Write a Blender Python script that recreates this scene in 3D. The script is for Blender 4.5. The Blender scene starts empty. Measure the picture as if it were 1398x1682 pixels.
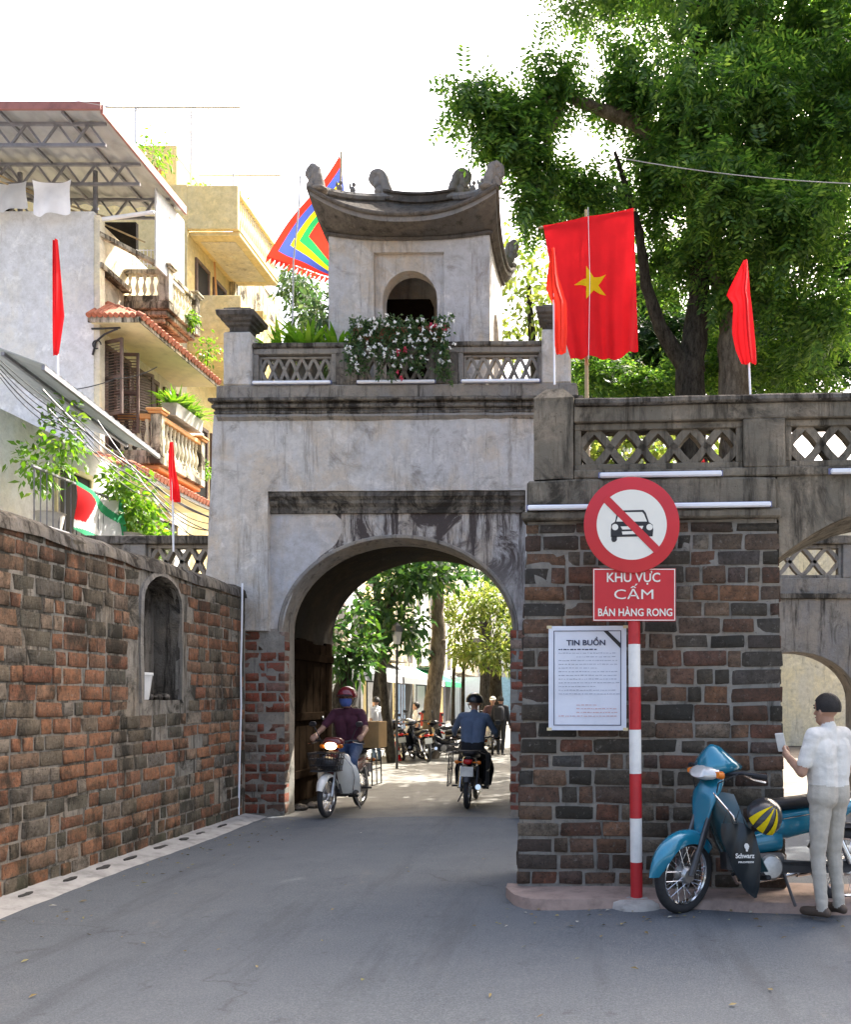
import bpy, bmesh, math, random
import numpy as np
from mathutils import Matrix, Vector, Euler
random.seed(7); RNG = np.random.default_rng(11)
PI = math.pi
SC = bpy.context.scene
COL = SC.collection
R = math.radians
# ------------------------------------------------------------------ camera
# view lines up with the street axis; the lens is shifted (cropped frame)
F, PX, PY, EYE = 1450.0, 965.0, 1145.0, 1.65
cam = bpy.data.cameras.new('camera'); camo = bpy.data.objects.new('camera', cam); COL.objects.link(camo)
camo.location = (0, 0, EYE); camo.rotation_euler = (R(90), 0, 0)
cam.sensor_fit = 'HORIZONTAL'; cam.sensor_width = 36; cam.lens = 36*F/1398
cam.shift_x = -(PX-699)/1398; cam.shift_y = (PY-841)/1398
cam.clip_start = .1; cam.clip_end = 2000
SC.camera = camo
# ------------------------------------------------------------------ daylight
SUN_AZ, SUN_EL = R(32), R(50)          # behind the gate, to the right
sunv = Vector((math.sin(SUN_AZ)*math.cos(SUN_EL), math.cos(SUN_AZ)*math.cos(SUN_EL), math.sin(SUN_EL)))
w = bpy.data.worlds.new('World'); SC.world = w; w.use_nodes = True
nt = w.node_tree; sky = nt.nodes.new('ShaderNodeTexSky'); sky.sky_type = 'NISHITA'; sky.sun_disc = False
sky.sun_elevation = SUN_EL; sky.sun_rotation = SUN_AZ; sky.air_density = 1.0; sky.dust_density = 9.0; sky.ozone_density = .3
bg = nt.nodes['Background']; nt.links.new(sky.outputs[0], bg.inputs[0]); bg.inputs[1].default_value = .15
sl = bpy.data.lights.new('sun', 'SUN'); sl.energy = 4.8; sl.angle = R(.53); sl.color = (1, .95, .86)
so = bpy.data.objects.new('sun', sl); COL.objects.link(so); so.location = sunv*40
so.rotation_euler = sunv.to_track_quat('Z', 'Y').to_euler()
vs = SC.view_settings; vs.view_transform = 'Standard'; vs.look = 'None'; vs.exposure = 2.0; vs.gamma = 1.0; vs.use_curve_mapping = False
SC.cycles.max_bounces = 6; SC.cycles.transparent_max_bounces = 6

# ------------------------------------------------------------------ helpers
def at(u, v, Y): return Vector(((u-PX)/F*Y, Y, EYE+(PY-v)/F*Y))
def on_x(u, v, X):                      # a point of the plane x = X (street fronts)
    Y = X*F/(u-PX); return Vector((X, Y, EYE+(PY-v)/F*Y))
def T(x=0, y=0, z=0): return Matrix.Translation((x, y, z))
def RZ(a): return Matrix.Rotation(a, 4, 'Z')
def RX(a): return Matrix.Rotation(a, 4, 'X')
def RY(a): return Matrix.Rotation(a, 4, 'Y')
def tag(o, label=None, cat=None, group=None, kind=None):
    if label: o['label'] = label
    if cat: o['category'] = cat
    if group: o['group'] = group
    if kind: o['kind'] = kind
    return o
def empty(name, loc=(0, 0, 0), rz=0, label=None, cat=None, group=None):
    o = bpy.data.objects.new(name, None); COL.objects.link(o); o.location = loc; o.rotation_euler = (0, 0, rz)
    o.empty_display_size = .1
    return tag(o, label, cat, group)
def link(name, me, parent=None, M=None):
    o = bpy.data.objects.new(name, me); COL.objects.link(o)
    if parent is not None: o.parent = parent
    if M is not None: o.matrix_local = M
    return o
def copy_tree(o, parent=None):
    c = o.copy(); COL.objects.link(c); c.parent = parent
    for ch in [x for x in COL.objects if x.parent == o]: copy_tree(ch, c)
    return c

TMP = bpy.data.scenes.new('scratch')
def evaluated(o):                       # modifiers / text applied in a scratch scene, then thrown away
    TMP.collection.objects.link(o)
    with bpy.context.temp_override(scene=TMP, view_layer=TMP.view_layers[0]):
        me = bpy.data.meshes.new_from_object(o.evaluated_get(bpy.context.evaluated_depsgraph_get()))
    bpy.data.objects.remove(o); return me

class MB:
    def __init__(s): s.v = []; s.f = []; s.m = []; s.mi = 0; s.M = None
    def add(s, vs, fs, M=None):
        n = len(s.v)
        A = M if M is not None else s.M
        s.v += [tuple(A @ Vector(p)) for p in vs] if A is not None else [tuple(p) for p in vs]
        s.f += [tuple(i+n for i in f) for f in fs]; s.m += [s.mi]*len(fs); return s
    def box(s, c, d, M=None, bev=0.0):
        x, y, z = c; a, b, h = d[0]/2, d[1]/2, d[2]/2
        if bev <= 0:
            vs = [(x+i*a, y+j*b, z+k*h) for k in (-1, 1) for j in (-1, 1) for i in (-1, 1)]
            return s.add(vs, [(0,2,3,1),(4,5,7,6),(0,1,5,4),(2,6,7,3),(0,4,6,2),(1,3,7,5)], M)
        e = min(bev, a*.9, b*.9, h*.9); vs = []; idx = {}
        for i in (-1, 1):
            for j in (-1, 1):
                for k in (-1, 1):
                    for ax in range(3):
                        p = [x+i*(a-e), y+j*(b-e), z+k*(h-e)]
                        p[ax] += (i, j, k)[ax]*e
                        idx[(i, j, k, ax)] = len(vs); vs.append(p)
        fs = []
        q = lambda *t: fs.append(tuple(idx[k] for k in t))
        for sg in (-1, 1):
            L = [(sg,-1,-1,0),(sg,1,-1,0),(sg,1,1,0),(sg,-1,1,0)]; q(*(L if sg > 0 else L[::-1]))
            L = [(-1,sg,-1,1),(-1,sg,1,1),(1,sg,1,1),(1,sg,-1,1)]; q(*(L if sg > 0 else L[::-1]))
            L = [(-1,-1,sg,2),(1,-1,sg,2),(1,1,sg,2),(-1,1,sg,2)]; q(*(L if sg > 0 else L[::-1]))
        for p in (-1, 1):
            for r in (-1, 1):
                L = [(p,r,-1,0),(p,r,-1,1),(p,r,1,1),(p,r,1,0)]; q(*(L if p*r > 0 else L[::-1]))
                L = [(p,-1,r,2),(p,-1,r,0),(p,1,r,0),(p,1,r,2)]; q(*(L if p*r > 0 else L[::-1]))
                L = [(-1,p,r,1),(-1,p,r,2),(1,p,r,2),(1,p,r,1)]; q(*(L if p*r > 0 else L[::-1]))
        for i in (-1, 1):
            for j in (-1, 1):
                for k in (-1, 1):
                    L = [(i,j,k,0),(i,j,k,1),(i,j,k,2)]; q(*(L if i*j*k > 0 else L[::-1]))
        return s.add(vs, fs, M)
    def b2(s, x0, x1, y0, y1, z0, z1, bev=0.0, M=None):
        return s.box(((x0+x1)/2, (y0+y1)/2, (z0+z1)/2), (x1-x0, y1-y0, z1-z0), M, bev)
    def bar(s, p0, p1, wd, h, M=None, bev=0.0):      # box beam between two points
        p0, p1 = Vector(p0), Vector(p1); d = p1-p0; L = d.length
        q = d.to_track_quat('X', 'Z').to_matrix().to_4x4()
        A = Matrix.Translation((p0+p1)/2) @ q
        if M is not None: A = M @ A
        elif s.M is not None: A = s.M @ A
        return s.box((0, 0, 0), (L, wd, h), A, bev)
    def tube(s, pts, r, n=8, M=None, cap=True):
        P = [Vector(p) for p in pts]; m = len(P); rs = r if isinstance(r, (list, tuple)) else [r]*m
        vs = []; fs = []; up = None
        for i in range(m):
            d = (P[min(i+1, m-1)]-P[max(i-1, 0)])
            if d.length < 1e-9: d = Vector((0, 0, 1))
            d.normalize()
            if up is None:
                a = Vector((0, 0, 1)) if abs(d.z) < .9 else Vector((1, 0, 0)); up = (a-d*a.dot(d)).normalized()
            else:
                up = up-d*up.dot(d)
                up = up.normalized() if up.length > 1e-6 else d.orthogonal().normalized()
            b = d.cross(up)
            for k in range(n):
                t = 2*PI*k/n; vs.append(P[i]+(up*math.cos(t)+b*math.sin(t))*rs[i])
        for i in range(m-1):
            for k in range(n):
                k2 = (k+1) % n; fs.append((i*n+k, i*n+k2, (i+1)*n+k2, (i+1)*n+k))
        if cap: fs.append(tuple(range(n))[::-1]); fs.append(tuple((m-1)*n+k for k in range(n)))
        return s.add(vs, fs, M)
    def lathe(s, prof, n=16, M=None, cap=True, a0=0, a1=2*PI):
        full = abs(a1-a0-2*PI) < 1e-6; k = n if full else n+1; vs = []; fs = []
        for r, z in prof:
            for i in range(k):
                t = a0+(a1-a0)*i/n; vs.append((r*math.cos(t), r*math.sin(t), z))
        for j in range(len(prof)-1):
            for i in range(n):
                i2 = (i+1) % k; fs.append((j*k+i, j*k+i2, (j+1)*k+i2, (j+1)*k+i))
        if cap and full:
            if prof[0][0] > 1e-6: fs.append(tuple(range(k))[::-1])
            if prof[-1][0] > 1e-6: fs.append(tuple((len(prof)-1)*k+i for i in range(k)))
        return s.add(vs, fs, M)
    def ring(s, Rr, r, n=28, m=8, M=None, fl=1.0):    # torus about the local y axis
        vs = []; fs = []
        for i in range(n):
            t = 2*PI*i/n
            for j in range(m):
                p = 2*PI*j/m; q = Rr+r*math.cos(p); vs.append((q*math.cos(t), r*fl*math.sin(p), q*math.sin(t)))
        for i in range(n):
            for j in range(m):
                a, b = (i+1) % n, (j+1) % m; fs.append((i*m+j, i*m+b, a*m+b, a*m+j))
        return s.add(vs, fs, M)
    def ext(s, poly, y0, y1, M=None):                # polygon in x,z pushed along y
        n = len(poly); vs = [(p[0], y0, p[1]) for p in poly]+[(p[0], y1, p[1]) for p in poly]
        fs = [tuple(range(n)), tuple(range(n, 2*n))[::-1]]
        fs += [(i, n+i, n+(i+1) % n, (i+1) % n) for i in range(n)]
        return s.add(vs, fs, M)
    def ball(s, c, r, nu=12, nv=8, M=None):
        if not isinstance(r, (tuple, list)): r = (r, r, r)
        vs = []; fs = []
        for j in range(nv+1):
            p = PI*j/nv
            for i in range(nu):
                t = 2*PI*i/nu; vs.append((c[0]+r[0]*math.sin(p)*math.cos(t), c[1]+r[1]*math.sin(p)*math.sin(t), c[2]-r[2]*math.cos(p)))
        for j in range(nv):
            for i in range(nu):
                a = (i+1) % nu; fs.append((j*nu+i, j*nu+a, (j+1)*nu+a, (j+1)*nu+i))
        return s.add(vs, fs, M)
    def grid(s, fn, nu, nv, M=None, th=0.0, wrap=False):       # surface fn(a,b) with optional thickness (along +normal guess)
        vs = [Vector(fn(i/nu, j/nv)) for j in range(nv+1) for i in range(nu+1)]; k = nu+1
        fs = [(j*k+i, j*k+i+1, (j+1)*k+i+1, (j+1)*k+i) for j in range(nv) for i in range(nu)]
        if th:
            N = [Vector((0, 0, 0)) for _ in vs]
            for f in fs:
                nn = (vs[f[1]]-vs[f[0]]).cross(vs[f[3]]-vs[f[0]])
                if nn.length < 1e-12: nn = (vs[f[2]]-vs[f[1]]).cross(vs[f[3]]-vs[f[1]])
                for i in f: N[i] += nn
            n0 = len(vs); vs = vs+[v-(N[i].normalized() if N[i].length > 0 else N[i])*th for i, v in enumerate(vs)]
            fs = fs+[tuple(i+n0 for i in f[::-1]) for f in fs]
            edge = [(j, j+1) for j in range(nu)]+[(j*k+nu, (j+1)*k+nu) for j in range(nv)]
            edge += [(nv*k+j+1, nv*k+j) for j in range(nu)]+[((j+1)*k, j*k) for j in range(nv)]
            fs += [(b, a, a+n0, b+n0) for a, b in edge]
        return s.add(vs, fs, M)
    def mesh(s, name, mats, smooth=False, ang=None):
        me = bpy.data.meshes.new(name); me.from_pydata([tuple(v) for v in s.v], [], s.f); me.update()
        for m in (mats if isinstance(mats, (list, tuple)) else [mats]): me.materials.append(m)
        if max(s.m, default=0) > 0: me.polygons.foreach_set('material_index', s.m)
        if smooth:
            me.polygons.foreach_set('use_smooth', [True]*len(me.polygons))
            me.set_sharp_from_angle(angle=R(ang or 40))
        return me
    def build(s, name, mats, parent=None, M=None, smooth=False, ang=None):
        return link(name, s.mesh(name, mats, smooth, ang), parent, M)

def arch_wall(mb, x0, x1, z0, z1, y0, y1, cx, hw, zs, rise, n=24, intrados=True, foot=None):
    """a wall slab (x0..x1, z0..z1, y0..y1) with an arched opening standing on z0"""
    pts = [(cx-hw, z0)]+[(cx-hw*math.cos(PI*i/n), zs+rise*math.sin(PI*i/n)) for i in range(n+1)]+[(cx+hw, z0)]
    if zs <= z0+1e-6: pts = pts[1:-1]
    m = len(pts)
    top = [(x0, z0)]+[(x0, z1)]+[(p[0], z1) for p in pts[1:-1]]+[(x1, z1), (x1, z0)]
    for yy, fl in ((y0, False), (y1, True)):
        vs = []; fs = []
        for i in range(m-1):
            a, b = pts[i], pts[i+1]
            q = [(a[0], a[1]), (b[0], b[1]), (b[0], z1), (a[0], z1)]
            if abs(a[0]-b[0]) < 1e-9: continue
            k = len(vs); vs += [(p[0], yy, p[1]) for p in q]; fs.append((k, k+1, k+2, k+3))
        k = len(vs)
        for xa, xb in ((x0, cx-hw), (cx+hw, x1)):
            if xb-xa > 1e-6:
                k = len(vs); vs += [(xa, yy, z0), (xb, yy, z0), (xb, yy, z1), (xa, yy, z1)]; fs.append((k, k+1, k+2, k+3))
        if fl: fs = [f[::-1] for f in fs]
        mb.add(vs, fs)
    if intrados:
        vs = [(p[0], y0, p[1]) for p in pts]+[(p[0], y1, p[1]) for p in pts]
        mb.add(vs, [(i+1, i, m+i, m+i+1) for i in range(m-1)])
    mb.add([(x0,y0,z0),(x0,y1,z0),(x0,y1,z1),(x0,y0,z1)], [(3,2,1,0)])
    mb.add([(x1,y0,z0),(x1,y1,z0),(x1,y1,z1),(x1,y0,z1)], [(0,1,2,3)])
    mb.add([(x0,y0,z1),(x1,y0,z1),(x1,y1,z1),(x0,y1,z1)], [(0,1,2,3)])

# ------------------------------------------------------------------ materials
class NT:
    def __init__(s, name):
        s.mat = bpy.data.materials.new(name); s.mat.use_nodes = True; s.t = s.mat.node_tree; s.N = s.t.nodes
        s.bsdf = s.N['Principled BSDF']; s.geo = None
    def new(s, t, **kw):
        n = s.N.new(t)
        for k, v in kw.items(): setattr(n, k, v)
        return n
    def ln(s, a, b): s.t.links.new(a, b)
    def pos(s, scale=(1, 1, 1)):
        if s.geo is None: s.geo = s.new('ShaderNodeNewGeometry')
        if scale == (1, 1, 1): return s.geo.outputs['Position']
        m = s.new('ShaderNodeVectorMath', operation='MULTIPLY'); s.ln(s.geo.outputs['Position'], m.inputs[0]); m.inputs[1].default_value = scale
        return m.outputs[0]
    def noise(s, sc, det=5, rough=.6, scale=(1, 1, 1), dist=0):
        n = s.new('ShaderNodeTexNoise'); s.ln(s.pos(scale), n.inputs['Vector']); n.inputs['Scale'].default_value = sc
        n.inputs['Detail'].default_value = det; n.inputs['Roughness'].default_value = rough; n.inputs['Distortion'].default_value = dist
        return n.outputs['Fac']
    def ramp(s, src, stops):
        r = s.new('ShaderNodeValToRGB'); s.ln(src, r.inputs[0]); e = r.color_ramp.elements
        e[0].position, e[1].position = stops[0][0], stops[-1][0]
        for p, c in stops[1:-1]: e.new(p)
        for el, (p, c) in zip(sorted(e, key=lambda q: q.position), stops):
            el.color = (c, c, c, 1) if isinstance(c, (int, float)) else (*c, 1)
        return r.outputs[0]
    def mix(s, fac, a, b, mode='MIX'):
        m = s.new('ShaderNodeMix', data_type='RGBA', blend_type=mode)
        for sock, v in ((m.inputs[0], fac), (m.inputs[6], a), (m.inputs[7], b)):
            if isinstance(v, (int, float)): sock.default_value = v
            elif isinstance(v, (tuple, list)): sock.default_value = (*v, 1)
            else: s.ln(v, sock)
        return m.outputs[2]
    def math(s, op, a, b=None, cl=False):
        m = s.new('ShaderNodeMath', operation=op); m.use_clamp = cl
        for i, v in enumerate((a, b)):
            if v is None: continue
            if isinstance(v, (int, float)): m.inputs[i].default_value = v
            else: s.ln(v, m.inputs[i])
        return m.outputs[0]
    def zmask(s, z0, z1):                # 0 at z0 -> 1 at z1 (world height)
        x = s.new('ShaderNodeSeparateXYZ'); s.ln(s.pos(), x.inputs[0])
        m = s.new('ShaderNodeMapRange'); s.ln(x.outputs[2], m.inputs[0]); m.inputs[1].default_value = z0; m.inputs[2].default_value = z1
        return m.outputs[0]
    def color(s, c):
        if isinstance(c, (tuple, list)): s.bsdf.inputs['Base Color'].default_value = (*c, 1)
        else: s.ln(c, s.bsdf.inputs['Base Color'])
        return s
    def set(s, rough=None, metal=None, spec=None, coat=None):
        if rough is not None:
            if isinstance(rough, (int, float)): s.bsdf.inputs['Roughness'].default_value = rough
            else: s.ln(rough, s.bsdf.inputs['Roughness'])
        if metal is not None: s.bsdf.inputs['Metallic'].default_value = metal
        if spec is not None: s.bsdf.inputs['Specular IOR Level'].default_value = spec
        if coat: s.bsdf.inputs['Coat Weight'].default_value = coat; s.bsdf.inputs['Coat Roughness'].default_value = .06
        return s
    def bump(s, h, strength=.4, dist=.02):
        b = s.new('ShaderNodeBump'); s.ln(h, b.inputs['Height']); b.inputs['Strength'].default_value = strength; b.inputs['Distance'].default_value = dist
        s.ln(b.outputs[0], s.bsdf.inputs['Normal']); return s

def simple(name, c, rough=.6, metal=0, var=.25, sc=6, bump=0, coat=0, c2=None, spec=None):
    n = NT(name); a = n.noise(sc, 6, .65)
    lo = c2 or tuple(x*(1-var) for x in c); hi = tuple(min(1, x*(1+var*.6)) for x in c)
    n.color(n.ramp(a, [(.3, lo), (.5, c), (.72, hi)])).set(rough, metal, spec, coat)
    if bump: n.bump(n.noise(sc*6, 5, .7), bump, .01)
    return n.mat
MAT = {}
def plaster(name, base, warm, cool, dark, streak=.5, bump=.35, top=None, dk=(.44, .62)):
    n = NT(name)
    c = n.mix(n.ramp(n.noise(1.3, 6, .68, dist=.9), [(.44, 0), (.56, 1)]), base, warm)
    c = n.mix(n.ramp(n.noise(.9, 6, .66, (1.4, 1.4, .6)), [(.47, 0), (.57, .9)]), c, cool)
    c = n.mix(n.ramp(n.noise(7, 8, .78), [(.42, 0), (.66, .75)]), c, tuple(x*.66 for x in base))
    c = n.mix(n.ramp(n.noise(3.1, 7, .74, dist=.5), [(.55, 0), (.66, .6)]), c, tuple(min(1, x*1.28) for x in base))
    st = n.ramp(n.noise(5, 6, .75, (1.6, 1.6, .16)), [(dk[0]+.06, 0), (dk[1]+.06, 1)])
    bl = n.ramp(n.noise(1.7, 7, .72, dist=.8), [(dk[0]+.08, 0), (dk[1]+.05, 1)])
    m = n.math('MULTIPLY', n.math('MAXIMUM', st, bl), streak)
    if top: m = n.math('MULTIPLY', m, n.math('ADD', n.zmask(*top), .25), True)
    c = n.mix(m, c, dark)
    sp = n.ramp(n.noise(38, 3, .6), [(.66, 0), (.72, .6)])
    c = n.mix(sp, c, dark)
    n.color(c).set(.95, spec=.05)
    n.bump(n.math('ADD', n.noise(4, 8, .75), n.math('MULTIPLY', n.noise(45, 5, .75), .3)), min(1, bump*1.5), .035)
    MAT[name] = n.mat; return n.mat
plaster('gate_plaster', (.6, .57, .53), (.58, .5, .405), (.55, .54, .535), (.2, .175, .15), .7, .5, None, (.46, .62))
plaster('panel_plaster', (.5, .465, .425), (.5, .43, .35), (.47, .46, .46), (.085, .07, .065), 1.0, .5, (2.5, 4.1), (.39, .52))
plaster('trim_stone', (.21, .188, .158), (.28, .24, .185), (.17, .16, .15), (.045, .04, .034), 1.0, .8, None, (.4, .54))
plaster('ledge_stone', (.3, .272, .232), (.34, .295, .24), (.26, .25, .24), (.055, .05, .043), .9, .6, None, (.48, .62))
plaster('bastion_stone', (.25, .215, .165), (.36, .3, .225), (.185, .168, .135), (.06, .053, .043), .95, .7, None, (.43, .58))
plaster('tower_plaster', (.57, .535, .495), (.57, .475, .37), (.53, .52, .525), (.22, .185, .16), .7, .45, None, (.47, .62))
plaster('roof_plaster', (.125, .108, .093), (.17, .145, .12), (.11, .105, .1), (.04, .036, .032), .8, .6, None, (.46, .6))
plaster('ornament_stone', (.25, .235, .22), (.28, .245, .21), (.24, .24, .24), (.1, .095, .09), .8, .6, None, (.5, .64))
plaster('inner_plaster', (.02, .017, .013), (.034, .025, .016), (.018, .016, .014), (.02, .018, .016), .8, .6, None, (.48, .62))  # near black: shade of the passage and ceilings is put into the colour
plaster('mortar', (.31, .29, .255), (.34, .3, .245), (.26, .255, .235), (.07, .065, .055), .95, .9, None, (.5, .64))
plaster('wall_mortar', (.33, .295, .245), (.36, .295, .22), (.27, .26, .23), (.06, .055, .045), .95, 1.0, None, (.42, .55))
plaster('house_white', (.7, .7, .69), (.68, .66, .61), (.66, .67, .69), (.33, .31, .28), .6, .15, None, (.54, .7))
plaster('house_cream', (.72, .66, .5), (.74, .66, .46), (.66, .62, .52), (.2, .18, .14), .75, .2, None, (.5, .66))
plaster('house_yellow', (.78, .62, .3), (.8, .66, .36), (.7, .58, .32), (.42, .34, .2), .35, .12, None, (.55, .7))
plaster('old_balcony', (.62, .56, .42), (.66, .54, .34), (.48, .44, .37), (.075, .065, .05), 1.0, .5, None, (.4, .54))
plaster('patch_plaster', (.54, .505, .47), (.54, .47, .4), (.5, .5, .52), (.2, .18, .16), .45, .35, None, (.5, .66))
def brick_mat(name, stops, dark, rnd='object', moss=None, stain=.6, dk=(.46, .62), zt=None):
    n = NT(name)
    if rnd == 'object': src = n.new('ShaderNodeObjectInfo').outputs['Random']
    else: src = n.new('ShaderNodeAttribute', attribute_name='rnd').outputs['Fac']
    r = n.ramp(src, stops); r.node.color_ramp.interpolation = 'LINEAR'
    c = n.mix(n.ramp(n.noise(13, 8, .8), [(.42, 0), (.62, .7)]), r, dark)
    c = n.mix(n.ramp(n.noise(42, 5, .8), [(.56, 0), (.64, .75)]), c, (.05, .045, .04))
    c = n.mix(n.ramp(n.noise(19, 8, .82), [(.57, 0), (.66, .7)]), c, (.4, .36, .31))
    st = n.math('MULTIPLY', n.ramp(n.noise(1.8, 8, .75, (1, 1, .55)), [(dk[0], 0), (dk[1], 1)]), stain)
    if zt:
        a = n.math('MULTIPLY', n.zmask(*zt), n.ramp(n.noise(3.2, 7, .75, (1, 1, .22)), [(.42, .0), (.58, .85)])); st = n.math('MAXIMUM', st, a)
    c = n.mix(st, c, (.065, .06, .048))
    if moss:
        g = n.math('MULTIPLY', n.ramp(n.noise(2.3, 6, .7), [(.47, 0), (.6, .8)]), n.math('SUBTRACT', 1.0, n.zmask(*moss)))
        c = n.mix(g, c, (.08, .085, .055))
    n.color(c).set(.95, spec=.08)
    n.bump(n.math('ADD', n.noise(11, 8, .8), n.math('MULTIPLY', n.noise(60, 5, .8), .5)), 1.0, .05)
    MAT[name] = n.mat; return n.mat
orange = [(0, (.16, .15, .122)), (.12, (.22, .198, .15)), (.26, (.3, .24, .17)), (.38, (.45, .2, .11)), (.55, (.52, .25, .135)), (.7, (.4, .175, .105)), (.84, (.55, .31, .185)), (.93, (.42, .35, .27)), (1, (.19, .178, .155))]
brick_mat('wall_brick', orange, (.155, .122, .088), 'object', (.0, .8), .85, (.5, .6), (1.7, 2.9))
brick_mat('wall_brick_far', orange, (.155, .122, .088), 'attr', (.0, .8), .85, (.5, .6), (1.7, 2.9))
brick_mat('pier_brick', [(0, (.33, .09, .055)), (.3, (.38, .115, .07)), (.55, (.3, .1, .075)), (.72, (.36, .31, .26)), (.85, (.3, .12, .08)), (1, (.14, .12, .1))], (.2, .14, .1), 'object', None, .3)
dk_st = [(0, (.07, .068, .06)), (.14, (.17, .142, .108)), (.28, (.105, .098, .088)), (.42, (.22, .115, .078)), (.55, (.22, .18, .135)), (.67, (.3, .135, .088)), (.78, (.14, .137, .128)), (.88, (.38, .2, .115)), (.95, (.3, .26, .2)), (1, (.4, .33, .25))]
brick_mat('bastion_brick', dk_st, (.075, .066, .055), 'object', None, .5)
def mk(name, *a, **k): MAT[name] = simple(name, *a, **k)
def asphalt():
    n = NT('asphalt')
    c = n.mix(n.ramp(n.noise(.7, 5, .6), [(.35, 0), (.7, 1)]), (.078, .092, .106), (.1, .113, .127))
    c = n.mix(n.ramp(n.noise(70, 4, .75), [(.44, 0), (.62, .9)]), c, (.14, .152, .165))
    c = n.mix(n.ramp(n.noise(130, 2, .6), [(.6, 0), (.68, .7)]), c, (.04, .042, .046))
    c = n.mix(n.ramp(n.noise(1.3, 7, .72, (1, .35, 1)), [(.55, 0), (.72, .45)]), c, (.125, .128, .13))
    nv = n.new('ShaderNodeTexNoise'); n.ln(n.pos(), nv.inputs['Vector']); nv.inputs['Scale'].default_value = 2.2; nv.inputs['Detail'].default_value = 6
    ad = n.new('ShaderNodeVectorMath', operation='MULTIPLY_ADD'); n.ln(nv.outputs['Color'], ad.inputs[0]); ad.inputs[1].default_value = (.9, .9, 0); n.ln(n.pos((1, 1, 0)), ad.inputs[2])
    vo = n.new('ShaderNodeTexVoronoi', feature='DISTANCE_TO_EDGE'); n.ln(ad.outputs[0], vo.inputs['Vector']); vo.inputs['Scale'].default_value = .38
    crk = n.math('MULTIPLY', n.ramp(vo.outputs[0], [(.0, 1), (.006, 0)]), n.ramp(n.noise(.5, 3, .5), [(.52, 0), (.6, .45)]))
    c = n.mix(crk, c, (.03, .031, .033))
    c = n.mix(n.ramp(n.noise(.9, 7, .7, (2.6, .3, 1)), [(.52, 0), (.66, .5)]), c, (.055, .062, .07))       # wheel-worn, oily lanes
    c = n.mix(n.ramp(n.noise(3.4, 6, .75), [(.6, 0), (.68, .55)]), c, (.048, .052, .057))
    c = n.mix(n.ramp(n.noise(2.1, 8, .8, (1, .5, 1)), [(.6, 0), (.7, .5)]), c, (.17, .16, .145))
    n.color(c).set(n.ramp(n.noise(2, 4, .6), [(.3, .72), (.7, .9)]), spec=.35)
    n.bump(n.math('ADD', n.noise(90, 3, .8), n.math('MULTIPLY', n.noise(4, 4, .6), .5)), .5, .01)
    MAT['asphalt'] = n.mat
asphalt()
mk('old_road', (.15, .145, .13), .9, var=.3, sc=3, bump=.4)
mk('kerb_concrete', (.36, .35, .33), .92, var=.4, sc=5, bump=.6)
mk('red_pavement', (.3, .225, .19), .92, var=.35, sc=6, bump=.5)
mk('soil', (.12, .1, .08), .95, var=.4, sc=2, bump=.5)
mk('dark_spot', (.03, .028, .026), .9)
mk('white_tube', (.85, .86, .9), .35, var=.05)
mk('tube_back', (.16, .17, .3), .5)
mk('white_paint', (.82, .81, .77), .5, var=.12, sc=9, bump=.08)
mk('red_paint', (.5, .022, .028), .45, var=.16, sc=9, bump=.06)
mk('sign_red', (.55, .018, .026), .42, var=.1, sc=3)
mk('sign_back', (.3, .31, .32), .5, .6)
mk('sign_white', (.8, .78, .7), .45, var=.06, sc=4)
mk('black_print', (.02, .02, .022), .6)
mk('paper', (.75, .79, .88), .8, var=.08, sc=4)
mk('ink', (.05, .06, .11), .8)
mk('faint_ink', (.4, .44, .55), .85)
mk('red_ink', (.6, .4, .42), .85)
mk('wood_dark', (.011, .0075, .005), .8, var=.5, sc=5, bump=.3, spec=.0)
mk('shutter_wood', (.13, .085, .07), .65, var=.35, sc=8, bump=.2)
mk('black', (.02, .02, .021), .5)
mk('rubber', (.028, .028, .03), .85, var=.3, sc=30)
mk('black_plastic', (.025, .025, .028), .4, var=.2)
mk('chrome', (.72, .73, .75), .16, 1.0, var=.1)
mk('alu', (.5, .5, .49), .42, 1.0, var=.25, sc=14)
mk('steel_dark', (.12, .12, .125), .45, .8, var=.35)
mk('iron_grey', (.2, .2, .22), .6, .2, var=.3)
mk('bamboo', (.42, .32, .17), .6, var=.25, sc=12)
mk('leather', (.022, .022, .024), .42, bump=.1, sc=12)
mk('corrugated', (.42, .42, .42), .55, .3, var=.25, sc=2)
mk('fascia_red', (.3, .12, .1), .6, var=.3)
mk('roof_tile', (.36, .12, .065), .85, var=.45, sc=7, bump=.4)
mk('cream_paint', (.7, .6, .36), .7, var=.2, sc=3)
mk('orange_paint', (.62, .32, .12), .75, var=.25, sc=3)
mk('glass_dark', (.02, .025, .03), .1)
mk('interior_dark', (.02, .018, .016), .9)
mk('cloth_white', (.82, .84, .9), .9, var=.08)
mk('terracotta', (.34, .14, .08), .85)
mk('grey_pot', (.42, .41, .38), .85, var=.3)
def cloth(name, c, tr=.35, var=.12):
    n = NT(name); a = n.noise(5, 4, .6)
    col = n.ramp(a, [(.3, tuple(x*(1-var) for x in c)), (.7, c)]); n.color(col).set(.85, spec=.2)
    t = n.new('ShaderNodeBsdfTranslucent'); n.ln(col, t.inputs[0])
    m = n.new('ShaderNodeMixShader'); m.inputs[0].default_value = tr
    n.ln(n.bsdf.outputs[0], m.inputs[1]); n.ln(t.outputs[0], m.inputs[2]); n.ln(m.outputs[0], n.N['Material Output'].inputs[0])
    n.bump(n.noise(220, 2, .5), .15, .003)
    MAT[name] = n.mat
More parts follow.
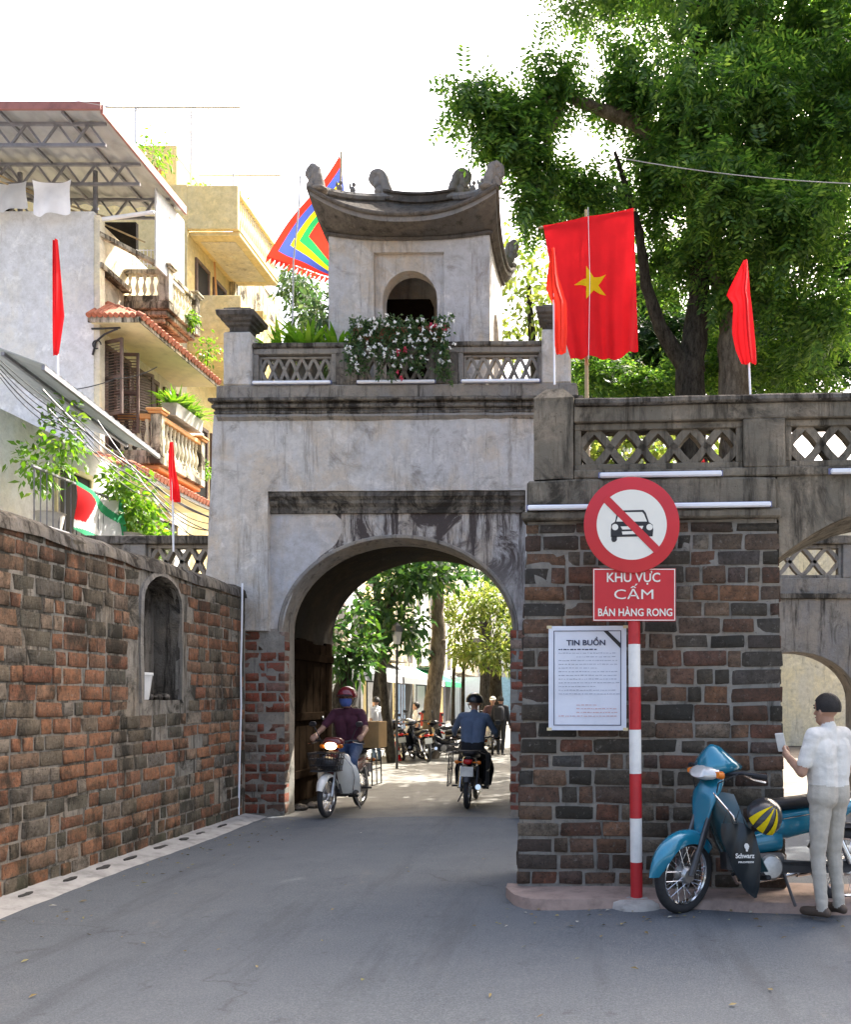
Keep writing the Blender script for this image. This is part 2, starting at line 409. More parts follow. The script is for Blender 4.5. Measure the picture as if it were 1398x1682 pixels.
for nm, c in (('flag_red', (.72, .016, .022)), ('flag_yellow', (.85, .68, .015)), ('flag_blue', (.07, .11, .42)), ('flag_green', (.03, .36, .1)), ('flag_orange', (.75, .04, .022)), ('cloth_pale', (.75, .76, .78)), ('banner_green', (.06, .42, .2)), ('tarp', (.3, .32, .33))): cloth(nm, c)
def leafmat(name, stops, tr=.42, rough=.45):
    n = NT(name); g = n.new('ShaderNodeNewGeometry')
    c = n.ramp(g.outputs['Random Per Island'], stops)
    n.color(c).set(rough, spec=.35)
    t = n.new('ShaderNodeBsdfTranslucent'); hs = n.new('ShaderNodeHueSaturation'); n.ln(c, hs.inputs['Color']); hs.inputs['Hue'].default_value = .485; hs.inputs['Saturation'].default_value = 1.15; hs.inputs['Value'].default_value = 1.9
    n.ln(hs.outputs[0], t.inputs[0])
    m = n.new('ShaderNodeMixShader'); m.inputs[0].default_value = tr
    n.ln(n.bsdf.outputs[0], m.inputs[1]); n.ln(t.outputs[0], m.inputs[2]); n.ln(m.outputs[0], n.N['Material Output'].inputs[0])
    MAT[name] = n.mat
leafmat('leaf_canopy', [(0, (.032, .08, .02)), (.45, (.06, .135, .03)), (.8, (.115, .215, .045)), (1, (.2, .31, .07))], .5)
leafmat('leaf_dark', [(0, (.016, .045, .015)), (.6, (.03, .078, .022)), (1, (.075, .15, .03))], .38)
leafmat('leaf_bright', [(0, (.08, .13, .028)), (.5, (.13, .18, .045)), (1, (.2, .22, .07))], .45)
leafmat('leaf_plant', [(0, (.05, .13, .02)), (.5, (.09, .2, .03)), (1, (.16, .26, .05))], .4)
leafmat('leaf_vine', [(0, (.03, .07, .025)), (.6, (.06, .12, .04)), (1, (.12, .17, .07))], .3)
leafmat('petal_white', [(0, (.7, .7, .66)), (1, (.85, .85, .84))], .3)
leafmat('petal_red', [(0, (.45, .03, .05)), (1, (.6, .12, .16))], .3)
def bark(name, a, b, sc=9):
    n = NT(name); h = n.noise(sc, 8, .8, (1, 1, .3)); n.color(n.ramp(h, [(.38, a), (.62, b)])).set(.95, spec=.1); n.bump(h, .9, .05); MAT[name] = n.mat
bark('bark', (.014, .012, .01), (.075, .066, .052), 14); bark('bark_light', (.07, .055, .04), (.24, .2, .15), 9)
# ------------------------------------------------------------------ ground, road, kerbs
def flat(name, pts, z, mat, kind='structure', th=None):
    mb = MB(); n = len(pts)
    mb.add([(p[0], p[1], z) for p in pts], [tuple(range(n))])
    o = mb.build(name, mat); tag(o, kind=kind); return o
ground = flat('ground', [(-400, -60), (400, -60), (400, 700), (-400, 700)], -.02, MAT['soil'])
road = MB()
def road_fn(a, b):
    x = -4.5+a*12; y = -8+b*20.2
    return (x, y, .012*math.sin(x*.9+1)*math.sin(y*.5)-.004+.01*math.sin(x*2.3))
road.grid(road_fn, 24, 40)
tag(road.build('road', MAT['asphalt'], smooth=True), kind='structure')
flat('street', [(-8.0, 12.1), (1.5, 12.1), (3.5, 140), (-8.0, 140)], -.006, MAT['old_road'])
flat('pavement', [(-9.6, 15.2), (-6.3, 15.2), (-6.3, 140), (-9.6, 140)], .012, MAT['kerb_concrete'])
# left kerb strip with its row of flat dark ovals
kb = MB()
def kerb_l(a, b):
    y = 2+b*10.15; xw = -4.72; wdt = .33-.02*math.sin(y*1.7)
    return (xw+a*wdt, y, .055*(1-a)**.7+.004+.004*math.sin(y*6+a*4))
kb.grid(kerb_l, 6, 60)
kerbl = tag(kb.build('kerb', MAT['kerb_concrete'], smooth=True), kind='structure')
y = 7.2
while y < 11.6:
    m = MB(); L = random.uniform(.08, .15)
    sw = random.uniform(.022, .036); pts = [(-4.58+sw*math.cos(t)*(1+.3*math.sin(3*t+y))+random.uniform(-.008, .008), y+L*math.sin(t)+random.uniform(-.01, .01)) for t in [2*PI*i/10 for i in range(10)]]
    m.add([(p[0], p[1], .062-(p[0]+4.72)*.1) for p in pts]+[(p[0]*.96-.184, p[1], .03) for p in pts], [tuple(range(10))]+[(i, 10+i, 10+(i+1) % 10, (i+1) % 10) for i in range(10)])
    m.build('dark_oval', MAT['dark_spot'], kerbl); y += random.uniform(.36, .66)
# low worn kerb under the brick bastion
m = MB()
def kerb_r(a, b):
    x = -.68+b*6.2; y0 = 6.93-.07*(x+.6)+.03*math.sin(x*3.1); y1 = 7.5
    end = min(1, max(0, (x+.68)/.22))**.5
    yy = y1+(y0-y1)*a*(.25+.75*end); yy += .012*math.sin(x*9)*a
    z = .072+.006*math.sin(x*5+a*3) if a < .86 else (.066 if a < .93 else -.03)
    return (x, yy, z)
m.grid(kerb_r, 14, 70)
tag(m.build('kerb', MAT['red_pavement'], smooth=True, ang=50), kind='structure')
# fallen leaves and scraps gathered along the edges of the road
rl0 = random.Random(3); m = MB()
for i in range(230):
    k = i % 3
    x, y = (rl0.uniform(-4.3, -3.7)-abs(rl0.gauss(0, .05)), rl0.uniform(6, 12)) if k == 0 else ((rl0.uniform(-.7, 3), rl0.uniform(6.3, 6.95)) if k == 1 else (rl0.uniform(-4.2, 2.5), rl0.uniform(4.5, 12)))
    z = .012*math.sin(x*.9+1)*math.sin(y*.5)+.01*math.sin(x*2.3)+.006; a = rl0.uniform(0, 6.3); l, w_ = rl0.uniform(.012, .035), rl0.uniform(.006, .014)
    cs, sn = math.cos(a), math.sin(a); m.add([(x, y, z), (x+l*cs-w_*sn, y+l*sn+w_*cs, z+rl0.uniform(.002, .012)), (x+2*l*cs, y+2*l*sn, z+.003), (x+l*cs+w_*sn, y+l*sn-w_*cs, z+rl0.uniform(.001, .006))], [(0, 3, 2, 1)])
leafl = NT('litter'); leafl.color(leafl.ramp(leafl.new('ShaderNodeNewGeometry').outputs['Random Per Island'], [(0, (.12, .08, .03)), (.5, (.24, .19, .08)), (.8, (.16, .17, .06)), (1, (.5, .48, .44))])).set(.9)
tag(m.build('fallen_leaves', leafl.mat), 'dry fallen leaves and paper scraps on the road', 'leaves', kind='stuff')
# ------------------------------------------------------------------ shared pieces
UB = []
for i in range(16):
    m = MB(); m.box((0, 0, 0), (1, 1, 1), None, .045); rr = random.Random(i); ch = {(rr.choice((-1, 1)), rr.choice((-1, 1)), rr.choice((-1, 1))): rr.uniform(.04, .13) for _ in range(3)}
    m.v = [tuple((c+rr.uniform(-.035, .035))*(1-ch.get(tuple(1 if q > 0 else -1 for q in p), 0)*(.5 if j == 0 else .7)) for j, c in enumerate(p)) for p in m.v]
    UB.append(m)
def brick_meshes(mat):
    return [b.mesh('brick', mat, True, 60) for b in UB]
def prof_x(mb, pts, x0, x1):                # (y,z) profile run along x
    n = len(pts); vs = [(x0, p[0], p[1]) for p in pts]+[(x1, p[0], p[1]) for p in pts]
    mb.add(vs, [tuple(range(n))[::-1], tuple(range(n, 2*n))]+[(i, (i+1) % n, n+(i+1) % n, n+i) for i in range(n)])
def rough(me, amp, sc=3.0, cuts=0):
    """uneven old masonry: subdivide long edges and push points about a little"""
    bm = bmesh.new(); bm.from_mesh(me)
    for _ in range(cuts):
        ed = [e for e in bm.edges if e.calc_length() > .16]
        if not ed: break
        bmesh.ops.subdivide_edges(bm, edges=ed, cuts=1, use_grid_fill=True)
    from mathutils import noise as nz
    bmesh.ops.remove_doubles(bm, verts=bm.verts, dist=.0004)
    for v in bm.verts: v.co += nz.noise_vector(v.co*sc)*amp
    bm.to_mesh(me); bm.free(); return me
def lattice(parent, mat, x0, x1, z0, z1, y0, y1, n, bw, frame=.03):
    """pierced panel: frame plus crossing bars, each bar its own piece"""
    f = MB(); f.b2(x0, x1, y0, y1, z1-frame, z1, .006); f.b2(x0, x1, y0, y1, z0, z0+frame, .006)
    f.b2(x0, x0+frame, y0+.002, y1-.002, z0+frame, z1-frame, .006); f.b2(x1-frame, x1, y0+.002, y1-.002, z0+frame, z1-frame, .006)
    fr = f.build('lattice_panel', mat, parent)
    a0, a1, b0, b1 = x0+frame*.6, x1-frame*.6, z0+frame*.7, z1-frame*.7; wd = (a1-a0)/n; ym = (y0+y1)/2; d = (y1-y0)*.38
    bm_h = (b0+b1)/2
    for i in range(n):
        xa, xb = a0+i*wd, a0+(i+1)*wd; xm = (xa+xb)/2
        for k, (p, q) in enumerate((((xa, bm_h), (xm, b1)), ((xm, b1), (xb, bm_h)), ((xb, bm_h), (xm, b0)), ((xm, b0), (xa, bm_h)))):
            P, Q = Vector((p[0], 0, p[1])), Vector((q[0], 0, q[1])); dd = (Q-P).normalized()*bw*.42; nn = Vector((-dd.z, 0, dd.x))
            mid = (P+Q)/2+(Vector((xm, 0, bm_h))-(P+Q)/2)*-.07
            m = MB(); yk = .002*(k % 2); m.M = T(0, ym, 0)
            hw = d-yk
            def rg(c, t): t = t.normalized(); nn = Vector((-t.z, 0, t.x))*bw*.5; return [tuple(c-nn+Vector((0, -hw, 0))), tuple(c-nn*1.0+Vector((0, hw, 0))), tuple(c+nn+Vector((0, hw, 0))), tuple(c+nn+Vector((0, -hw, 0)))]
            rows = [rg(P-dd, mid-P), rg(P.lerp(mid, .5), mid-P), rg(mid, Q-P), rg(mid.lerp(Q, .5), Q-mid), rg(Q+dd, Q-mid)]
            vs = [v for r_ in rows for v in r_]; m.add(vs, [(4*i_+j, 4*i_+(j+1) % 4, 4*i_+4+(j+1) % 4, 4*i_+4+j) for i_ in range(4) for j in range(4)]+[(3, 2, 1, 0), (16, 17, 18, 19)])
            m.build('bar', mat, fr)
    return fr
def tube_light(p0, p1, label, r=.022, group='white tube lights along the old gate'):
    p0, p1 = Vector(p0), Vector(p1); e = empty('tube_light', (p0+p1)/2, 0, label, 'tube light', group)
    c = (p0+p1)/2; m = MB(); m.bar(p0-c, p1-c, r*2, r*2, None, r*.5); m.build('tube', MAT['white_tube'], e)
    d = (p1-p0).normalized(); m = MB(); m.bar(p0-c-d*.012+Vector((0, r*1.3, .006)), p1-c+d*.012+Vector((0, r*1.3, .006)), r*1.2, r*2.2); m.build('backing', MAT['tube_back'], e)
    return e
# ------------------------------------------------------------------ the old gate
GX, GY, GR = -2.66, 12.27, R(-1.2)
gate = empty('city_gate', (GX, GY, 0), GR, 'grey plastered old city gate with one wide arch over the street', 'gate')
m = MB()
m.ext([(-2.70, 2.58), (-1.8, 2.58), (-1.8, 5.585), (-2.56, 5.585)], 0, .5)
m.ext([(1.8, 2.58), (2.70, 2.58), (2.56, 5.585), (1.8, 5.585)], 0, .5)
m.b2(-1.8, 1.8, 0, .5, 4.52, 5.585)
me = m.mesh('wall', MAT['gate_plaster']); rough(me, .014, 2.2, 3); link('wall', me, gate)
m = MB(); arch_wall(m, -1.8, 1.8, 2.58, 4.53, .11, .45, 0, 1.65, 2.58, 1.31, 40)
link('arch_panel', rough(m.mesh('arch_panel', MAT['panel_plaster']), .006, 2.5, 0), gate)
m = MB()                                     # passage through the gate
arch_wall(m, -2.62, 2.62, -.05, 5.58, .45, 2.6, 0, 1.70, 2.6, 1.34, 40)
m.build('passage', MAT['inner_plaster'], gate, None, True, 30)
m = MB()                                     # newer plaster patch beside the arch
pp_ = [((u-651)*.00846, EYE+(PY-v)*.00846) for u, v in ((438, 838), (505, 840), (540, 836), (556, 850), (557, 872), (548, 890), (541, 897), (520, 912), (498, 935), (478, 965), (465, 1000), (458, 1030), (438, 1032))]
m.ext(pp_, .104, .112); m.build('plaster_patch', MAT['patch_plaster'], gate)
m = MB()                                     # archivolt: rounded plaster rim
n = 44; prof = [(0, -.0), (.055, -.035), (.06, .02), (.06, .10), (-.01, .35), (-.01, .02)]
vs = []
for i in range(n+1):
    t = PI*i/n; cx, sz = -math.cos(t), math.sin(t)
    for a, b in [(-.012, .105), (-.004, .085), (.03, .082), (.046, .1), (.046, .13), (-.012, .47), (-.06, .47), (-.06, .3)]:
        vs.append(((1.65+a)*cx, b, 2.575+(1.31+a)*sz))
k = 8; m.add(vs, [(i*k+j, i*k+(j+1) % k, (i+1)*k+(j+1) % k, (i+1)*k+j) for i in range(n) for j in range(k)]+[tuple(range(k)), tuple(n*k+j for j in range(k))[::-1]])
m.build('arch_rim', MAT['ledge_stone'], gate, None, True, 50)
m = MB()
prof_x(m, [(.112, 4.22), (.075, 4.225), (.07, 4.26), (.1, 4.265), (.09, 4.31), (.05, 4.36), (.045, 4.395), (.06, 4.40), (.035, 4.44), (.02, 4.45), (.02, 4.515), (.112, 4.515)], -1.79, 1.79)
me = m.mesh('panel_moulding', MAT['trim_stone']); rough(me, .006, 5, 4); link('panel_moulding', me, gate)
# cornice in stepped courses
for z0, z1, pr in ((5.585, 5.63, .035), (5.63, 5.665, .02), (5.665, 5.72, .055), (5.72, 5.75, .03), (5.75, 5.80, .09)):
    m = MB(); m.b2(-2.52-pr, 2.52+pr, -pr, 2.62+pr, z0+.001, z1, .012)
    me = m.mesh('cornice_course', MAT['trim_stone']); rough(me, .007, 4, 4); link('cornice_course', me, gate)
m = MB(); m.b2(-2.52, 2.52, -.03, 2.62, 5.801, 5.99, .02)
me = m.mesh('parapet_base', MAT['ledge_stone']); rough(me, .008, 3, 4); link('parapet_base', me, gate)
m = MB(); prof_x(m, [(-.05, 5.545), (-.005, 5.50), (.02, 5.50), (.02, 5.58), (-.03, 5.583)], -2.5, 2.5)
me = m.mesh('drip_band', MAT['ledge_stone']); rough(me, .012, 6, 5); link('drip_band', me, gate)
# balustrade
m = MB(); m.b2(-2.03, 2.06, .02, .3, 6.53, 6.60, .015); me = m.mesh('rail', MAT['trim_stone']); rough(me, .006, 4, 5); link('rail', me, gate)
m = MB(); m.b2(-2.03, 2.06, .05, .27, 6.45, 6.53, .008); me = m.mesh('rail_soffit', MAT['ledge_stone']); rough(me, .005, 4, 4); link('rail_soffit', me, gate)
for x0, x1 in ((-.85, -.54), (.53, .85)):
    m = MB(); m.b2(x0, x1, .0, .32, 5.991, 6.449, .015); me = m.mesh('post', MAT['trim_stone']); rough(me, .008, 4, 3); link('post', me, gate)
for sx in (-1, 1):
    x0, x1 = sorted((sx*2.03, sx*2.42)); xm = (x0+x1)/2
    m = MB(); m.b2(x0, x1, -.02, .37, 5.991, 6.74, .02); me = m.mesh('corner_post', MAT['gate_plaster']); rough(me, .01, 4, 3); link('corner_post', me, gate)
    m = MB()
    for z, hw in ((6.742, .16), (6.78, .135), (6.82, .15), (6.86, .19), (6.90, .2), (6.94, .245), (6.985, .26), (7.03, .265), (7.045, .22), (7.075, .2)):
        pass
    pr = [(6.742, .165), (6.77, .13), (6.83, .14), (6.85, .175), (6.88, .18), (6.90, .215), (6.93, .225), (6.95, .26), (7.01, .268), (7.03, .25), (7.04, .2), (7.08, .185)]
    vs = [(xm+i*h, .175+j*h, z) for z, h in pr for i, j in ((-1, -1), (1, -1), (1, 1), (-1, 1))]
    m.add(vs, [(4*a+b, 4*a+(b+1) % 4, 4*a+4+(b+1) % 4, 4*a+4+b) for a in range(len(pr)-1) for b in range(4)]+[tuple(4*(len(pr)-1)+b for b in range(4))])
    me = m.mesh('post_cap', MAT['roof_plaster']); rough(me, .012, 7, 1); link('post_cap', me, gate)
for x0, x1 in ((-2.03, -.85), (-.54, .53), (.85, 2.06)):
    m = MB(); m.b2(x0+.001, x1-.001, .06, .26, 5.991, 6.04, .008); m.build('panel_sill', MAT['ledge_stone'], gate)
    for xj in (x0+.001, x1-.075): m = MB(); m.b2(xj, xj+.074, .055, .265, 6.041, 6.448, .008); m.build('panel_jamb', MAT['ledge_stone'], gate)
    lattice(gate, MAT['ledge_stone'], x0+.077, x1-.077, 6.042, 6.43, .1, .2, 6 if x1-x0 > 1.1 else 5, .042, .03)
for i, (x0, x1) in enumerate(((-1.99, -.9), (-.53, .55), (.92, 2.0))):
    M = gate.matrix_basis; c = T(GX, GY, 0) @ RZ(GR)
    tube_light(c @ Vector((x0, -.06, 6.012)), c @ Vector((x1, -.06, 6.012)), ('white tube light under the left lattice panel above the gate arch', 'white tube light under the flower hung middle lattice panel', 'white tube light under the right lattice panel beside the big flag')[i], .021)
# brick piers below the plaster
pm = brick_meshes(MAT['pier_brick'])
for sx in (-1, 1):
    m = MB(); xa, xb = sorted((sx*1.585, sx*2.74))
    m.b2(xa, xb, .06, .452, -.05, 2.575); me = m.mesh('brick_pier', MAT['mortar']); rough(me, .007, 6, 4); pr_ = link('brick_pier', me, gate)
    z = .02; row = 0
    while z < 2.5:
        h = random.uniform(.118, .14); x = 0; first = .29 if row % 2 else .24
        wds = ([.1, .25, .27, .27] if row % 2 else [.27, .1, .27, .27])
        for wd in wds:
            wd *= random.uniform(.93, 1.07)
            if random.random() < .06: x += wd+.015; continue
            xc = sx*(1.575+x+wd/2)
            o = link('brick', random.choice(pm), pr_, T(xc, .147+random.uniform(-.006, .006), z+h/2) @ RY(random.uniform(-.03, .03)))
            o.scale = (wd-.012, .19, h-.012); x += wd+.012
        z += h+.014; row += 1
# terrace floor is the top of parapet_base; open leaf of the gate against the passage wall
gd = empty('gate_leaf', (GX-1.67, GY+.5, 0), R(-2), 'tall dark brown wooden gate leaf folded open inside the passage', 'gate leaf')
for i in range(6):
    m = MB(); m.b2(.0, .05, .02+i*.3, .31+i*.3, .1+.012*(i % 2), 2.5+.03*math.sin(i*1.4), .006); m.build('plank', MAT['wood_dark'], gd)
for z in (.45, 1.3, 2.2):
    m = MB(); m.b2(.051, .085, .03, 1.8, z, z+.12, .006); m.build('cross_bar', MAT['wood_dark'], gd)
m = MB(); m.ball((.1, 1.2, 1.32), (.02, .03, .03)); m.build('ring_handle', MAT['steel_dark'], gd)
# ------------------------------------------------------------------ tower over the gate
TX, TY = -2.625, 12.98
tower = empty('gate_tower', (TX, TY, 5.99), GR, 'small grey watchtower with upturned curved roof on top of the gate', 'tower')
Z0 = 5.99
TW, TD = 1.19, 1.6
m = MB(); m.M = T(0, 0, -Z0)
m.b2(-TW, -.52, 0, .07, 5.992, 8.43); m.b2(.52, TW, 0, .07, 5.992, 8.43); m.b2(-.52, .52, 0, .07, 8.19, 8.43)
me = m.mesh('front_wall', MAT['tower_plaster']); rough(me, .008, 2.5, 3); link('front_wall', me, tower)
m = MB(); m.M = T(0, 0, -Z0); arch_wall(m, -TW+.002, TW-.002, 5.992, 8.43, .07, .3, 0, .405, 7.52, .43, 24)
m.build('arched_doorway', MAT['tower_plaster'], tower)
m = MB(); m.M = T(0, 0, -Z0); arch_wall(m, -TW+.002, TW-.002, 5.992, 8.43, TD-.28, TD, .02, .42, 7.35, .42, 24); m.build('rear_wall', MAT['tower_plaster'], tower)
for sx in (-1, 1):
    m = MB(); A = T(0, 0, -Z0) @ T(sx*(TW-.13), 0, 0) @ RZ(R(90)); m.M = A
    arch_wall(m, .301, TD-.281, 5.992, 8.43, -.129, .129, TD/2, .33, 7.25, .33, 20); m.build('side_wall', MAT['tower_plaster'], tower)
m = MB(); m.b2(-TW+.3, TW-.3, .31, TD-.29, .02, .03); m.build('tower_floor', MAT['trim_stone'], tower)
m = MB(); m.b2(-TW+.02, TW-.02, .1, TD-.1, 8.44-Z0, 8.5-Z0); m.build('tower_ceiling', MAT['inner_plaster'], tower)
m = MB()                                       # dark timber altar inside the tower
m.b2(-.55, .3, .75, 1.1, .031, 1.0, .01); m.b2(-.65, .15, .85, 1.15, 1.001, 1.9, .02); m.build('shrine', MAT['wood_dark'], tower)
# curved hip roof
AX, AY, CY = 1.30, 1.17, TD/2
def ze(t): return 8.53-Z0+.37*abs(t)**2.4
def eave(side, t, dz=0, ins=0.0):
    k = 1+.035*abs(t)**3-ins
    if side == 0: return Vector((t*AX*k, CY-AY*k, ze(t)+dz))
    if side == 1: return Vector((AX*k, CY+t*AY*k, ze(t)+dz))
    if side == 2: return Vector((-t*AX*k, CY+AY*k, ze(t)+dz))
    return Vector((-AX*k, CY-t*AY*k, ze(t)+dz))
RL, RZt = .5, 9.36-Z0
def ridge(side, t):
    if side == 0: return Vector((t*RL, CY, RZt+.04*t*t))
    if side == 2: return Vector((-t*RL, CY, RZt+.04*t*t))
    return Vector(((RL if side == 1 else -RL), CY, RZt+.04))
m = MB(); u_ = MB(); fa = MB()
for s_ in range(4):
    def top(a, b):
        t = 2*a-1; e = eave(s_, t); r = ridge(s_, t); p = e.lerp(r, b); p.z = e.z+(r.z-e.z)*(b**1.45); return p
    m.grid(top, 24, 10)
    def sof(a, b):
        t = 2*a-1; e = eave(s_, t, -.085, .01); q = eave(s_, t, 0)
        wx = TW+.012; wy = TD/2+.012
        pw = {0: Vector((t*wx, CY-wy, 0)), 1: Vector((wx, CY+t*wy, 0)), 2: Vector((-t*wx, CY+wy, 0)), 3: Vector((-wx, CY-t*wy, 0))}[s_]
        pw.z = 8.40-Z0+.09*abs(t)**2.5
        p = pw.lerp(e, b); p.z = pw.z+(e.z-pw.z)*(b**1.5); return p
    u_.grid(lambda a, b: sof(1-a, b), 24, 6)
    def fas(a, b):
        t = 2*a-1; return eave(s_, t, -.085, .01).lerp(eave(s_, t, .0, -.01+.02*b), b)
    fa.grid(lambda a, b: fas(a, b), 24, 3)
roof = m.build('roof', MAT['roof_plaster'], tower, None, True, 60)
u_.build('soffit', MAT['roof_plaster'], roof, None, True, 50); fa.build('eave_edge', MAT['ornament_stone'], roof, None, True, 50)
for s_ in range(4):                            # moulded rim along the eaves and under them
    m = MB(); m.tube([eave(s_, -1+2*i/24, .012, -.004) for i in range(25)], .032, 8); m.build('eave_rim', MAT['roof_plaster'], roof, None, True)
    def wl(t):
        wx, wy = TW+.02, TD/2+.02
        p = {0: Vector((t*wx, CY-wy, 0)), 1: Vector((wx, CY+t*wy, 0)), 2: Vector((-t*wx, CY+wy, 0)), 3: Vector((-wx, CY-t*wy, 0))}[s_]
        p.z = 8.375-Z0+.09*abs(t)**2.5; return p
    m = MB(); m.tube([wl(-1+2*i/20) for i in range(21)], .03, 6); m.build('wall_moulding', MAT['roof_plaster'], tower, None, True)
    m = MB(); e0 = eave(s_, 1); r0 = ridge(s_, 1)
    pts = []
    for i in range(13):
        b = i/12; p = e0.lerp(r0, b); p.z = e0.z+(r0.z-e0.z)*(b**1.45)+.05; pts.append(p)
    m.tube(pts, .06, 8); m.build('hip_ridge', MAT['ornament_stone'], roof, None, True)
m = MB()
m.grid(lambda a, b: Vector(((2*a-1)*(RL+.05), CY-.09+.0*b, RZt-.12+b*.2+.06*(2*a-1)**2)), 12, 3)
m.grid(lambda a, b: Vector(((1-2*a)*(RL+.05), CY+.09, RZt-.12+b*.2+.06*(2*a-1)**2)), 12, 3)
m.grid(lambda a, b: Vector(((2*a-1)*(RL+.05), CY-.09+.18*b, RZt+.08+.06*(2*a-1)**2)), 12, 2)
m.tube([(-.56+1.12*i/12, CY-.09, RZt+.09+.06*(i/6-1)**2) for i in range(13)], .03, 6); m.tube([(-.56+1.12*i/12, CY-.1, RZt-.04+.06*(i/6-1)**2) for i in range(13)], .025, 6)
m.build('ridge', MAT['roof_plaster'], roof, None, True, 60)
def curl(M, hgt, flip):
    """cloud-scroll finial: a stout stem rolling over into a curl"""
    m = MB(); pts = []; rs = []
    for i in range(8): t = i/7; pts.append((flip*(-.02+.06*t*t), 0, hgt*.62*t)); rs.append(hgt*(.2-.04*t))
    for i in range(1, 16):
        a = PI-1.5*PI*i/15; q = hgt*.24*(1-.55*i/15)
        pts.append((flip*(.04+hgt*.22+q*math.cos(a)), 0, hgt*.64+q*math.sin(a)*1.05)); rs.append(hgt*(.15-.06*i/15))
    m.tube(pts, rs, 10, M)
    for k in range(5): m.ball((flip*(.04+hgt*.26)+.05*math.cos(k*1.3)*hgt, .05*hgt*(-1)**k, hgt*(.34+.12*k)), hgt*(.11-.008*k), 8, 6, M)
    m.ball((flip*(.04+hgt*.2), 0, hgt*.6), (hgt*.2, hgt*.13, hgt*.24), 10, 8, M); m.ball((flip*(.05+hgt*.1), 0, hgt*.3), (hgt*.17, hgt*.14, hgt*.2), 10, 8, M)
    m.ball((0, 0, 0), (hgt*.34, hgt*.28, hgt*.12), 10, 6, M)
    me = m.mesh('finial', MAT['ornament_stone'], True, 70); rough(me, hgt*.045, 14, 0); link('finial', me, roof)
curl(T(-RL-.03, CY, RZt+.04), .5, -1); curl(T(RL+.03, CY, RZt+.04), .5, 1)
for sx in (-1, 1):
    for sy in (-1, 1):
        e = eave(0 if sy < 0 else 2, sx*(1 if sy < 0 else -1), .02, .06)
        curl(T(e.x-sx*.04, e.y, e.z) @ RZ(R(sy*sx*-30)), .42, sx)
for s_, t in ((0, -.62), (0, -.4), (0, .42), (0, .66)):     # small guardian figures on the front hips
    e0 = eave(0, math.copysign(1, t)); r0 = ridge(0, math.copysign(1, t)); b = 1-abs(t); p = e0.lerp(r0, b*.75+.08); p.z = e0.z+(r0.z-e0.z)*((b*.75+.08)**1.45)+.1
    m = MB(); A = T(*p); m.ball((0, 0, .04), (.045, .035, .055), 8, 6, A); m.ball((.02, -.01, .12), (.03, .028, .032), 8, 6, A); m.ball((-.04, 0, .1), (.018, .018, .045), 6, 5, A); m.ball((0, 0, -.02), (.06, .05, .03), 8, 5, A)
    m.build('guardian_figure', MAT['ornament_stone'], roof, None, True)
# ------------------------------------------------------------------ left boundary wall
LX = -4.71
lw = empty('boundary_wall', (LX, 12.1, 0), 0, 'old orange and grey brick boundary wall with arched niche, left of the street', 'wall')
WH = 3.2; NY0, NY1, NZ0, NZS, NZT = -2.78, -1.90, 1.62, 2.66, 2.98     # niche (local y)
m = MB()
A = RZ(R(-90))            # wall drawn in x (along), facing -y  ->  world: along -y..., facing -x ; flip
def W(s, d, z): return (-d, s, z)       # s along local y, d depth into the wall
m.add([], [])
cs = []
N_ = 16; ncx, nhw = (NY0+NY1)/2, (NY1-NY0)/2
arc = [(ncx-nhw*math.cos(PI*i/N_), NZS+(NZT-NZS)*math.sin(PI*i/N_)) for i in range(N_+1)]
def quad(pts): m.add([W(*p) for p in pts], [(0, 1, 2, 3)])
S0, S1 = -10.5, .04
for a, b in ((S0, NY0), (NY1, S1)): quad([(a, 0, -.05), (b, 0, -.05), (b, 0, WH-.12), (a, 0, WH-.12)][::1])
quad([(NY0, 0, -.05), (NY1, 0, -.05), (NY1, 0, NZ0), (NY0, 0, NZ0)])
for i in range(N_):
    p, q = arc[i], arc[i+1]; quad([(p[0], 0, p[1]), (q[0], 0, q[1]), (q[0], 0, WH-.12), (p[0], 0, WH-.12)])
me = m.mesh('wall_face', MAT['wall_mortar']); rough(me, .006, 6, 4); face = link('wall_face', me, lw)
m = MB(); ND = .3
out = [(NY0, NZ0)]+arc+[(NY1, NZ0)]
for i in range(len(out)-1):
    p, q = out[i], out[i+1]; quad([(p[0], 0, p[1]), (p[0], ND, p[1]), (q[0], ND, q[1]), (q[0], 0, q[1])])
quad([(NY0, 0, NZ0), (NY1, 0, NZ0), (NY1, ND, NZ0), (NY0, ND, NZ0)])
m.add([W(p[0], ND, p[1]) for p in out], [tuple(range(len(out)))])
me = m.mesh('niche', MAT['trim_stone']); rough(me, .008, 6, 2); link('niche', me, lw)
m = MB()
big = [(NY0-.05, NZ0-.04)]+[(ncx-(nhw+.05)*math.cos(PI*i/N_), NZS+(NZT-NZS+.05)*math.sin(PI*i/N_)) for i in range(N_+1)]+[(NY1+.05, NZ0-.04)]
for i in range(len(out)-1):
    p, q, P, Q = out[i], out[i+1], big[i], big[i+1]
    quad([(P[0], -.022, P[1]), (p[0], -.03, p[1]), (q[0], -.03, q[1]), (Q[0], -.022, Q[1])])
    quad([(p[0], -.03, p[1]), (p[0], .05, p[1]), (q[0], .05, q[1]), (q[0], -.03, q[1])])
    quad([(P[0], .01, P[1]), (P[0], -.022, P[1]), (Q[0], -.022, Q[1]), (Q[0], .01, Q[1])])
me = m.mesh('niche_surround', MAT['ledge_stone']); rough(me, .01, 9, 2); link('niche_surround', me, lw)
m = MB()                                       # coping, rounded and uneven
def cop(a, b):
    s = S0+(S1-S0)*b; t = PI*a*.9
    return W(s, -.03+.34*(1-math.cos(t))*.95, WH-.14+.15*math.sin(t)+.012*math.sin(s*5.1)+(0 if a > 0 else -.05))
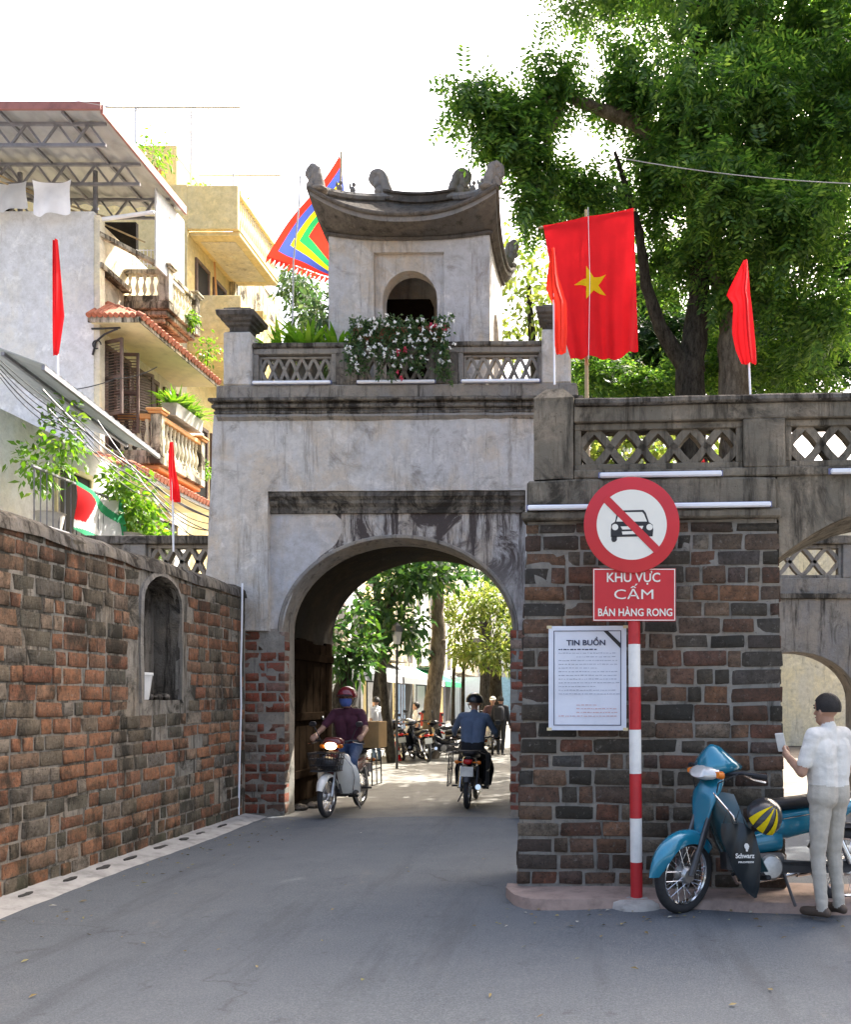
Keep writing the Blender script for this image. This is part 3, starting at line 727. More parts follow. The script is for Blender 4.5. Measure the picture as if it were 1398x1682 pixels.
m.grid(cop, 8, 60); me = m.mesh('coping', MAT['trim_stone'], True, 60); rough(me, .012, 5, 0); link('coping', me, lw)
m = MB(); quad([(S0, .6, 0), (S0, .6, WH-.1), (S1, .6, WH-.1), (S1, .6, 0)]); quad([(S1, 0, 0), (S1, .6, 0), (S1, .6, WH-.14), (S1, 0, WH-.14)]); m.build('wall_back', MAT['mortar'], lw)
wb = brick_meshes(MAT['wall_brick']); far = MB(); frnd = []; cand = []
z = .03
while z < WH-.2:
    h = random.uniform(.122, .15); s = S1-.02-random.uniform(0, .2)
    while s > S0:
        L = random.choice((.14, .16, .27, .3, .33, .36, .38)); a, b = s-L, s; c = (a+b)/2
        wob = .02*math.sin(c*.8+z)
        ok = not (b > NY0-.03 and a < NY1+.03 and z+h > NZ0-.02 and z < NZT+.03 and (z < NZS or (abs(c-ncx) < nhw+.1)))
        if ok and random.random() > .03: cand.append((c, z+h/2+wob*.5, L-random.uniform(.006, .016), h-random.uniform(.004, .014)))
        s -= L+.012
    z += h+.012
near = [q for q in cand if 12.1+q[0] > 6.95]
near.sort(key=lambda q: 12.1+q[0]-.001*q[2]); sel = set(near[:300])
for q in cand:
    c, zc, L, h = q; dx = random.uniform(-.005, .006)
    if q in sel:
        o = link('brick', random.choice(wb), face, T(-.061+dx, c, zc) @ RX(random.uniform(-.025, .025))); o.scale = (.14, L, h)
    else:
        b_ = random.choice(UB); rr = random.random(); far.add(b_.v, b_.f, T(-.061+dx, c, zc) @ RX(random.uniform(-.025, .025)) @ Matrix.Diagonal((.14, L, h, 1))); frnd += [rr]*len(b_.v)
me = far.mesh('bricks', MAT['wall_brick_far'], True, 60); at_ = me.attributes.new('rnd', 'FLOAT', 'POINT'); at_.data.foreach_set('value', frnd)
tag(link('bricks', me, face), kind='stuff')
# ------------------------------------------------------------------ right bastion
BX, BY, BR = -.61, 7.37, R(-4)
bast = empty('brick_bastion', (BX, BY, 0), BR, 'dark weathered brick bastion with lattice parapet on the right', 'bastion')
m = MB(); m.ext([(.02, .0), (2.24, .0), (2.17, 3.12), (.10, 3.12)], .05, 1.15)
me = m.mesh('pier', MAT['mortar']); rough(me, .007, 6, 5); pier = link('pier', me, bast)
bm_ = brick_meshes(MAT['bastion_brick']); z = .078
while z < 3.05:
    h = random.uniform(.12, .152)
    if z+h > 3.1: h = 3.1-z
    f = (z+h/2)/3.12; xl, xr = .0+.08*f, 2.26-.07*f; x = xl
    while x < xr-.03:
        wd = random.choice((.13, .15, .22, .28, .31, .34, .36)); wd = min(wd, xr-x)
        if xr-x-wd < .1: wd = xr-x
        o = link('brick', random.choice(bm_), pier, T(x+wd/2, (.117+random.uniform(-.007, .006)), z+h/2+.006*math.sin(x*2.2)) @ RY(random.uniform(-.02, .02)))
        o.scale = (wd-random.uniform(.008, .034), .16, h-random.uniform(.006, .03)); x += wd
    # return bricks up the right reveal
    for yy in (.32, .62, .92):
        o = link('brick', random.choice(bm_), pier, T(xr-.06, yy, z+h/2)); o.scale = (.14+random.uniform(-.02, .02), .27, h-.014)
        o = link('brick', random.choice(bm_), pier, T(xl+.06, yy, z+h/2)); o.scale = (.14+random.uniform(-.02, .02), .27, h-.014)
    z += h+.004
# plaster wall over the side arch and the pier beyond it
m = MB(); n = 20; ax0, ax1, zs_, sg = 2.19, 4.3, 2.8, .42
pts = [(ax0+(ax1-ax0)*i/n, zs_+sg*(1-(2*i/n-1)**2)) for i in range(n+1)]
for i in range(n):
    a, b = pts[i], pts[i+1]; m.ext([a, b, (b[0], 3.47), (a[0], 3.47)], .06, 1.15)
m.ext([(ax1, 0), (6.2, 0), (6.2, 3.47), (ax1, 3.47)], .06, 1.15)
m.ext([(2.175, 3.12), (ax0, 3.12), (ax0, 3.47), (2.175, 3.47)], .06, 1.15)
me = m.mesh('side_arch', MAT['bastion_stone']); rough(me, .008, 3, 1); link('side_arch', me, bast)
m = MB(); m.b2(.06, 2.2, -.035, 1.2, 3.121, 3.19, .015); me = m.mesh('ledge', MAT['bastion_stone']); rough(me, .01, 4, 5); link('ledge', me, bast)
m = MB(); m.b2(.10, 2.17, .02, 1.15, 3.191, 3.465, .02); me = m.mesh('parapet_block', MAT['bastion_stone']); rough(me, .01, 3, 4); link('parapet_block', me, bast)
pw = [(3.47, .165), (4.13, .165), (4.15, .17), (4.255, .075), (4.27, .03)]
m = MB(); xm, ym = .325, .2
vs = [(xm+i*h, ym+j*h, z) for z, h in pw for i, j in ((-1, -1), (1, -1), (1, 1), (-1, 1))]
m.add(vs, [(4*a+b, 4*a+(b+1) % 4, 4*a+4+(b+1) % 4, 4*a+4+b) for a in range(len(pw)-1) for b in range(4)]+[tuple(4*(len(pw)-1)+b for b in range(4))])
me = m.mesh('corner_post', MAT['bastion_stone']); rough(me, .01, 4, 3); link('corner_post', me, bast)
m = MB(); m.b2(.495, 6.2, .0, .36, 4.075, 4.135, .015); me = m.mesh('rail', MAT['trim_stone']); rough(me, .009, 4, 5); link('rail', me, bast)
m = MB(); m.b2(.495, 6.2, .04, .32, 3.945, 4.074, .008); me = m.mesh('rail_soffit', MAT['bastion_stone']); rough(me, .006, 4, 4); link('rail_soffit', me, bast)
m = MB(); m.b2(.495, 6.2, .035, .33, 3.472, 3.545, .01); me = m.mesh('panel_sill', MAT['bastion_stone']); rough(me, .008, 4, 4); link('panel_sill', me, bast)
for x0, x1 in ((1.90, 2.24), (3.66, 4.0), (5.5, 6.2)):
    m = MB(); m.b2(x0, x1, .036, .33, 3.546, 3.944, .008); me = m.mesh('post', MAT['bastion_stone']); rough(me, .008, 4, 3); link('post', me, bast)
for x0, x1 in ((.497, 1.898), (2.242, 3.658), (4.002, 5.498)):
    lattice(bast, MAT['bastion_stone'], x0, x1, 3.548, 3.942, .08, .27, 5, .062, .055)
c = T(BX, BY, 0) @ RZ(BR)
tube_light(c @ Vector((.715, .01, 3.49)), c @ Vector((1.72, .01, 3.49)), 'white tube light right below the big lattice of the bastion', .021)
tube_light(c @ Vector((.12, -.05, 3.217)), c @ Vector((1.2, -.05, 3.217)), 'white tube light on the ledge running behind the round sign', .02)
tube_light(c @ Vector((1.23, -.05, 3.217)), c @ Vector((2.11, -.05, 3.217)), 'white tube light on the ledge right of the round sign', .02)
tube_light(c @ Vector((2.6, .01, 3.49)), c @ Vector((3.5, .01, 3.49)), 'white tube light below the lattice at the right edge', .021)
# ------------------------------------------------------------------ low wings either side of the gate
for nm, x0, x1, lab in (('l', -9.3, -5.37, 'low grey wing wall with lattice parapet left of the gate'), ('r', .02, 5.5, 'low plaster wing wall behind the right bastion arch')):
    wg = empty('wing_wall', ((x0+x1)/2, 12.75, 0), 0, lab, 'wall'); h = (x1-x0)/2
    m = MB(); arch_wall(m, -h, h, -.02, 3.05, -.15, .45, .2, .9, 1.6, .7, 20); me = m.mesh('wall', MAT['ledge_stone']); link('wall', me, wg)
    m = MB(); m.b2(-h, h, -.19, .49, 3.051, 3.13, .012); m.build('ledge', MAT['trim_stone'], wg)
    m = MB(); m.b2(-h, h, -.08, .2, 3.131, 3.36, .01); m.build('parapet_block', MAT['ledge_stone'], wg)
    m = MB(); m.b2(-h, h, -.1, .22, 3.85, 3.97, .012); me = m.mesh('rail', MAT['trim_stone']); rough(me, .008, 4, 4); link('rail', me, wg)
    npan = 3; wpan = 2*h/npan
    for i in range(npan):
        xa = -h+i*wpan
        m = MB(); m.b2(xa, xa+.33, -.07, .19, 3.361, 3.849, .01); m.build('post', MAT['ledge_stone'], wg)
        lattice(wg, MAT['ledge_stone'], xa+.332, xa+wpan-.002, 3.362, 3.848, -.02, .14, 4, .055, .05)
# loose white conduit standing in the corner of wall and gate
m = MB(); m.tube([at(398, 958, 11.9), at(397, 1040, 11.9), at(395.5, 1090, 11.9), at(396, 1160, 11.9), at(393.5, 1250, 11.9), at(392, 1338, 11.9)], .013, 8)
tag(m.build('conduit', MAT['white_tube'], None, None, True), 'thin white conduit running down the corner of brick wall and gate', 'conduit')
# ------------------------------------------------------------------ foliage
def unit(a): return a/np.maximum(np.linalg.norm(a, axis=1, keepdims=True), 1e-9)
def mesh_quads(name, V, mat):
    """V: (n,4,3) array of leaf quads"""
    n = len(V); me = bpy.data.meshes.new(name); me.vertices.add(n*4); me.vertices.foreach_set('co', V.reshape(-1).astype(np.float32))
    me.loops.add(n*4); me.loops.foreach_set('vertex_index', np.arange(n*4, dtype=np.int32))
    me.polygons.add(n); me.polygons.foreach_set('loop_start', np.arange(0, n*4, 4, dtype=np.int32))
    me.update(calc_edges=True); me.materials.append(mat); return me
def sample(clumps, rng, shell=.55):
    P = []; O = []
    for c, r, k in clumps:
        d = unit(rng.normal(size=(k, 3))); q = rng.uniform(0, 1, (k, 1))**shell
        wob = 1+.22*np.sin(d[:, :1]*7+c[0])*np.sin(d[:, 1:2]*6+c[1])+.15*np.sin(d[:, 2:]*9+c[2])
        P.append(np.array(c)+d*q*wob*np.array(r)); O.append(d)
    return np.concatenate(P), np.concatenate(O)
def fronds(clumps, seed, L=.4, K=6, ll=.14, lw=.046, droop=.55, per=9, spread=.17):
    rng = np.random.default_rng(seed)          # twig tips first, then a spray of fronds at each tip
    C, _ = sample([(c, r, max(2, k//per)) for c, r, k in clumps], rng, .7)
    P = np.repeat(C, per, axis=0); O = unit(rng.normal(size=P.shape)); P = P+O*spread*rng.uniform(.1, 1, (len(P), 1))*np.array([1, 1, .7]); n = len(P)
    d = unit(O*.8+rng.normal(size=(n, 3))*.7+np.array([0, 0, -droop])); up = unit(np.array([0, 0, 1.])+rng.normal(size=(n, 3))*.35)
    b = unit(np.cross(d, up)); Lf = L*rng.uniform(.7, 1.25, (n, 1)); out = []
    for j in range(K):
        t = (j+.6)/K
        for sgn in (-1, 1):
            base = P+d*Lf*t+np.array([0, 0, -1])*(t*t*.12*Lf)
            l = ll*rng.uniform(.8, 1.2, (n, 1))*(1-.45*abs(t-.45)); dr = unit(b*sgn*.9+d*.45+np.array([0, 0, -.25])+rng.normal(size=(n, 3))*.12)
            wv = unit(np.cross(dr, np.cross(b, d)+rng.normal(size=(n, 3))*.25))*lw*.5
            out.append(np.stack([base, base+dr*l*.45+wv, base+dr*l, base+dr*l*.45-wv], axis=1))
    return np.concatenate(out)
def leaves(clumps, seed, ll=.14, lw=.06, droop=.3, shell=.5, up=.6):
    rng = np.random.default_rng(seed); P, O = sample(clumps, rng, shell); n = len(P)
    d = unit(O*.7+rng.normal(size=(n, 3))*.6+np.array([0, 0, -droop])); nrm = unit(np.array([0, 0, 1.])*up+rng.normal(size=(n, 3))*.5)
    wv = unit(np.cross(d, nrm))*lw*.5*rng.uniform(.7, 1.2, (n, 1)); l = ll*rng.uniform(.65, 1.25, (n, 1))
    return np.stack([P, P+d*l*.45+wv, P+d*l+np.array([0, 0, -.15])*l, P+d*l*.45-wv], axis=1)
def blades(c, n, seed, L=.4, lw=.035, spread=.9, rad=.1):
    """arching strap leaves from a pot (three quads each)"""
    rng = np.random.default_rng(seed); a = rng.uniform(0, 2*PI, n); tilt = rng.uniform(.15, spread, n)
    h = np.stack([np.cos(a), np.sin(a), np.zeros(n)], 1); P = np.array(c)+h*rng.uniform(0, rad, (n, 1)); out = []
    l = L*rng.uniform(.6, 1.1, (n, 1)); side = np.stack([-np.sin(a), np.cos(a), np.zeros(n)], 1)
    pts = [P]
    for t in (.35, .7, 1.0):
        pts.append(P+l*(h*np.sin(tilt)[:, None]*t*(1+.5*t)+np.array([0, 0, 1])*(np.cos(tilt)[:, None]*t-.55*t*t*np.sin(tilt)[:, None])))
    ws = [lw*.5, lw*.55, lw*.4, lw*.05]
    for i in range(3): out.append(np.stack([pts[i]-side*ws[i], pts[i]+side*ws[i], pts[i+1]+side*ws[i+1], pts[i+1]-side*ws[i+1]], 1))
    return np.concatenate(out)
def tree(name, label, base, trunks, crown, mat, leafm, group=None, crownname='crown'):
    e = empty(name, base, 0, label, 'tree', group); b = Vector(base)
    m = MB()
    for pts, rs in trunks:
        P = [Vector(p)-b for p in pts]; Q = []; Rr = []
        for i in range(len(P)-1):          # smooth and knotty
            for k in range(4):
                t = k/4; Q.append(P[i].lerp(P[i+1], t)+Vector((random.uniform(-1, 1), random.uniform(-1, 1), 0))*rs[i]*.1); Rr.append((rs[i]+(rs[i+1]-rs[i])*t)*random.uniform(.94, 1.07))
        Q.append(P[-1]); Rr.append(rs[-1]); m.tube(Q, Rr, 10)
    m.build('trunk', mat, e, None, True, 80)
    if crown is not None:
        me = mesh_quads(crownname, crown-np.array(base), leafm); link(crownname, me, e)
    return e
def V3(u, v, Y): return tuple(at(u, v, Y))
# the two big trees behind the bastion
cl = []
def cz(u, v, Y, ru, rv, ry, k): c = at(u, v, Y); s = Y/F; cl.append((tuple(c), (ru*s, ry, rv*s), k))
for a in ((1040, 150, 14, 80, 50, .9, 405), (1130, 190, 13.6, 85, 75, 1.0, 580), (1240, 150, 14, 100, 80, 1.2, 634), (1345, 210, 14.5, 90, 120, 1.2, 580),
          (1075, 295, 14.4, 62, 55, .8, 391), (1180, 320, 13.4, 85, 85, .9, 648), (1300, 370, 13.8, 85, 100, 1.0, 648), (1110, 420, 14.9, 70, 60, .8, 337), (1215, 460, 14.5, 75, 65, .8, 391), (1345, 520, 14.4, 70, 100, .9, 445),
          (1180, 40, 14.5, 120, 50, 1.3, 405), (1330, 50, 15, 110, 60, 1.3, 405), (1250, 260, 14.6, 70, 50, .7, 297), (990, 610, 15.8, 60, 40, .5, 175), (1070, 620, 16.2, 70, 40, .6, 202), (1300, 600, 15.5, 70, 70, .7, 243), (1180, 590, 16, 60, 70, .6, 229)): cz(*a)
# the part of the crown that rises above and to the right of the picture
for c, r, k in (((4.5, 15, 12.5), (2.2, 2.0, 1.8), 1755), ((2.5, 15.5, 14.6), (2.4, 2.0, 1.4), 1620), ((.6, 15, 14.4), (1.6, 1.6, 1.2), 945), ((6.6, 14.5, 11), (2.2, 2, 2.2), 1485), ((5.6, 12.6, 9.2), (1.8, 1.6, 1.8), 1080), ((4.2, 17.5, 11.5), (2.6, 1.8, 2.4), 1620), ((7.6, 17, 12.5), (2, 2, 2.2), 945)): cl.append((c, r, k))
tree('rain_tree', 'big dark trunked tree with feathery leaves behind the red national flag', (1.72, 14.5, 0),
     [([(1.72, 14.5, -.1), V3(1135, 760, 14.5), V3(1133, 600, 14.5)], [.33, .27, .23]), ([V3(1130, 612, 14.5), V3(1085, 540, 14.4), V3(1062, 470, 14.3), V3(1050, 380, 14.2), V3(1010, 250, 14)], [.15, .12, .09, .07, .03]),
      ([V3(1135, 610, 14.5), V3(1146, 520, 14.6), V3(1150, 400, 14.6), V3(1130, 250, 14.4), (1.9, 14.6, 13.5)], [.22, .19, .15, .11, .04]), ([V3(1150, 410, 14.6), V3(1230, 280, 14.5), V3(1290, 120, 14.6), (4.5, 15, 12.5)], [.11, .09, .06, .03])],
     fronds(cl, 3), MAT['bark'], MAT['leaf_canopy'])
cl2 = cl; cl = []
for a in ((835, 210, 13.2, 60, 36, .6, 283), (880, 262, 13.4, 36, 48, .45, 202), (880, 330, 13.3, 32, 32, .4, 128), (950, 305, 13.8, 48, 24, .45, 162), (780, 160, 13, 50, 26, .5, 128), (905, 140, 13.5, 60, 30, .6, 202), (985, 335, 13.9, 50, 28, .45, 162), (870, 180, 13.3, 40, 26, .5, 121)): cz(*a)
for c, r, k in (((-.4, 14.5, 15.2), (1.7, 1.6, .9), 675), ((.4, 16.5, 15.4), (1.6, 1.4, 1.0), 607)): cl.append((c, r, k))
tree('rain_tree', 'lighter barked tree whose feathery branches reach over the gate roof', (2.47, 14.6, 0),
     [([(2.47, 14.6, -.1), V3(1212, 740, 14.6), V3(1208, 620, 14.6), V3(1200, 520, 14.6), V3(1150, 330, 14.4), V3(1040, 200, 14), V3(930, 160, 13.6), V3(820, 180, 13.3)], [.34, .3, .26, .22, .17, .12, .07, .03]), ([V3(930, 160, 13.6), V3(890, 250, 13.4), V3(880, 320, 13.3)], [.05, .03, .015])],
     fronds(cl, 5), MAT['bark_light'], MAT['leaf_canopy'], None)
# paler tree far behind, seen between tower and flag
cl = []
for a in ((850, 430, 19, 45, 60, .8, 260), (870, 520, 19, 50, 50, .8, 240), (830, 560, 19.5, 40, 40, .6, 160), (905, 470, 19.6, 40, 80, .8, 220)): cz(*a)
tree('street_tree', 'pale green tree far behind the tower, left of the national flag', (-.9, 19.2, 0), [([(-.9, 19.2, -.1), (-.95, 19.2, 6), V3(868, 470, 19.2)], [.2, .16, .06])], leaves(cl, 9, .2, .09), MAT['bark'], MAT['leaf_bright'])
# street trees seen through the arch
cl = []
for a in ((665, 955, 21.5, 55, 34, .7, 360), (715, 945, 22, 60, 30, .8, 330), (620, 1000, 21.4, 40, 40, .6, 290), (660, 1030, 21, 36, 34, .5, 230), (690, 900, 22, 90, 40, 1.2, 500), (612, 1065, 20.8, 34, 22, .4, 120)): cz(*a)
tree('street_tree', 'thin leaning tree with large dark leaves behind the man in white', (-5.0, 22.0, 0),
     [([V3(645, 1252, 22.4), V3(634, 1170, 22), V3(628, 1100, 21.8), V3(632, 1020, 21.6), V3(650, 960, 21.6)], [.15, .115, .1, .08, .03]), ([V3(630, 1060, 21.7), V3(610, 1020, 21.4)], [.05, .02])], leaves(cl, 21, .26, .12), MAT['bark'], MAT['leaf_dark'])
cl = []
for a in ((705, 880, 24, 110, 40, 1.5, 600), (690, 1010, 23.6, 22, 36, .3, 70), (690, 1065, 23.6, 24, 16, .3, 60)): cz(*a)
tree('street_tree', 'stout pale trunked street tree standing among the parked motorbikes', (-4.2, 23.9, 0),
     [([V3(706, 1247, 23.9), V3(708, 1190, 23.9), V3(716, 1110, 23.9), V3(721, 1062, 23.9), V3(719, 990, 23.9), V3(720, 900, 23.9), V3(730, 800, 23.8)], [.27, .225, .2, .195, .165, .16, .09]), ([V3(720, 1060, 23.85), V3(730, 1052, 23.7)], [.12, .05])], leaves(cl, 22, .24, .11), MAT['bark_light'], MAT['leaf_dark'])
cl = []
for a in ((570, 1090, 17.2, 40, 30, .5, 260), (600, 1060, 17.4, 30, 28, .4, 150), (545, 1050, 17, 34, 40, .5, 200), (590, 1010, 17.4, 32, 30, .4, 130)): cz(*a)
tree('street_tree', 'low dark bushy tree just past the passage, above the riders helmet', (-4.95, 17.2, 0), [([(-4.95, 17.2, -.1), V3(558, 1140, 17.2), V3(575, 1070, 17.2)], [.2, .17, .06])], leaves(cl, 23, .2, .085), MAT['bark'], MAT['leaf_dark'])
cl = []
for a in ((790, 985, 26, 55, 30, 1.0, 620), (760, 1030, 26, 36, 34, .7, 380), (820, 1000, 26.4, 40, 40, .9, 420), (815, 1075, 25.6, 50, 28, .9, 560), (770, 1075, 25.8, 30, 20, .6, 230), (845, 1040, 26, 30, 50, .8, 320), (735, 990, 26, 24, 34, .5, 160)): cz(*a)
tree('street_tree', 'sunny yellow green tree on the right of the street beyond the arch', (-2.75, 28, 0), [([(-2.9, 28, -.1), V3(815, 1130, 28), V3(815, 1040, 27)], [.24, .2, .08])], leaves(cl, 24, .22, .085, .15), MAT['bark'], MAT['leaf_bright'])
cl = []
for a in ((800, 935, 38, 80, 30, 2, 500), (850, 1000, 40, 30, 60, 2, 300), (690, 930, 46, 80, 50, 3, 500)): cz(*a)
tree('street_tree', 'far dark leafy tree closing the top of the arch view', (-4.5, 39, 0), [([(-4.5, 39, -.1), (-4.5, 39, 5), (-4.4, 39, 7.5)], [.3, .25, .1])], leaves(cl, 25, .3, .14), MAT['bark'], MAT['leaf_dark'])
# bare twigs and limbs are part of the trunks above
for u, v0, lab in ((744, 1180, 'thin dark sapling stem left of the blue shirted rider'), (760, 1172, 'thin dark sapling stem nearest the blue shirted rider')):
    cl = []; cz(u+5, 1070, 26.5, 22, 16, .4, 90); p = at(u, v0, 27)
    tree('sapling', lab, (p.x, 27, 0), [([(p.x, 27, -.05), V3(u+1, 1120, 27), V3(u+3, 1050, 26.8)], [.06, .055, .03])], leaves(cl, u, .2, .08), MAT['bark'], MAT['leaf_bright'], 'thin saplings beyond the arch')

# one tree fills the view above the parapet; hidden right-kerb trees added for shade
cl = []
for a in ((1000, 600, 19, 60, 60, 1.2, 700), (1090, 570, 18.5, 80, 90, 1.2, 1000), (1180, 590, 19, 70, 80, 1.2, 800), (1290, 560, 18, 100, 110, 1.5, 1100), (1390, 520, 18, 80, 140, 1.5, 800), (1060, 470, 19, 50, 50, 1, 260), (1250, 470, 18.6, 60, 60, 1, 300)): cz(*a)
tree('rain_tree', 'shady feathery tree further back behind the parapet', (3.1, 19.2, 0), [([(3.1, 19.2, -.1), (3.0, 19, 5), (3.3, 18.8, 8)], [.3, .25, .12])], fronds(cl, 31, .45, 6, .17, .055), MAT['bark'], MAT['leaf_dark'])
for i, (x, y, z, r, n, lab) in enumerate(((.9, 20.5, 7.2, 2.3, 1500, 'broad leafed street tree hidden behind the gate, nearest on the right'), (1.4, 26, 7.6, 2.7, 1600, 'second broad leafed street tree hidden on the right kerb'), (1.8, 32.5, 8, 2.9, 1600, 'third broad leafed street tree hidden on the right kerb'), (-7.6, 32, 7.4, 2.3, 1300, 'broad leafed street tree on the left pavement beyond the arch'))):
    tree('street_tree', lab, (x, y, 0), [([(x, y, -.1), (x+.1, y, z*.5), (x-.2, y+.1, z)], [.24, .2, .07]), ([(x+.1, y, z*.55), (x-1.2, y-.4, z*.85)], [.1, .03]), ([(x+.1, y, z*.6), (x+1.1, y+.6, z*.95)], [.1, .03])],
         leaves([((x, y, z), (r, r, r*.7), n), ((x-1.5, y-.5, z-.8), (1.5, 1.6, .9), n//3), ((x+1.2, y+.8, z-.6), (1.4, 1.5, 1), n//3)], 200+i, .34, .17), MAT['bark'], MAT['leaf_dark'] if i % 2 else MAT['leaf_bright'], 'shade trees along the street behind the gate')
# ------------------------------------------------------------------ houses on the left
def balus_mesh(h, r, mat):
    m = MB(); m.lathe([(r*.75, 0), (r*.75, h*.06), (r*.45, h*.1), (r*.6, h*.2), (r, h*.34), (r*.85, h*.5), (r*.4, h*.68), (r*.42, h*.78), (r*.7, h*.84), (r*.5, h*.88), (r*.75, h*.93), (r*.75, h)], 8); return m.mesh('baluster', mat, True, 60)
def balcony(root, y0, y1, x1, zs, zr, mat, trim, bal, step=.17, post=.2, sill=.12):
    """slab with mouldings, posts, rails and turned balusters round three sides"""
    m = MB(); m.b2(0, x1, y0, y1, zs-.16, zs, .015); sl_ = m.build('balcony_slab', mat, root)
    m = MB(); m.b2(0, x1-.07, y0+.07, y1-.07, zs-.27, zs-.161, .02); m.b2(0, x1-.18, y0+.18, y1-.18, zs-.36, zs-.271, .02); m.build('slab_moulding', trim, sl_)
    m = MB(); m.b2(x1-.17, x1-.02, y0+.02, y1-.02, zs+.001, zs+sill, .008); m.b2(.0, x1-.171, y0+.02, y0+.17, zs+.001, zs+sill, .008); m.build('plinth', mat, sl_)
    m = MB(); m.b2(x1-.19, x1-.01, y0+post, y1-post, zr-.1, zr, .012); m.build('rail', trim, root)
    m = MB(); m.b2(0, x1-post, y0+.01, y0+.18, zr-.1, zr, .012); m.build('rail', trim, root)
    for py in (y0+post/2, y1-post/2):
        m = MB(); m.b2(x1-post, x1, py-post/2, py+post/2, zs+.001, zr+.0, .012); p_ = m.build('post', mat, root)
        m = MB(); m.b2(x1-post-.04, x1+.04, py-post/2-.04, py+post/2+.04, zr+.001, zr+.05, .012); m.b2(x1-post-.07, x1+.07, py-post/2-.07, py+post/2+.07, zr+.051, zr+.1, .012); m.build('post_cap', trim, p_)
    h = zr-.1-zs-sill; bmh = balus_mesh(h, step*.36, bal)
    y = y0+post+step*.5
    while y < y1-post-.03: link('baluster', bmh, root, T(x1-.095, y, zs+sill)); y += step
    x = step*.6
    while x < x1-post-.03: link('baluster', bmh, root, T(x, y0+.095, zs+sill)); x += step
def tile_canopy(root, y0, y1, x1, z0, z1, lip, n=22):
    m = MB(); m.b2(.0, x1-.03, y0+.03, y1, z0-.07, z0-.02, .006); c = m.build('canopy_slab', MAT['cream_paint'], root)
    m = MB(); m.b2(x1-.029, x1, y0, y1, z0-.1, z0+.01, .006); m.b2(0, x1, y0, y0+.029, z0-.1, z0+.008, .006); m.build('canopy_edge', lip, c)
    m = MB(); m.ext([(0, z0-.019), (x1-.02, z0-.019), (0, z1-.05)], y0+.5, y1); m.build('canopy_core', lip, c)
    w_ = (y1-y0)/n
    me = None
    for i in range(n):
        y = y0+(i+.5)*w_; top = min(1.0, (y-y0)/.55)
        m = MB(); L = Vector((-x1*top, 0, (z1-z0)*top)); p0 = Vector((x1+.05, 0, z0+.015))
        m.tube([p0, p0+L], w_*.46, 8); link('roof_tile', m.mesh('roof_tile', MAT['roof_tile'], True, 60), c, T(0, y, 0))
    for i in range(9):                        # hipped near end
        x = (i+.4)*x1/9.5; m = MB(); top = (x1-x)/x1
        m.tube([(x, y0-.05, z0+.015), (x-.0, y0+.55*(1-x/x1)+.01, z0+.015+(z1-z0)*(1-x/x1))], x1/20, 8); m.build('roof_tile', MAT['roof_tile'], c, None, True)
def shutter(root, hinge, ang, wd, z0, z1):
    """louvred leaf hinged at (0, hinge) swinging out by ang"""
    M = T(0.02, hinge, 0) @ RZ(ang); m = MB(); m.M = M
    m.b2(-.02, .02, 0, .05, z0, z1); m.b2(-.02, .02, wd-.05, wd, z0, z1)
    for z in (z0, (z0+z1)/2-.03, z1-.06): m.b2(-.019, .019, .05, wd-.05, z, z+.06)
    s_ = m.build('shutter', MAT['shutter_wood'], root)
    z = z0+.09; sm = None
    while z < z1-.09:
        m = MB(); m.M = M @ T(0, 0, z) @ RY(R(35)); m.b2(-.026, .026, .052, wd-.052, -.005, .005); m.build('slat', MAT['shutter_wood'], s_); z += .055
    return s_
def opening(root, y0, y1, z0, z1, depth=.14, frame=None, pane=None):
    f = frame or MAT['cream_paint']; m = MB()
    m.b2(-.03, .05, y0-.08, y0, z0, z1, .006); fr = m.build('window_frame', f, root)
    m = MB(); m.b2(-.03, .05, y1, y1+.08, z0, z1, .006); m.build('jamb', f, fr)
    m = MB(); m.b2(-.03, .055, y0-.08, y1+.08, z1+.001, z1+.09, .006); m.build('lintel', f, fr)
    m = MB(); m.b2(.001, .02, y0+.001, y1-.001, z0, z1-.001); m.build('pane', pane or MAT['interior_dark'], fr)
    return fr
HY = 17.07
ha = empty('town_house', (-9.5, HY, 0), 0, 'old cream town house with brown shutters, tiled canopies and balustraded balconies', 'house')
m = MB(); m.b2(-7, 0, 0, 3.86, 0, 10.9); m.build('wall', MAT['house_cream'], ha)
m = MB(); m.b2(-7, .03, -.14, -.002, 0, 10.96); m.build('side_wall', MAT['house_white'], ha)
m = MB(); m.b2(.001, .14, -.13, .06, 0, 10.9, .01); m.build('corner_strip', MAT['house_cream'], ha)
# second floor: shutters, doors, balcony, canopy
opening(ha, .35, 1.15, 6.6, 8.5, frame=MAT['shutter_wood']); opening(ha, 1.6, 2.35, 6.55, 8.5, frame=MAT['shutter_wood'], pane=MAT['shutter_wood']); opening(ha, 2.75, 3.5, 6.55, 8.5, frame=MAT['shutter_wood'])
shutter(ha, .24, R(-112), .5, 7.15, 8.62); shutter(ha, .62, R(-86), .48, 6.95, 8.55); shutter(ha, 1.28, R(-30), .5, 6.75, 8.5); shutter(ha, 2.4, R(-60), .42, 6.75, 8.4)
balcony(ha, .66, 2.74, .92, 6.5, 7.35, MAT['old_balcony'], MAT['orange_paint'], MAT['house_cream'])
tile_canopy(ha, -.3, 3.3, 1.0, 8.87, 9.35, MAT['old_balcony'], 24)
# third floor balcony
balcony(ha, 1.0, 2.46, .93, 9.76, 10.42, MAT['old_balcony'], MAT['old_balcony'], MAT['house_cream'], .15)
m = MB(); m.b2(-.3, .18, -.12, .99, 9.9, 10.0); m.bar((.1, -.1, 10.55), (.85, 1.0, 10.42), .1, .08); m.build('terrace_rail', MAT['old_balcony'], ha)
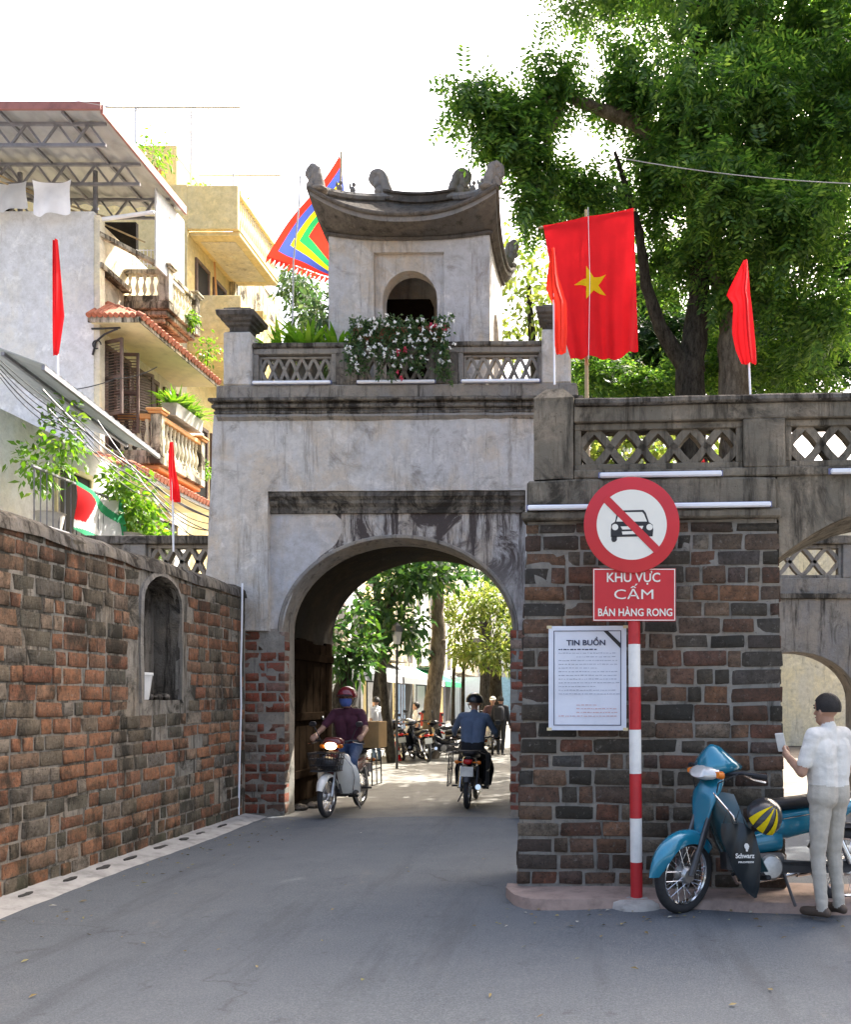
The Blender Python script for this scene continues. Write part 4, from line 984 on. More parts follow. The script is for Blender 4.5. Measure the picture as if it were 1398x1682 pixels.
# lower canopy and dark first-floor openings
tile_canopy(ha, -.67, 3.2, 1.02, 5.95, 6.3, MAT['cloth_pale'], 26)
for y0, y1 in ((.2, 1.0), (1.35, 2.15), (2.5, 3.3)): opening(ha, y0, y1, 3.6, 5.6)
m = MB(); m.b2(0, .9, -.3, 3.3, 3.3, 3.45, .01); m.build('first_floor_slab', MAT['old_balcony'], ha)
for sx, z in ((.1, 8.8), (.1, 5.9)):              # iron scroll bracket under the canopies
    m = MB(); m.tube([(0, -.16, z-.1), (.55, -.16, z-.08)], .02, 6); m.tube([(.02, -.16, z-.6), (.08, -.16, z-.35), (.25, -.16, z-.2), (.5, -.16, z-.1)], .02, 6); m.tube([(.1+.08*math.cos(t), -.16, z-.4+.08*math.sin(t)) for t in [i*.5 for i in range(11)]], .014, 6); m.build('iron_bracket', MAT['black'], ha)
# roof terrace: corrugated roof on steel trusses
m = MB()
def cor(a, b): return Vector((-4.2+5.2*a, -1.67+3.2*b, 11.95+.02*math.sin(a*5.2/.076*2*PI/4)-.03*a+.22*(1-a)))
m.grid(lambda a, b: cor(a, b), 110, 2, None, .006); rf = m.build('metal_roof', MAT['corrugated'], ha, None, True, 80)
m = MB(); m.b2(-4.2, 1.03, -1.72, -1.675, 11.87, 12.0); m.b2(1.005, 1.05, -1.674, 1.55, 11.82, 11.98); m.build('roof_fascia', MAT['fascia_red'], rf)
for yy in (-1.3, -.1, 1.1):
    m = MB(); z0, z1 = 11.5, 11.88
    for za in (z0, z1): m.bar((-3.6, yy, za), (.9, yy, za), .05, .05)
    for i in range(8): x = -3.6+i*.56; m.bar((x, yy, z0), (x+.28, yy, z1), .035, .035); m.bar((x+.28, yy, z1), (x+.56, yy, z0), .035, .035)
    m.build('roof_truss', MAT['iron_grey'], rf)
for x in (-3, -1.9, -.8, .3):
    m = MB(); m.bar((x, -1.6, 11.9), (x, 1.5, 11.9), .05, .05); m.build('purlin', MAT['iron_grey'], rf)
for x, yy in ((-.1, .15), (-1.6, .2), (.82, 1.35)):
    m = MB(); m.tube([(x, yy, 10.0), (x, yy, 11.9)], .045, 8); m.build('roof_post', MAT['iron_grey'], rf)
m = MB(); m.b2(-6.5, -.2, 1.9, 2.0, 10.9, 11.85); m.b2(-2.6, -2.5, -.1, 1.89, 10.9, 11.85); m.build('terrace_back_wall', MAT['inner_plaster'], ha)
m = MB(); m.b2(.86, .9, .55, 1.75, 10.25, 11.8); m.build('side_screen', MAT['house_white'], ha)
g = MB()
for i in range(9): g.tube([(.2+i*.075, .98, 10.44), (.2+i*.075, .98, 10.8)], .008, 5)
for z in (10.5, 10.78): g.tube([(.15, .98, z), (.9, .98, z)], .01, 5)
tag(g.build('rail_grille', MAT['cloth_white'], ha), kind='stuff')
# things about the house
m = MB(); m.bar((.1-9.5, HY-.05, 10.85), (-8.62, HY+.5, 11.3), .07, .07, None, .02); tag(m.build('tube_light', MAT['white_tube']), 'long white tube light slanting across the roofed terrace opening', 'tube light')
def sheet(name, label, cat, p, wd, h, mat, seed, amp=.05):
    """a cloth hanging from a line along x"""
    m = MB(); rr = random.Random(seed); ph = rr.uniform(0, 6)
    m.grid(lambda a, b: Vector(((a-.5)*wd*(1-.06*b), amp*math.sin(a*9+ph)*(.3+b)+.03*math.sin(b*5+a*3), -h*b*(1+.07*math.sin(a*6+ph))-.06*(4*a*(1-a)))), 22, 12, None, .004)
    o = m.build(name, mat, None, T(*p), True, 80); return tag(o, label, cat)
sheet('laundry', 'white sheet drying above the white side wall', 'laundry', (-10.15, HY-.35, 11.45), .75, .62, MAT['cloth_white'], 1)
sheet('laundry', 'pale cloth drying left of the white sheet', 'laundry', (-10.95, HY-.4, 11.4), .7, .5, MAT['cloth_pale'], 2)
for i, (a, b) in enumerate((((-11.6, HY-.35, 11.75), (-9.0, HY+.9, 10.9)), ((-11.6, HY-.6, 11.5), (-9.3, HY+.2, 11.0)))):
    m = MB(); m.tube([a, Vector(a).lerp(Vector(b), .5)+Vector((0, 0, -.04)), b], .018, 6); tag(m.build('bamboo_pole', MAT['bamboo']), ('long bamboo drying pole reaching to the terrace post', 'lower bamboo drying pole carrying the laundry')[i], 'pole')
pl = empty('planter', (-8.62, HY+1.75, 7.46), 0, 'long grey planter of bright green grassy plants on the balcony rail', 'planter')
m = MB(); m.ext([(-.13, 0), (.13, 0), (.16, .26), (-.16, .26)], -.62, .62); m.build('trough', MAT['grey_pot'], pl)
B_ = np.concatenate([blades((0, -.5+i*.2, .24), 40, 50+i, .52, .05, 1.05, .1) for i in range(6)]); link('foliage', mesh_quads('foliage', B_, MAT['leaf_plant']), pl)
for k, (p, s_, lab) in enumerate((((-8.6, HY+2.9, 9.5), .3, 'small bush sprouting beside the tiled canopy end'), ((-8.5, HY+1.9, 9.75), .16, 'weed hanging from the upper balcony edge'), ((-8.9, HY+3.4, 6.9), .2, 'small plant at the far end of the lower balcony'))):
    e = empty('balcony_plant', p, 0, lab, 'plant'); link('foliage', mesh_quads('foliage', leaves([((0, 0, 0), (s_, s_, s_*1.2), 160)], 70+k, .11, .05), MAT['leaf_plant']), e)
    m = MB(); m.tube([(0, 0, -s_*1.2), (.02, 0, 0)], .012, 5); m.build('stem', MAT['bark'], e)
# yellow house further on
hc = empty('town_house', (-9.5, 20.94, 0), 0, 'bright yellow house with boxed top balcony and lamp under its soffit', 'house')
m = MB(); m.b2(-7, 0, 0, 6.5, 0, 13.8); m.build('wall', MAT['house_yellow'], hc)
m = MB(); m.b2(.001, 1.2, .0, .12, 12.75, 13.78, .01); m.build('balcony_side', MAT['house_yellow'], hc)
m = MB(); m.b2(.001, 1.2, .121, 2.7, 12.65, 12.749, .01); so_ = m.build('balcony_soffit', MAT['house_yellow'], hc)
m = MB(); m.b2(.15, 1.0, .4, 2.4, 12.62, 12.651, .01); m.build('soffit_panel', MAT['house_cream'], so_)
m = MB(); m.lathe([(.0, -.04), (.1, -.035), (.13, 0)], 16, T(.6, 1.1, 12.615)); m.build('ceiling_lamp', MAT['house_cream'], so_, None, True)
m = MB(); m.b2(1.03, 1.22, .122, 2.7, 12.75, 12.9, .012); m.b2(1.03, 1.22, .122, 2.7, 13.6, 13.75, .015); m.build('rail', MAT['house_yellow'], hc)
bmh = balus_mesh(.7, .05, MAT['house_cream']); y = .24
while y < 2.65: link('baluster', bmh, hc, T(1.12, y, 12.9)); y += .125
opening(hc, .5, 1.1, 10.6, 12.2, frame=MAT['shutter_wood']); opening(hc, 1.5, 2.1, 10.6, 12.2, frame=MAT['shutter_wood'])
m = MB(); m.b2(.001, 1.25, .05, .17, 10.05, 11.2, .012); m.b2(1.12, 1.25, .171, 2.9, 10.05, 11.15, .012); m.build('lower_parapet', MAT['house_yellow'], hc)
m = MB(); m.b2(.001, 1.25, .05, 2.9, 9.85, 10.049, .012); m.build('balcony_slab', MAT['house_yellow'], hc)
m = MB(); m.b2(.001, .55, 3.4, 4.3, 9.6, 12.3, .012); m.build('bay', MAT['house_yellow'], hc)
m = MB(); m.b2(.551, .57, 3.55, 4.1, 11.0, 11.7); m.build('bay_window', MAT['glass_dark'], hc)
m = MB(); m.b2(.6, 1.0, 2.95, 3.35, 10.9, 11.5, .02); m.build('air_conditioner', MAT['house_white'], hc)
m = MB(); m.tube([(.1, 1.3, 12.6), (.16, 1.3, 11.6), (.16, 1.3, 9.9)], .025, 6); m.build('drain_pipe', MAT['orange_paint'], hc)
for i in range(6): opening(hc, .4+i*.95, .4+i*.95+.6, 6.4, 8.2, frame=MAT['shutter_wood'])
st = MB(); st.b2(-2.2, -.9, 1.4, 3.4, 13.801, 15.6); st.build('stair_tower', MAT['house_yellow'], hc)
# roof-top pipe frame
pg = empty('pipe_frame', (-10.1, 22.9, 13.8), 0, 'thin pale pipe frame standing on the yellow house roof', 'frame')
m = MB(); zz = 2.2
for y0 in (-1.4, 1.4): m.tube([(-1.7, y0, zz), (1.65, y0, zz)], .025, 6)
m.build('long_rail', MAT['corrugated'], pg)
for x in (-1.7, -.85, 0, .85, 1.65):
    m = MB(); m.tube([(x, -1.4, zz), (x, 1.4, zz)], .014, 6); m.build('cross_wire', MAT['corrugated'], pg)
for x, y0 in ((-.9, -1.4), (.4, 1.3), (-1.5, 1.3), (.4, -1.3)):
    m = MB(); m.tube([(x, y0, 0), (x, y0, zz)], .022, 6); m.build('post', MAT['corrugated'], pg)
for k, (p, s_, n_) in enumerate((((-10.4, 21.2, 14.6), (.5, .3, .6), 260), ((-9.7, 22.2, 14.2), (.5, .4, .35), 200), ((-8.9, 22.6, 14.1), (.3, .3, .3), 110))):
    e = empty('roof_plant', p, 0, ('tall pale bush beside the stair tower on the yellow house roof', 'low bush in the middle of the yellow house roof', 'smallest roof plant at the street edge of the yellow house')[k], 'plant', 'plants on the yellow house roof'); link('foliage', mesh_quads('foliage', leaves([((0, 0, 0), s_, n_)], 90+k, .13, .05), MAT['leaf_plant']), e)
    m = MB(); m.lathe([(.12, -.55), (.17, -.3)], 10); m.build('pot', MAT['terracotta'], e)
# vine-hung balcony further down the row
ve = empty('hanging_vine', (-7.75, 24.6, 12.9), 0, 'mass of hanging vine leaves between yellow house and tower', 'vine')
link('foliage', mesh_quads('foliage', leaves([((-.3, 0, .2), (.7, .9, .6), 800), ((.1, -.3, -.9), (.6, .8, .9), 900), ((.3, .6, -2.0), (.6, .9, .9), 800)], 120, .17, .08, .7), MAT['leaf_vine']), ve)
m = MB(); m.b2(-1.74, .3, -1.2, 2.2, -2.4, -2.2); m.b2(-1.74, -1.6, -1.2, 2.2, -2.19, .6); m.build('trellis_shelf', MAT['old_balcony'], ve)
# low house at the far left: shed roof, railing, banner, bush
hb = empty('low_house', (-8.65, 9.0, 0), 0, 'low pale house with grey shed awning behind the brick wall', 'house')
m = MB(); m.b2(-6, 0, 0, 7.6, 0, 5.9); m.build('wall', MAT['house_white'], hb)
def shed(a, b): return Vector((-.6+1.5*a, 3.6+3.4*b, 6.95-.35*b-.55*a+.012*math.sin(b*120)))
m = MB(); m.grid(shed, 3, 90, None, .02); aw = m.build('awning', MAT['tarp'], hb, None, True, 60)
m = MB(); m.bar((.88, 3.6, 6.35), (.88, 7.0, 6.0), .05, .07); m.bar((.3, 3.6, 6.55), (.3, 7.0, 6.2), .05, .05); m.build('awning_beam', MAT['iron_grey'], aw)
opening(hb, 5.4, 6.3, 3.9, 5.4)
m = MB(); m.b2(.001, .75, 3.6, 7.5, 3.9, 4.05, .01); m.build('balcony_slab', MAT['old_balcony'], hb)
m = MB()
m.tube([(.72, 3.6, 4.95), (.72, 7.5, 4.95)], .025, 6); m.tube([(.72, 3.6, 4.15), (.72, 7.5, 4.15)], .02, 6)
rl = m.build('railing', MAT['iron_grey'], hb)
for i in range(26): q = MB(); q.tube([(.72, 3.65+i*.15, 4.15), (.72, 3.65+i*.15, 4.95)], .01, 5); q.build('rail_bar', MAT['iron_grey'], rl)
bn = MB()
def ban(a, b): return Vector((-7.86+.05*math.sin(a*8)+.03*math.sin(b*5+a*4), 13.55+a*1.35, 4.98-.75*b-.12*math.sin(a*PI)))
bn.grid(ban, 70, 48, None, .004)
for i, f in enumerate(bn.f):
    c_ = sum((Vector(bn.v[j]) for j in f), Vector())/len(f); a, b = (c_.y-13.55)/1.35, (4.98-c_.z)/.8
    bn.m[i] = 1 if (a > .9 or b > .9 or abs(b-.25-.5*(a-.5)) < .09) else (2 if a < .38 and b < .75 and a+b*.5 < .55 else 0)
tag(bn.build('banner', [MAT['cloth_pale'], MAT['banner_green'], MAT['flag_red']], None, None, True, 80), 'white, green and red cloth banner hung on the low balcony railing', 'banner')
bu = empty('potted_bush', (-7.75, 15.0, 4.06), 0, 'leafy bush spilling over the balcony beside the banner', 'bush')
m = MB(); m.lathe([(.14, 0), (.2, .35), (.22, .36)], 14); m.build('pot', MAT['grey_pot'], bu, None, True, 50)
link('foliage', mesh_quads('foliage', leaves([((.0, .1, .9), (.42, .45, .6), 520), ((.15, .35, .3), (.35, .4, .5), 380), ((-.1, -.3, 1.2), (.25, .3, .4), 160)], 131, .15, .07), MAT['leaf_plant']), bu)
bu = empty('potted_bush', (-8.1, 13.3, 4.06), 0, 'pale leafed bush under the grey awning at the far left', 'bush')
m = MB(); m.lathe([(.14, 0), (.2, .35), (.22, .36)], 14); m.build('pot', MAT['grey_pot'], bu, None, True, 50)
link('foliage', mesh_quads('foliage', leaves([((.1, .2, 1.5), (.3, .5, .7), 330), ((.0, -.3, 1.0), (.3, .4, .5), 220)], 132, .13, .06), MAT['leaf_plant']), bu)
# cables strung past the houses
def cable(label, pts, sag, r=.009, mat='black', group='cables strung along the street'):
    m = MB(); P = []
    for i in range(len(pts)-1):
        a, b = Vector(pts[i]), Vector(pts[i+1])
        for k in range(10): t = k/10; P.append(a.lerp(b, t)+Vector((0, 0, -sag*4*t*(1-t))))
    P.append(Vector(pts[-1])); m.tube(P, r, 5); tag(m.build('cable', MAT[mat]), label, 'cable', group)
cable('thick dark cable sagging from the far left down to the gate side', [at(70, 640, 12.5), at(215, 765, 13), at(345, 850, 12.9)], .08, .014)
cable('thinner cable just under the thick one at the far left', [at(80, 672, 12.6), at(230, 790, 13), at(344, 872, 12.9)], .1)
cable('cable crossing steeply in front of the lower tiled canopy', [at(160, 690, 13), at(240, 800, 13.2), at(338, 905, 12.95)], .02)
cable('pale cable rising in front of the brown shutters', [at(90, 642, 14), at(190, 622, 14.5), at(258, 603, 15)], .05, .008)
cable('thin overhead wire across the top of the big trees', [at(1030, 262, 11.5), at(1398, 302, 11)], .05, .006, 'corrugated')
cable('faint wire high in the white sky, from the roof terrace', [at(120, 165, 14), at(420, 190, 16), at(700, 235, 18)], .1, .004, 'corrugated')
for i in range(5):
    cable(('upper strand of the cable bundle by the grey awning', 'second strand of the cable bundle by the grey awning', 'third strand of the cable bundle by the grey awning', 'fourth strand of the cable bundle by the grey awning', 'lowest strand of the cable bundle by the grey awning')[i], [at(0, 592+i*7, 11.5), at(130, 690+i*6, 12.3), at(250, 782+i*9, 12.8), at(344, 838+i*11, 12.9)], .05+.03*i, .006+.002*(i % 2))
for k, (x, y, z, lab) in enumerate(((.1, 3.35, 7.3, 'white air conditioner at the far end of the lower balcony'), (.1, 2.6, 4.4, 'dusty air conditioner under the lower tiled canopy'))):
    e = empty('air_conditioner', (-9.5+x+.2, HY+y, z), 0, lab, 'air conditioner'); m = MB(); m.b2(-.17, .17, -.38, .38, 0, .55, .02); m.build('casing', MAT['house_white'], e); m = MB(); m.lathe([(.0, 0), (.2, 0), (.21, .01)], 20, T(.172, .08, .28) @ RY(R(90))); m.build('fan_grille', MAT['iron_grey'], e)
    m = MB(); m.bar((-.28, -.3, -.03), (.17, -.3, -.03), .03, .03); m.build('bracket', MAT['iron_grey'], e)
# ------------------------------------------------------------------ row of shop houses beyond the gate
mk('pale_blue_sign', (.25, .36, .5), .8)
sh_cols = ['house_cream', 'house_white', 'house_yellow', 'old_balcony', 'house_white', 'house_cream']
y = 27.6
for i in range(7):
    L = (5.2, 4.6, 6.0, 5.0, 6.4, 7.0, 9.0)[i]; hgt = (9.5, 7.6, 11, 8.5, 10.4, 9, 12)[i]
    r_ = empty('shop_house', (-9.5, y, 0), 0, ('cream shop house first past the yellow house', 'white shop house with pale awning behind the white shirted man', 'yellow shop house behind the stout tree trunk', 'narrow weathered shop house in mid street', 'white shop house with striped awning further along', 'cream shop house near the far street end', 'last tall shop house in the row')[i], 'house', 'shop houses beyond the arch')
    m = MB(); m.b2(-6, 0, .02, L-.02, 0, hgt); m.build('wall', MAT[sh_cols[i % 6]], r_)
    m = MB(); m.b2(-6.1, .25, -.0, L, hgt+.001, hgt+.25, .03); m.build('cornice', MAT['old_balcony'], r_)
    m = MB(); m.b2(.001, .03, .5, L-.5, .05, 2.6); m.build('shop_opening', MAT['interior_dark'], r_)
    nst = 3 if hgt > 9 else 2
    for s_ in range(1, nst+1):
        for k in range(2): opening(r_, .7+k*(L-2.2)*.9, 1.7+k*(L-2.2)*.9, .5+3*s_, 2.2+3*s_, frame=MAT['shutter_wood'] if i % 2 else MAT['cream_paint'])
    m = MB(); A = ('tarp', 'cloth_pale', 'tarp', 'cloth_pale', 'banner_green', 'tarp', 'cloth_pale')[i]
    m.grid(lambda a, b: Vector((1.7*a, .2+(L-.4)*b, 3.25-.75*a-.04*math.sin(a*PI)+.02*math.sin(b*40))), 6, 30, None, .01)
    m.grid(lambda a, b: Vector((1.7+.01*a, .2+(L-.4)*b, 2.5-.26*a)), 1, 30, None, .008); m.build('shop_awning', MAT[A], r_, None, True, 60)
    for yy in (.25, L-.25): m = MB(); m.tube([(1.65, yy, 0), (1.65, yy, 2.5)], .03, 6); m.build('awning_post', MAT['iron_grey'], r_)
    m = MB(); m.b2(.031, .06, .6, .6+L*.35, .06, 2.3); m.build('display_panel', MAT[('cloth_white', 'orange_paint', 'house_white', 'pale_blue_sign', 'cloth_pale', 'house_yellow', 'tarp')[i]], r_)
    if i % 2 == 0:
        m = MB(); m.b2(.03, .8, .6, L-.6, 3.3, 3.42, .01); m.b2(.74, .8, .6, L-.6, 3.421, 4.2, .01); m.build('balcony', MAT['old_balcony'], r_)
    y += L
fb = empty('end_building', (-5, 74, 0), 0, 'pale building closing the far end of the street', 'building')
m = MB(); m.b2(-12, 16, 0, 8, 0, 9); m.build('wall', MAT['house_white'], fb)
for i in range(9):
    m = MB(); m.b2(-10+i*2.7, -8.6+i*2.7, -.03, .0, 4.5, 6.6); m.build('window', MAT['glass_dark'], fb)
m = MB(); m.b2(-12, 16, -1.6, -.001, 3.3, 3.6); m.build('canopy', MAT['corrugated'], fb)
hd = empty('hoarding', (-1.5, 55, 0), 0, 'long blue and green painted street hoarding in the distance', 'hoarding')
mk('pale_blue', (.3, .48, .62), .8); mk('pale_green', (.3, .5, .4), .8)
cols = ('cloth_white', 'pale_blue', 'pale_green', 'cloth_pale', 'house_yellow', 'cloth_white', 'pale_green', 'pale_blue')
for i in range(9):
    m = MB(); m.b2(-7+i*1.9, -5.12+i*1.9, 0, .06, .3, 2.9); m.build('panel', MAT[cols[i % 8]], hd)
for i in range(10): m = MB(); m.b2(-7.05+i*1.9, -6.97+i*1.9, .06, .14, 0, 3); m.build('post', MAT['iron_grey'], hd)
# shop houses on the right of the far street
y = 30
for i in range(4):
    L = (7, 8, 8, 9)[i]; hgt = (8, 10, 9, 11)[i]; r_ = empty('shop_house', (3.6+.03*(y-30), y, 0), PI, ('grey shop house hidden behind the big trees on the right', 'second shop house on the right of the far street', 'third shop house on the right of the far street', 'farthest shop house on the right of the street')[i], 'house', 'shop houses on the right side')
    m = MB(); m.b2(-6, 0, -L+.02, -.02, 0, hgt); m.build('wall', MAT[('house_cream', 'house_white', 'house_cream', 'house_white')[i]], r_)
    m = MB(); m.b2(.001, .03, -L+.5, -.5, .05, 2.6); m.build('shop_opening', MAT['interior_dark'], r_)
    for k in range(3): opening(r_, -L+.8+k*2.2, -L+1.8+k*2.2, 4, 6)
    m = MB(); m.grid(lambda a, b: Vector((1.3*a, -L+.2+(L-.4)*b, 3.2-.6*a)), 4, 8, None, .01); m.build('shop_awning', MAT['tarp'], r_)
    y += L
# ------------------------------------------------------------------ traffic sign
def text(body, h, mat, parent, M, bold=.0, width=None, align='CENTER', ext_=.0015, name='lettering', serif=0):
    c = bpy.data.curves.new('text', 'FONT'); c.body = body; c.size = h/.73; c.align_x = align; c.offset = bold*h; c.extrude = ext_; c.resolution_u = 3; c.shear = serif
    me = evaluated(bpy.data.objects.new('text', c)); bpy.data.curves.remove(c)
    xs = [v.co.x for v in me.vertices]
    if width:
        k = width/(max(xs)-min(xs)); 
        for v in me.vertices: v.co.x *= k
    me.materials.clear(); me.materials.append(mat)
    return link(name, me, parent, M @ RX(R(90)))
SY = 7.0; sx0 = at(1046, 1480, SY); sg = empty('traffic_sign', (sx0.x, SY, .03), 0, 'red and white banded post with round no car sign and red plate', 'sign')
def gz(v): return EYE+(PY-v)/F*SY-.03
def gx(u): return (u-PX)/F*SY-sx0.x
m = MB(); m.lathe([(.0, -.05), (.22, -.045), (.2, .0), (.15, .025), (.05, .035)], 18)
me = m.mesh('concrete_foot', MAT['kerb_concrete'], True, 60); rough(me, .02, 9, 0); link('concrete_foot', me, sg)
bands = [1482, 1415, 1343, 1270, 1198, 1128, 1058, 800]
for i in range(7):
    m = MB(); z0, z1 = max(.0, gz(bands[i])), gz(bands[i+1]); k = -.022*1
    lean = lambda z: -.028*z/3
    m.tube([(lean(z0), 0, z0), (lean(z1), 0, z1-.0005)], .048, 20); m.build('post_band', MAT['red_paint'] if i % 2 == 0 else MAT['white_paint'], sg, None, True, 60)
FY = -.062
m = MB(); m.lathe([(0, -.002), (.371, -.002), (.376, .0), (.376, .012), (.371, .014), (0, .014)], 64, T(gx(1037), FY, gz(865)) @ RX(R(90))); disc = m.build('round_sign', MAT['sign_red'], sg, None, True, 40)
D0 = T(gx(1037), FY-.0145, gz(865))
def flatpoly(pts, y=0.0): q = MB(); q.add([(p[0], y, p[1]) for p in pts], [tuple(range(len(pts)))]); return q
ri = .275; bw_ = .031                                       # white field in two halves either side of the diagonal bar
def half(sgn):
    a = math.asin(bw_/ri); pts = []
    t0, t1 = (a, PI-a)
    for i in range(33): t = t0+(t1-t0)*i/32; pts.append((ri*math.cos(t), ri*math.sin(t)))
    c_, s_ = math.cos(R(-45)), math.sin(R(-45))
    return [(sgn*(x*c_-z*s_), sgn*(x*s_+z*c_)) for x, z in pts]
for sgn in (1, -1): q = flatpoly(half(sgn), -.001); o = q.build('white_field', MAT['sign_white'], disc, D0)
def carshape(name, pts, mat, y): q = flatpoly([((p[0]-1037)*SY/F, -(p[1]-865)*SY/F) for p in pts], y); q.build(name, mat, disc, D0)
carshape('car_body', [(1003, 873), (1004, 864), (1010, 860), (1013, 846), (1016, 842), (1056, 841), (1060, 846), (1065, 861), (1071, 865), (1072, 873), (1071, 884), (1003, 885)], MAT['black_print'], -.003)
carshape('car_window', [(1012, 860), (1016, 847), (1018, 845), (1054, 844.5), (1057, 848), (1062, 860)], MAT['sign_white'], -.0045)
carshape('car_wheel', [(1004, 884), (1013, 884), (1013, 890), (1010, 893), (1006, 893), (1004, 890)], MAT['black_print'], -.003)
carshape('car_grille', [(1019, 868), (1056, 867), (1054, 872), (1022, 873)], MAT['sign_white'], -.0045); carshape('car_bumper', [(1021, 876), (1054, 875), (1053, 880), (1022, 881)], MAT['sign_white'], -.0045)
for cu in (1010, 1066): carshape('car_headlamp', [(cu+5.2*math.cos(t), 869+5.2*math.sin(t)) for t in [2*PI*i/16 for i in range(16)]], MAT['sign_white'], -.0045)
L_ = ri+.02; c45 = math.cos(R(45)); q = flatpoly([(-L_*c45-bw_*c45, L_*c45-bw_*c45), (L_*c45-bw_*c45, -L_*c45-bw_*c45), (L_*c45+bw_*c45, -L_*c45+bw_*c45), (-L_*c45+bw_*c45, L_*c45+bw_*c45)], -.006); q.build('slash_bar', MAT['sign_red'], disc, D0)
px0, px1, pz0, pz1 = gx(974), gx(1109), gz(1021), gz(935); PYY = -.05
m = MB(); m.b2(px0, px1, PYY, PYY+.008, pz0, pz1, .002); plate = m.build('sign_plate', MAT['sign_red'], sg)
for nm, (a, b, c_, d) in {'l': (px0+.004, px0+.011, pz0+.004, pz1-.004), 'r': (px1-.011, px1-.004, pz0+.004, pz1-.004), 't': (px0+.011, px1-.011, pz1-.011, pz1-.004), 'b': (px0+.011, px1-.011, pz0+.004, pz0+.011)}.items():
    m = MB(); m.b2(a, b, PYY-.002, PYY-.0005, c_, d); m.build('plate_border', MAT['sign_white'], plate)
for body, v, hh, wd, bo, u in (('KHU VỰC', 957, 15.5, 87, .02, 1040), ('CẤM', 985, 16.5, 64, .0, 1041), ('BÁN HÀNG RONG', 1012.5, 12.5, 121, .025, 1043)):
    text(body, hh*SY/F, MAT['sign_white'], plate, T(gx(u), PYY-.003, gz(v)), bo, wd*SY/F)
# ------------------------------------------------------------------ mourning notice on the bricks
NYp = 7.27; a0, a1 = at(901, 1199, NYp), at(1029, 1028, NYp); nw, nh = a1.x-a0.x, a1.z-a0.z
no = empty('paper_notice', ((a0.x+a1.x)/2, NYp+.0, (a0.z+a1.z)/2), BR, 'white paper notice headed TIN BUON with black corner ribbon on the bricks', 'notice')
m = MB(); m.grid(lambda a, b: Vector(((a-.5)*nw, .004*math.sin(a*5)*math.sin(b*7), (b-.5)*nh)), 10, 12, None, -.002); m.build('sheet', MAT['paper'], no, None, True)
def nr(a, b, c_, d, mat, nm, y=-.0085): q = MB(); q.b2((a-.5)*nw, (b-.5)*nw, y, y+.001, (.5-d)*nh, (.5-c_)*nh); q.build(nm, mat, no)
nr(.065, .075, .045, .955, MAT['ink'], 'border_line'); nr(.925, .935, .045, .955, MAT['ink'], 'border_line'); nr(.075, .925, .045, .052, MAT['ink'], 'border_line'); nr(.075, .925, .948, .955, MAT['ink'], 'border_line')
q = flatpoly([((.70-.5)*nw, (.5-.045)*nh), ((.76-.5)*nw, (.5-.045)*nh), ((.925-.5)*nw, (.5-.165)*nh), ((.925-.5)*nw, (.5-.215)*nh)], -.0105); q.build('corner_ribbon', MAT['black_print'], no)
text('TIN BUỒN', nh*.052, MAT['ink'], no, T(-.01, -.009, (.5-.185)*nh), .03, nw*.5, name='heading')
rl_ = random.Random(4)
for i in range(19):
    zr = .225+i*.0355; x = .13 if i not in (2, 15, 16, 17) else .36
    if i in (13, 14): continue
    mt = MAT['ink'] if i == 0 else (MAT['faint_ink'] if i < 15 else MAT['red_ink'])
    q = MB(); xe = .87 if i % 5 else .6
    while x < xe:
        l = rl_.uniform(.015, .05); hh = .0042 if i else .006
        zc = zr+rl_.uniform(-.001, .001); q.b2((x-.5)*nw, (x+l-.5)*nw, -.0082, -.0076, (.5-zc-hh)*nh, (.5-zc+hh*rl_.uniform(.3, 1))*nh); x += l+rl_.uniform(.006, .016)
    tag(q.build('print_line', mt, no), kind='stuff')
for sx in (-1, 1):
    for sz in (-1, 1): m = MB(); m.b2(sx*nw*.49-.02, sx*nw*.49+.02, -.008, -.0065, sz*nh*.49-.012, sz*nh*.49+.012); m.build('tape', MAT['cream_paint'], no)
# ------------------------------------------------------------------ flags
def star_pts(c, r, a0):
    return [(c[0]+(r if i % 2 == 0 else r*.382)*math.sin(a0+i*PI/5), c[1]+(r if i % 2 == 0 else r*.382)*math.cos(a0+i*PI/5)) for i in range(10)]
def inside(p, poly):
    r_ = False; j = len(poly)-1
    for i in range(len(poly)):
        a, b = poly[i], poly[j]
        if (a[1] > p[1]) != (b[1] > p[1]) and p[0] < (b[0]-a[0])*(p[1]-a[1])/(b[1]-a[1])+a[0]: r_ = not r_
        j = i
    return r_
FYY = 8.6; fl = empty('national_flag', tuple(at(964, 660, FYY)), 0, 'large red flag with yellow star hung on a bamboo pole', 'flag'); fb0 = at(964, 660, FYY)
def fp(u, v, dy=0): return at(u, v, FYY)-fb0+Vector((0, dy, 0))
m = MB(); m.tube([fp(967, 800), fp(964, 660), fp(963, 500), fp(962.5, 345)], [.022, .02, .016, .012], 8)
for v in range(380, 780, 55): m.tube([fp(964, v), fp(964, v-3)], .024, 8)
m.build('bamboo_pole', MAT['bamboo'], fl, None, True, 60)
m = MB(); m.tube([fp(884, 378, -.03), fp(1043, 348, -.03)], .012, 6); m.build('yard', MAT['bamboo'], fl, None, True)
TL, TR_, BL, BRr = (893, 376), (1040, 348), (938, 592), (1048, 582)
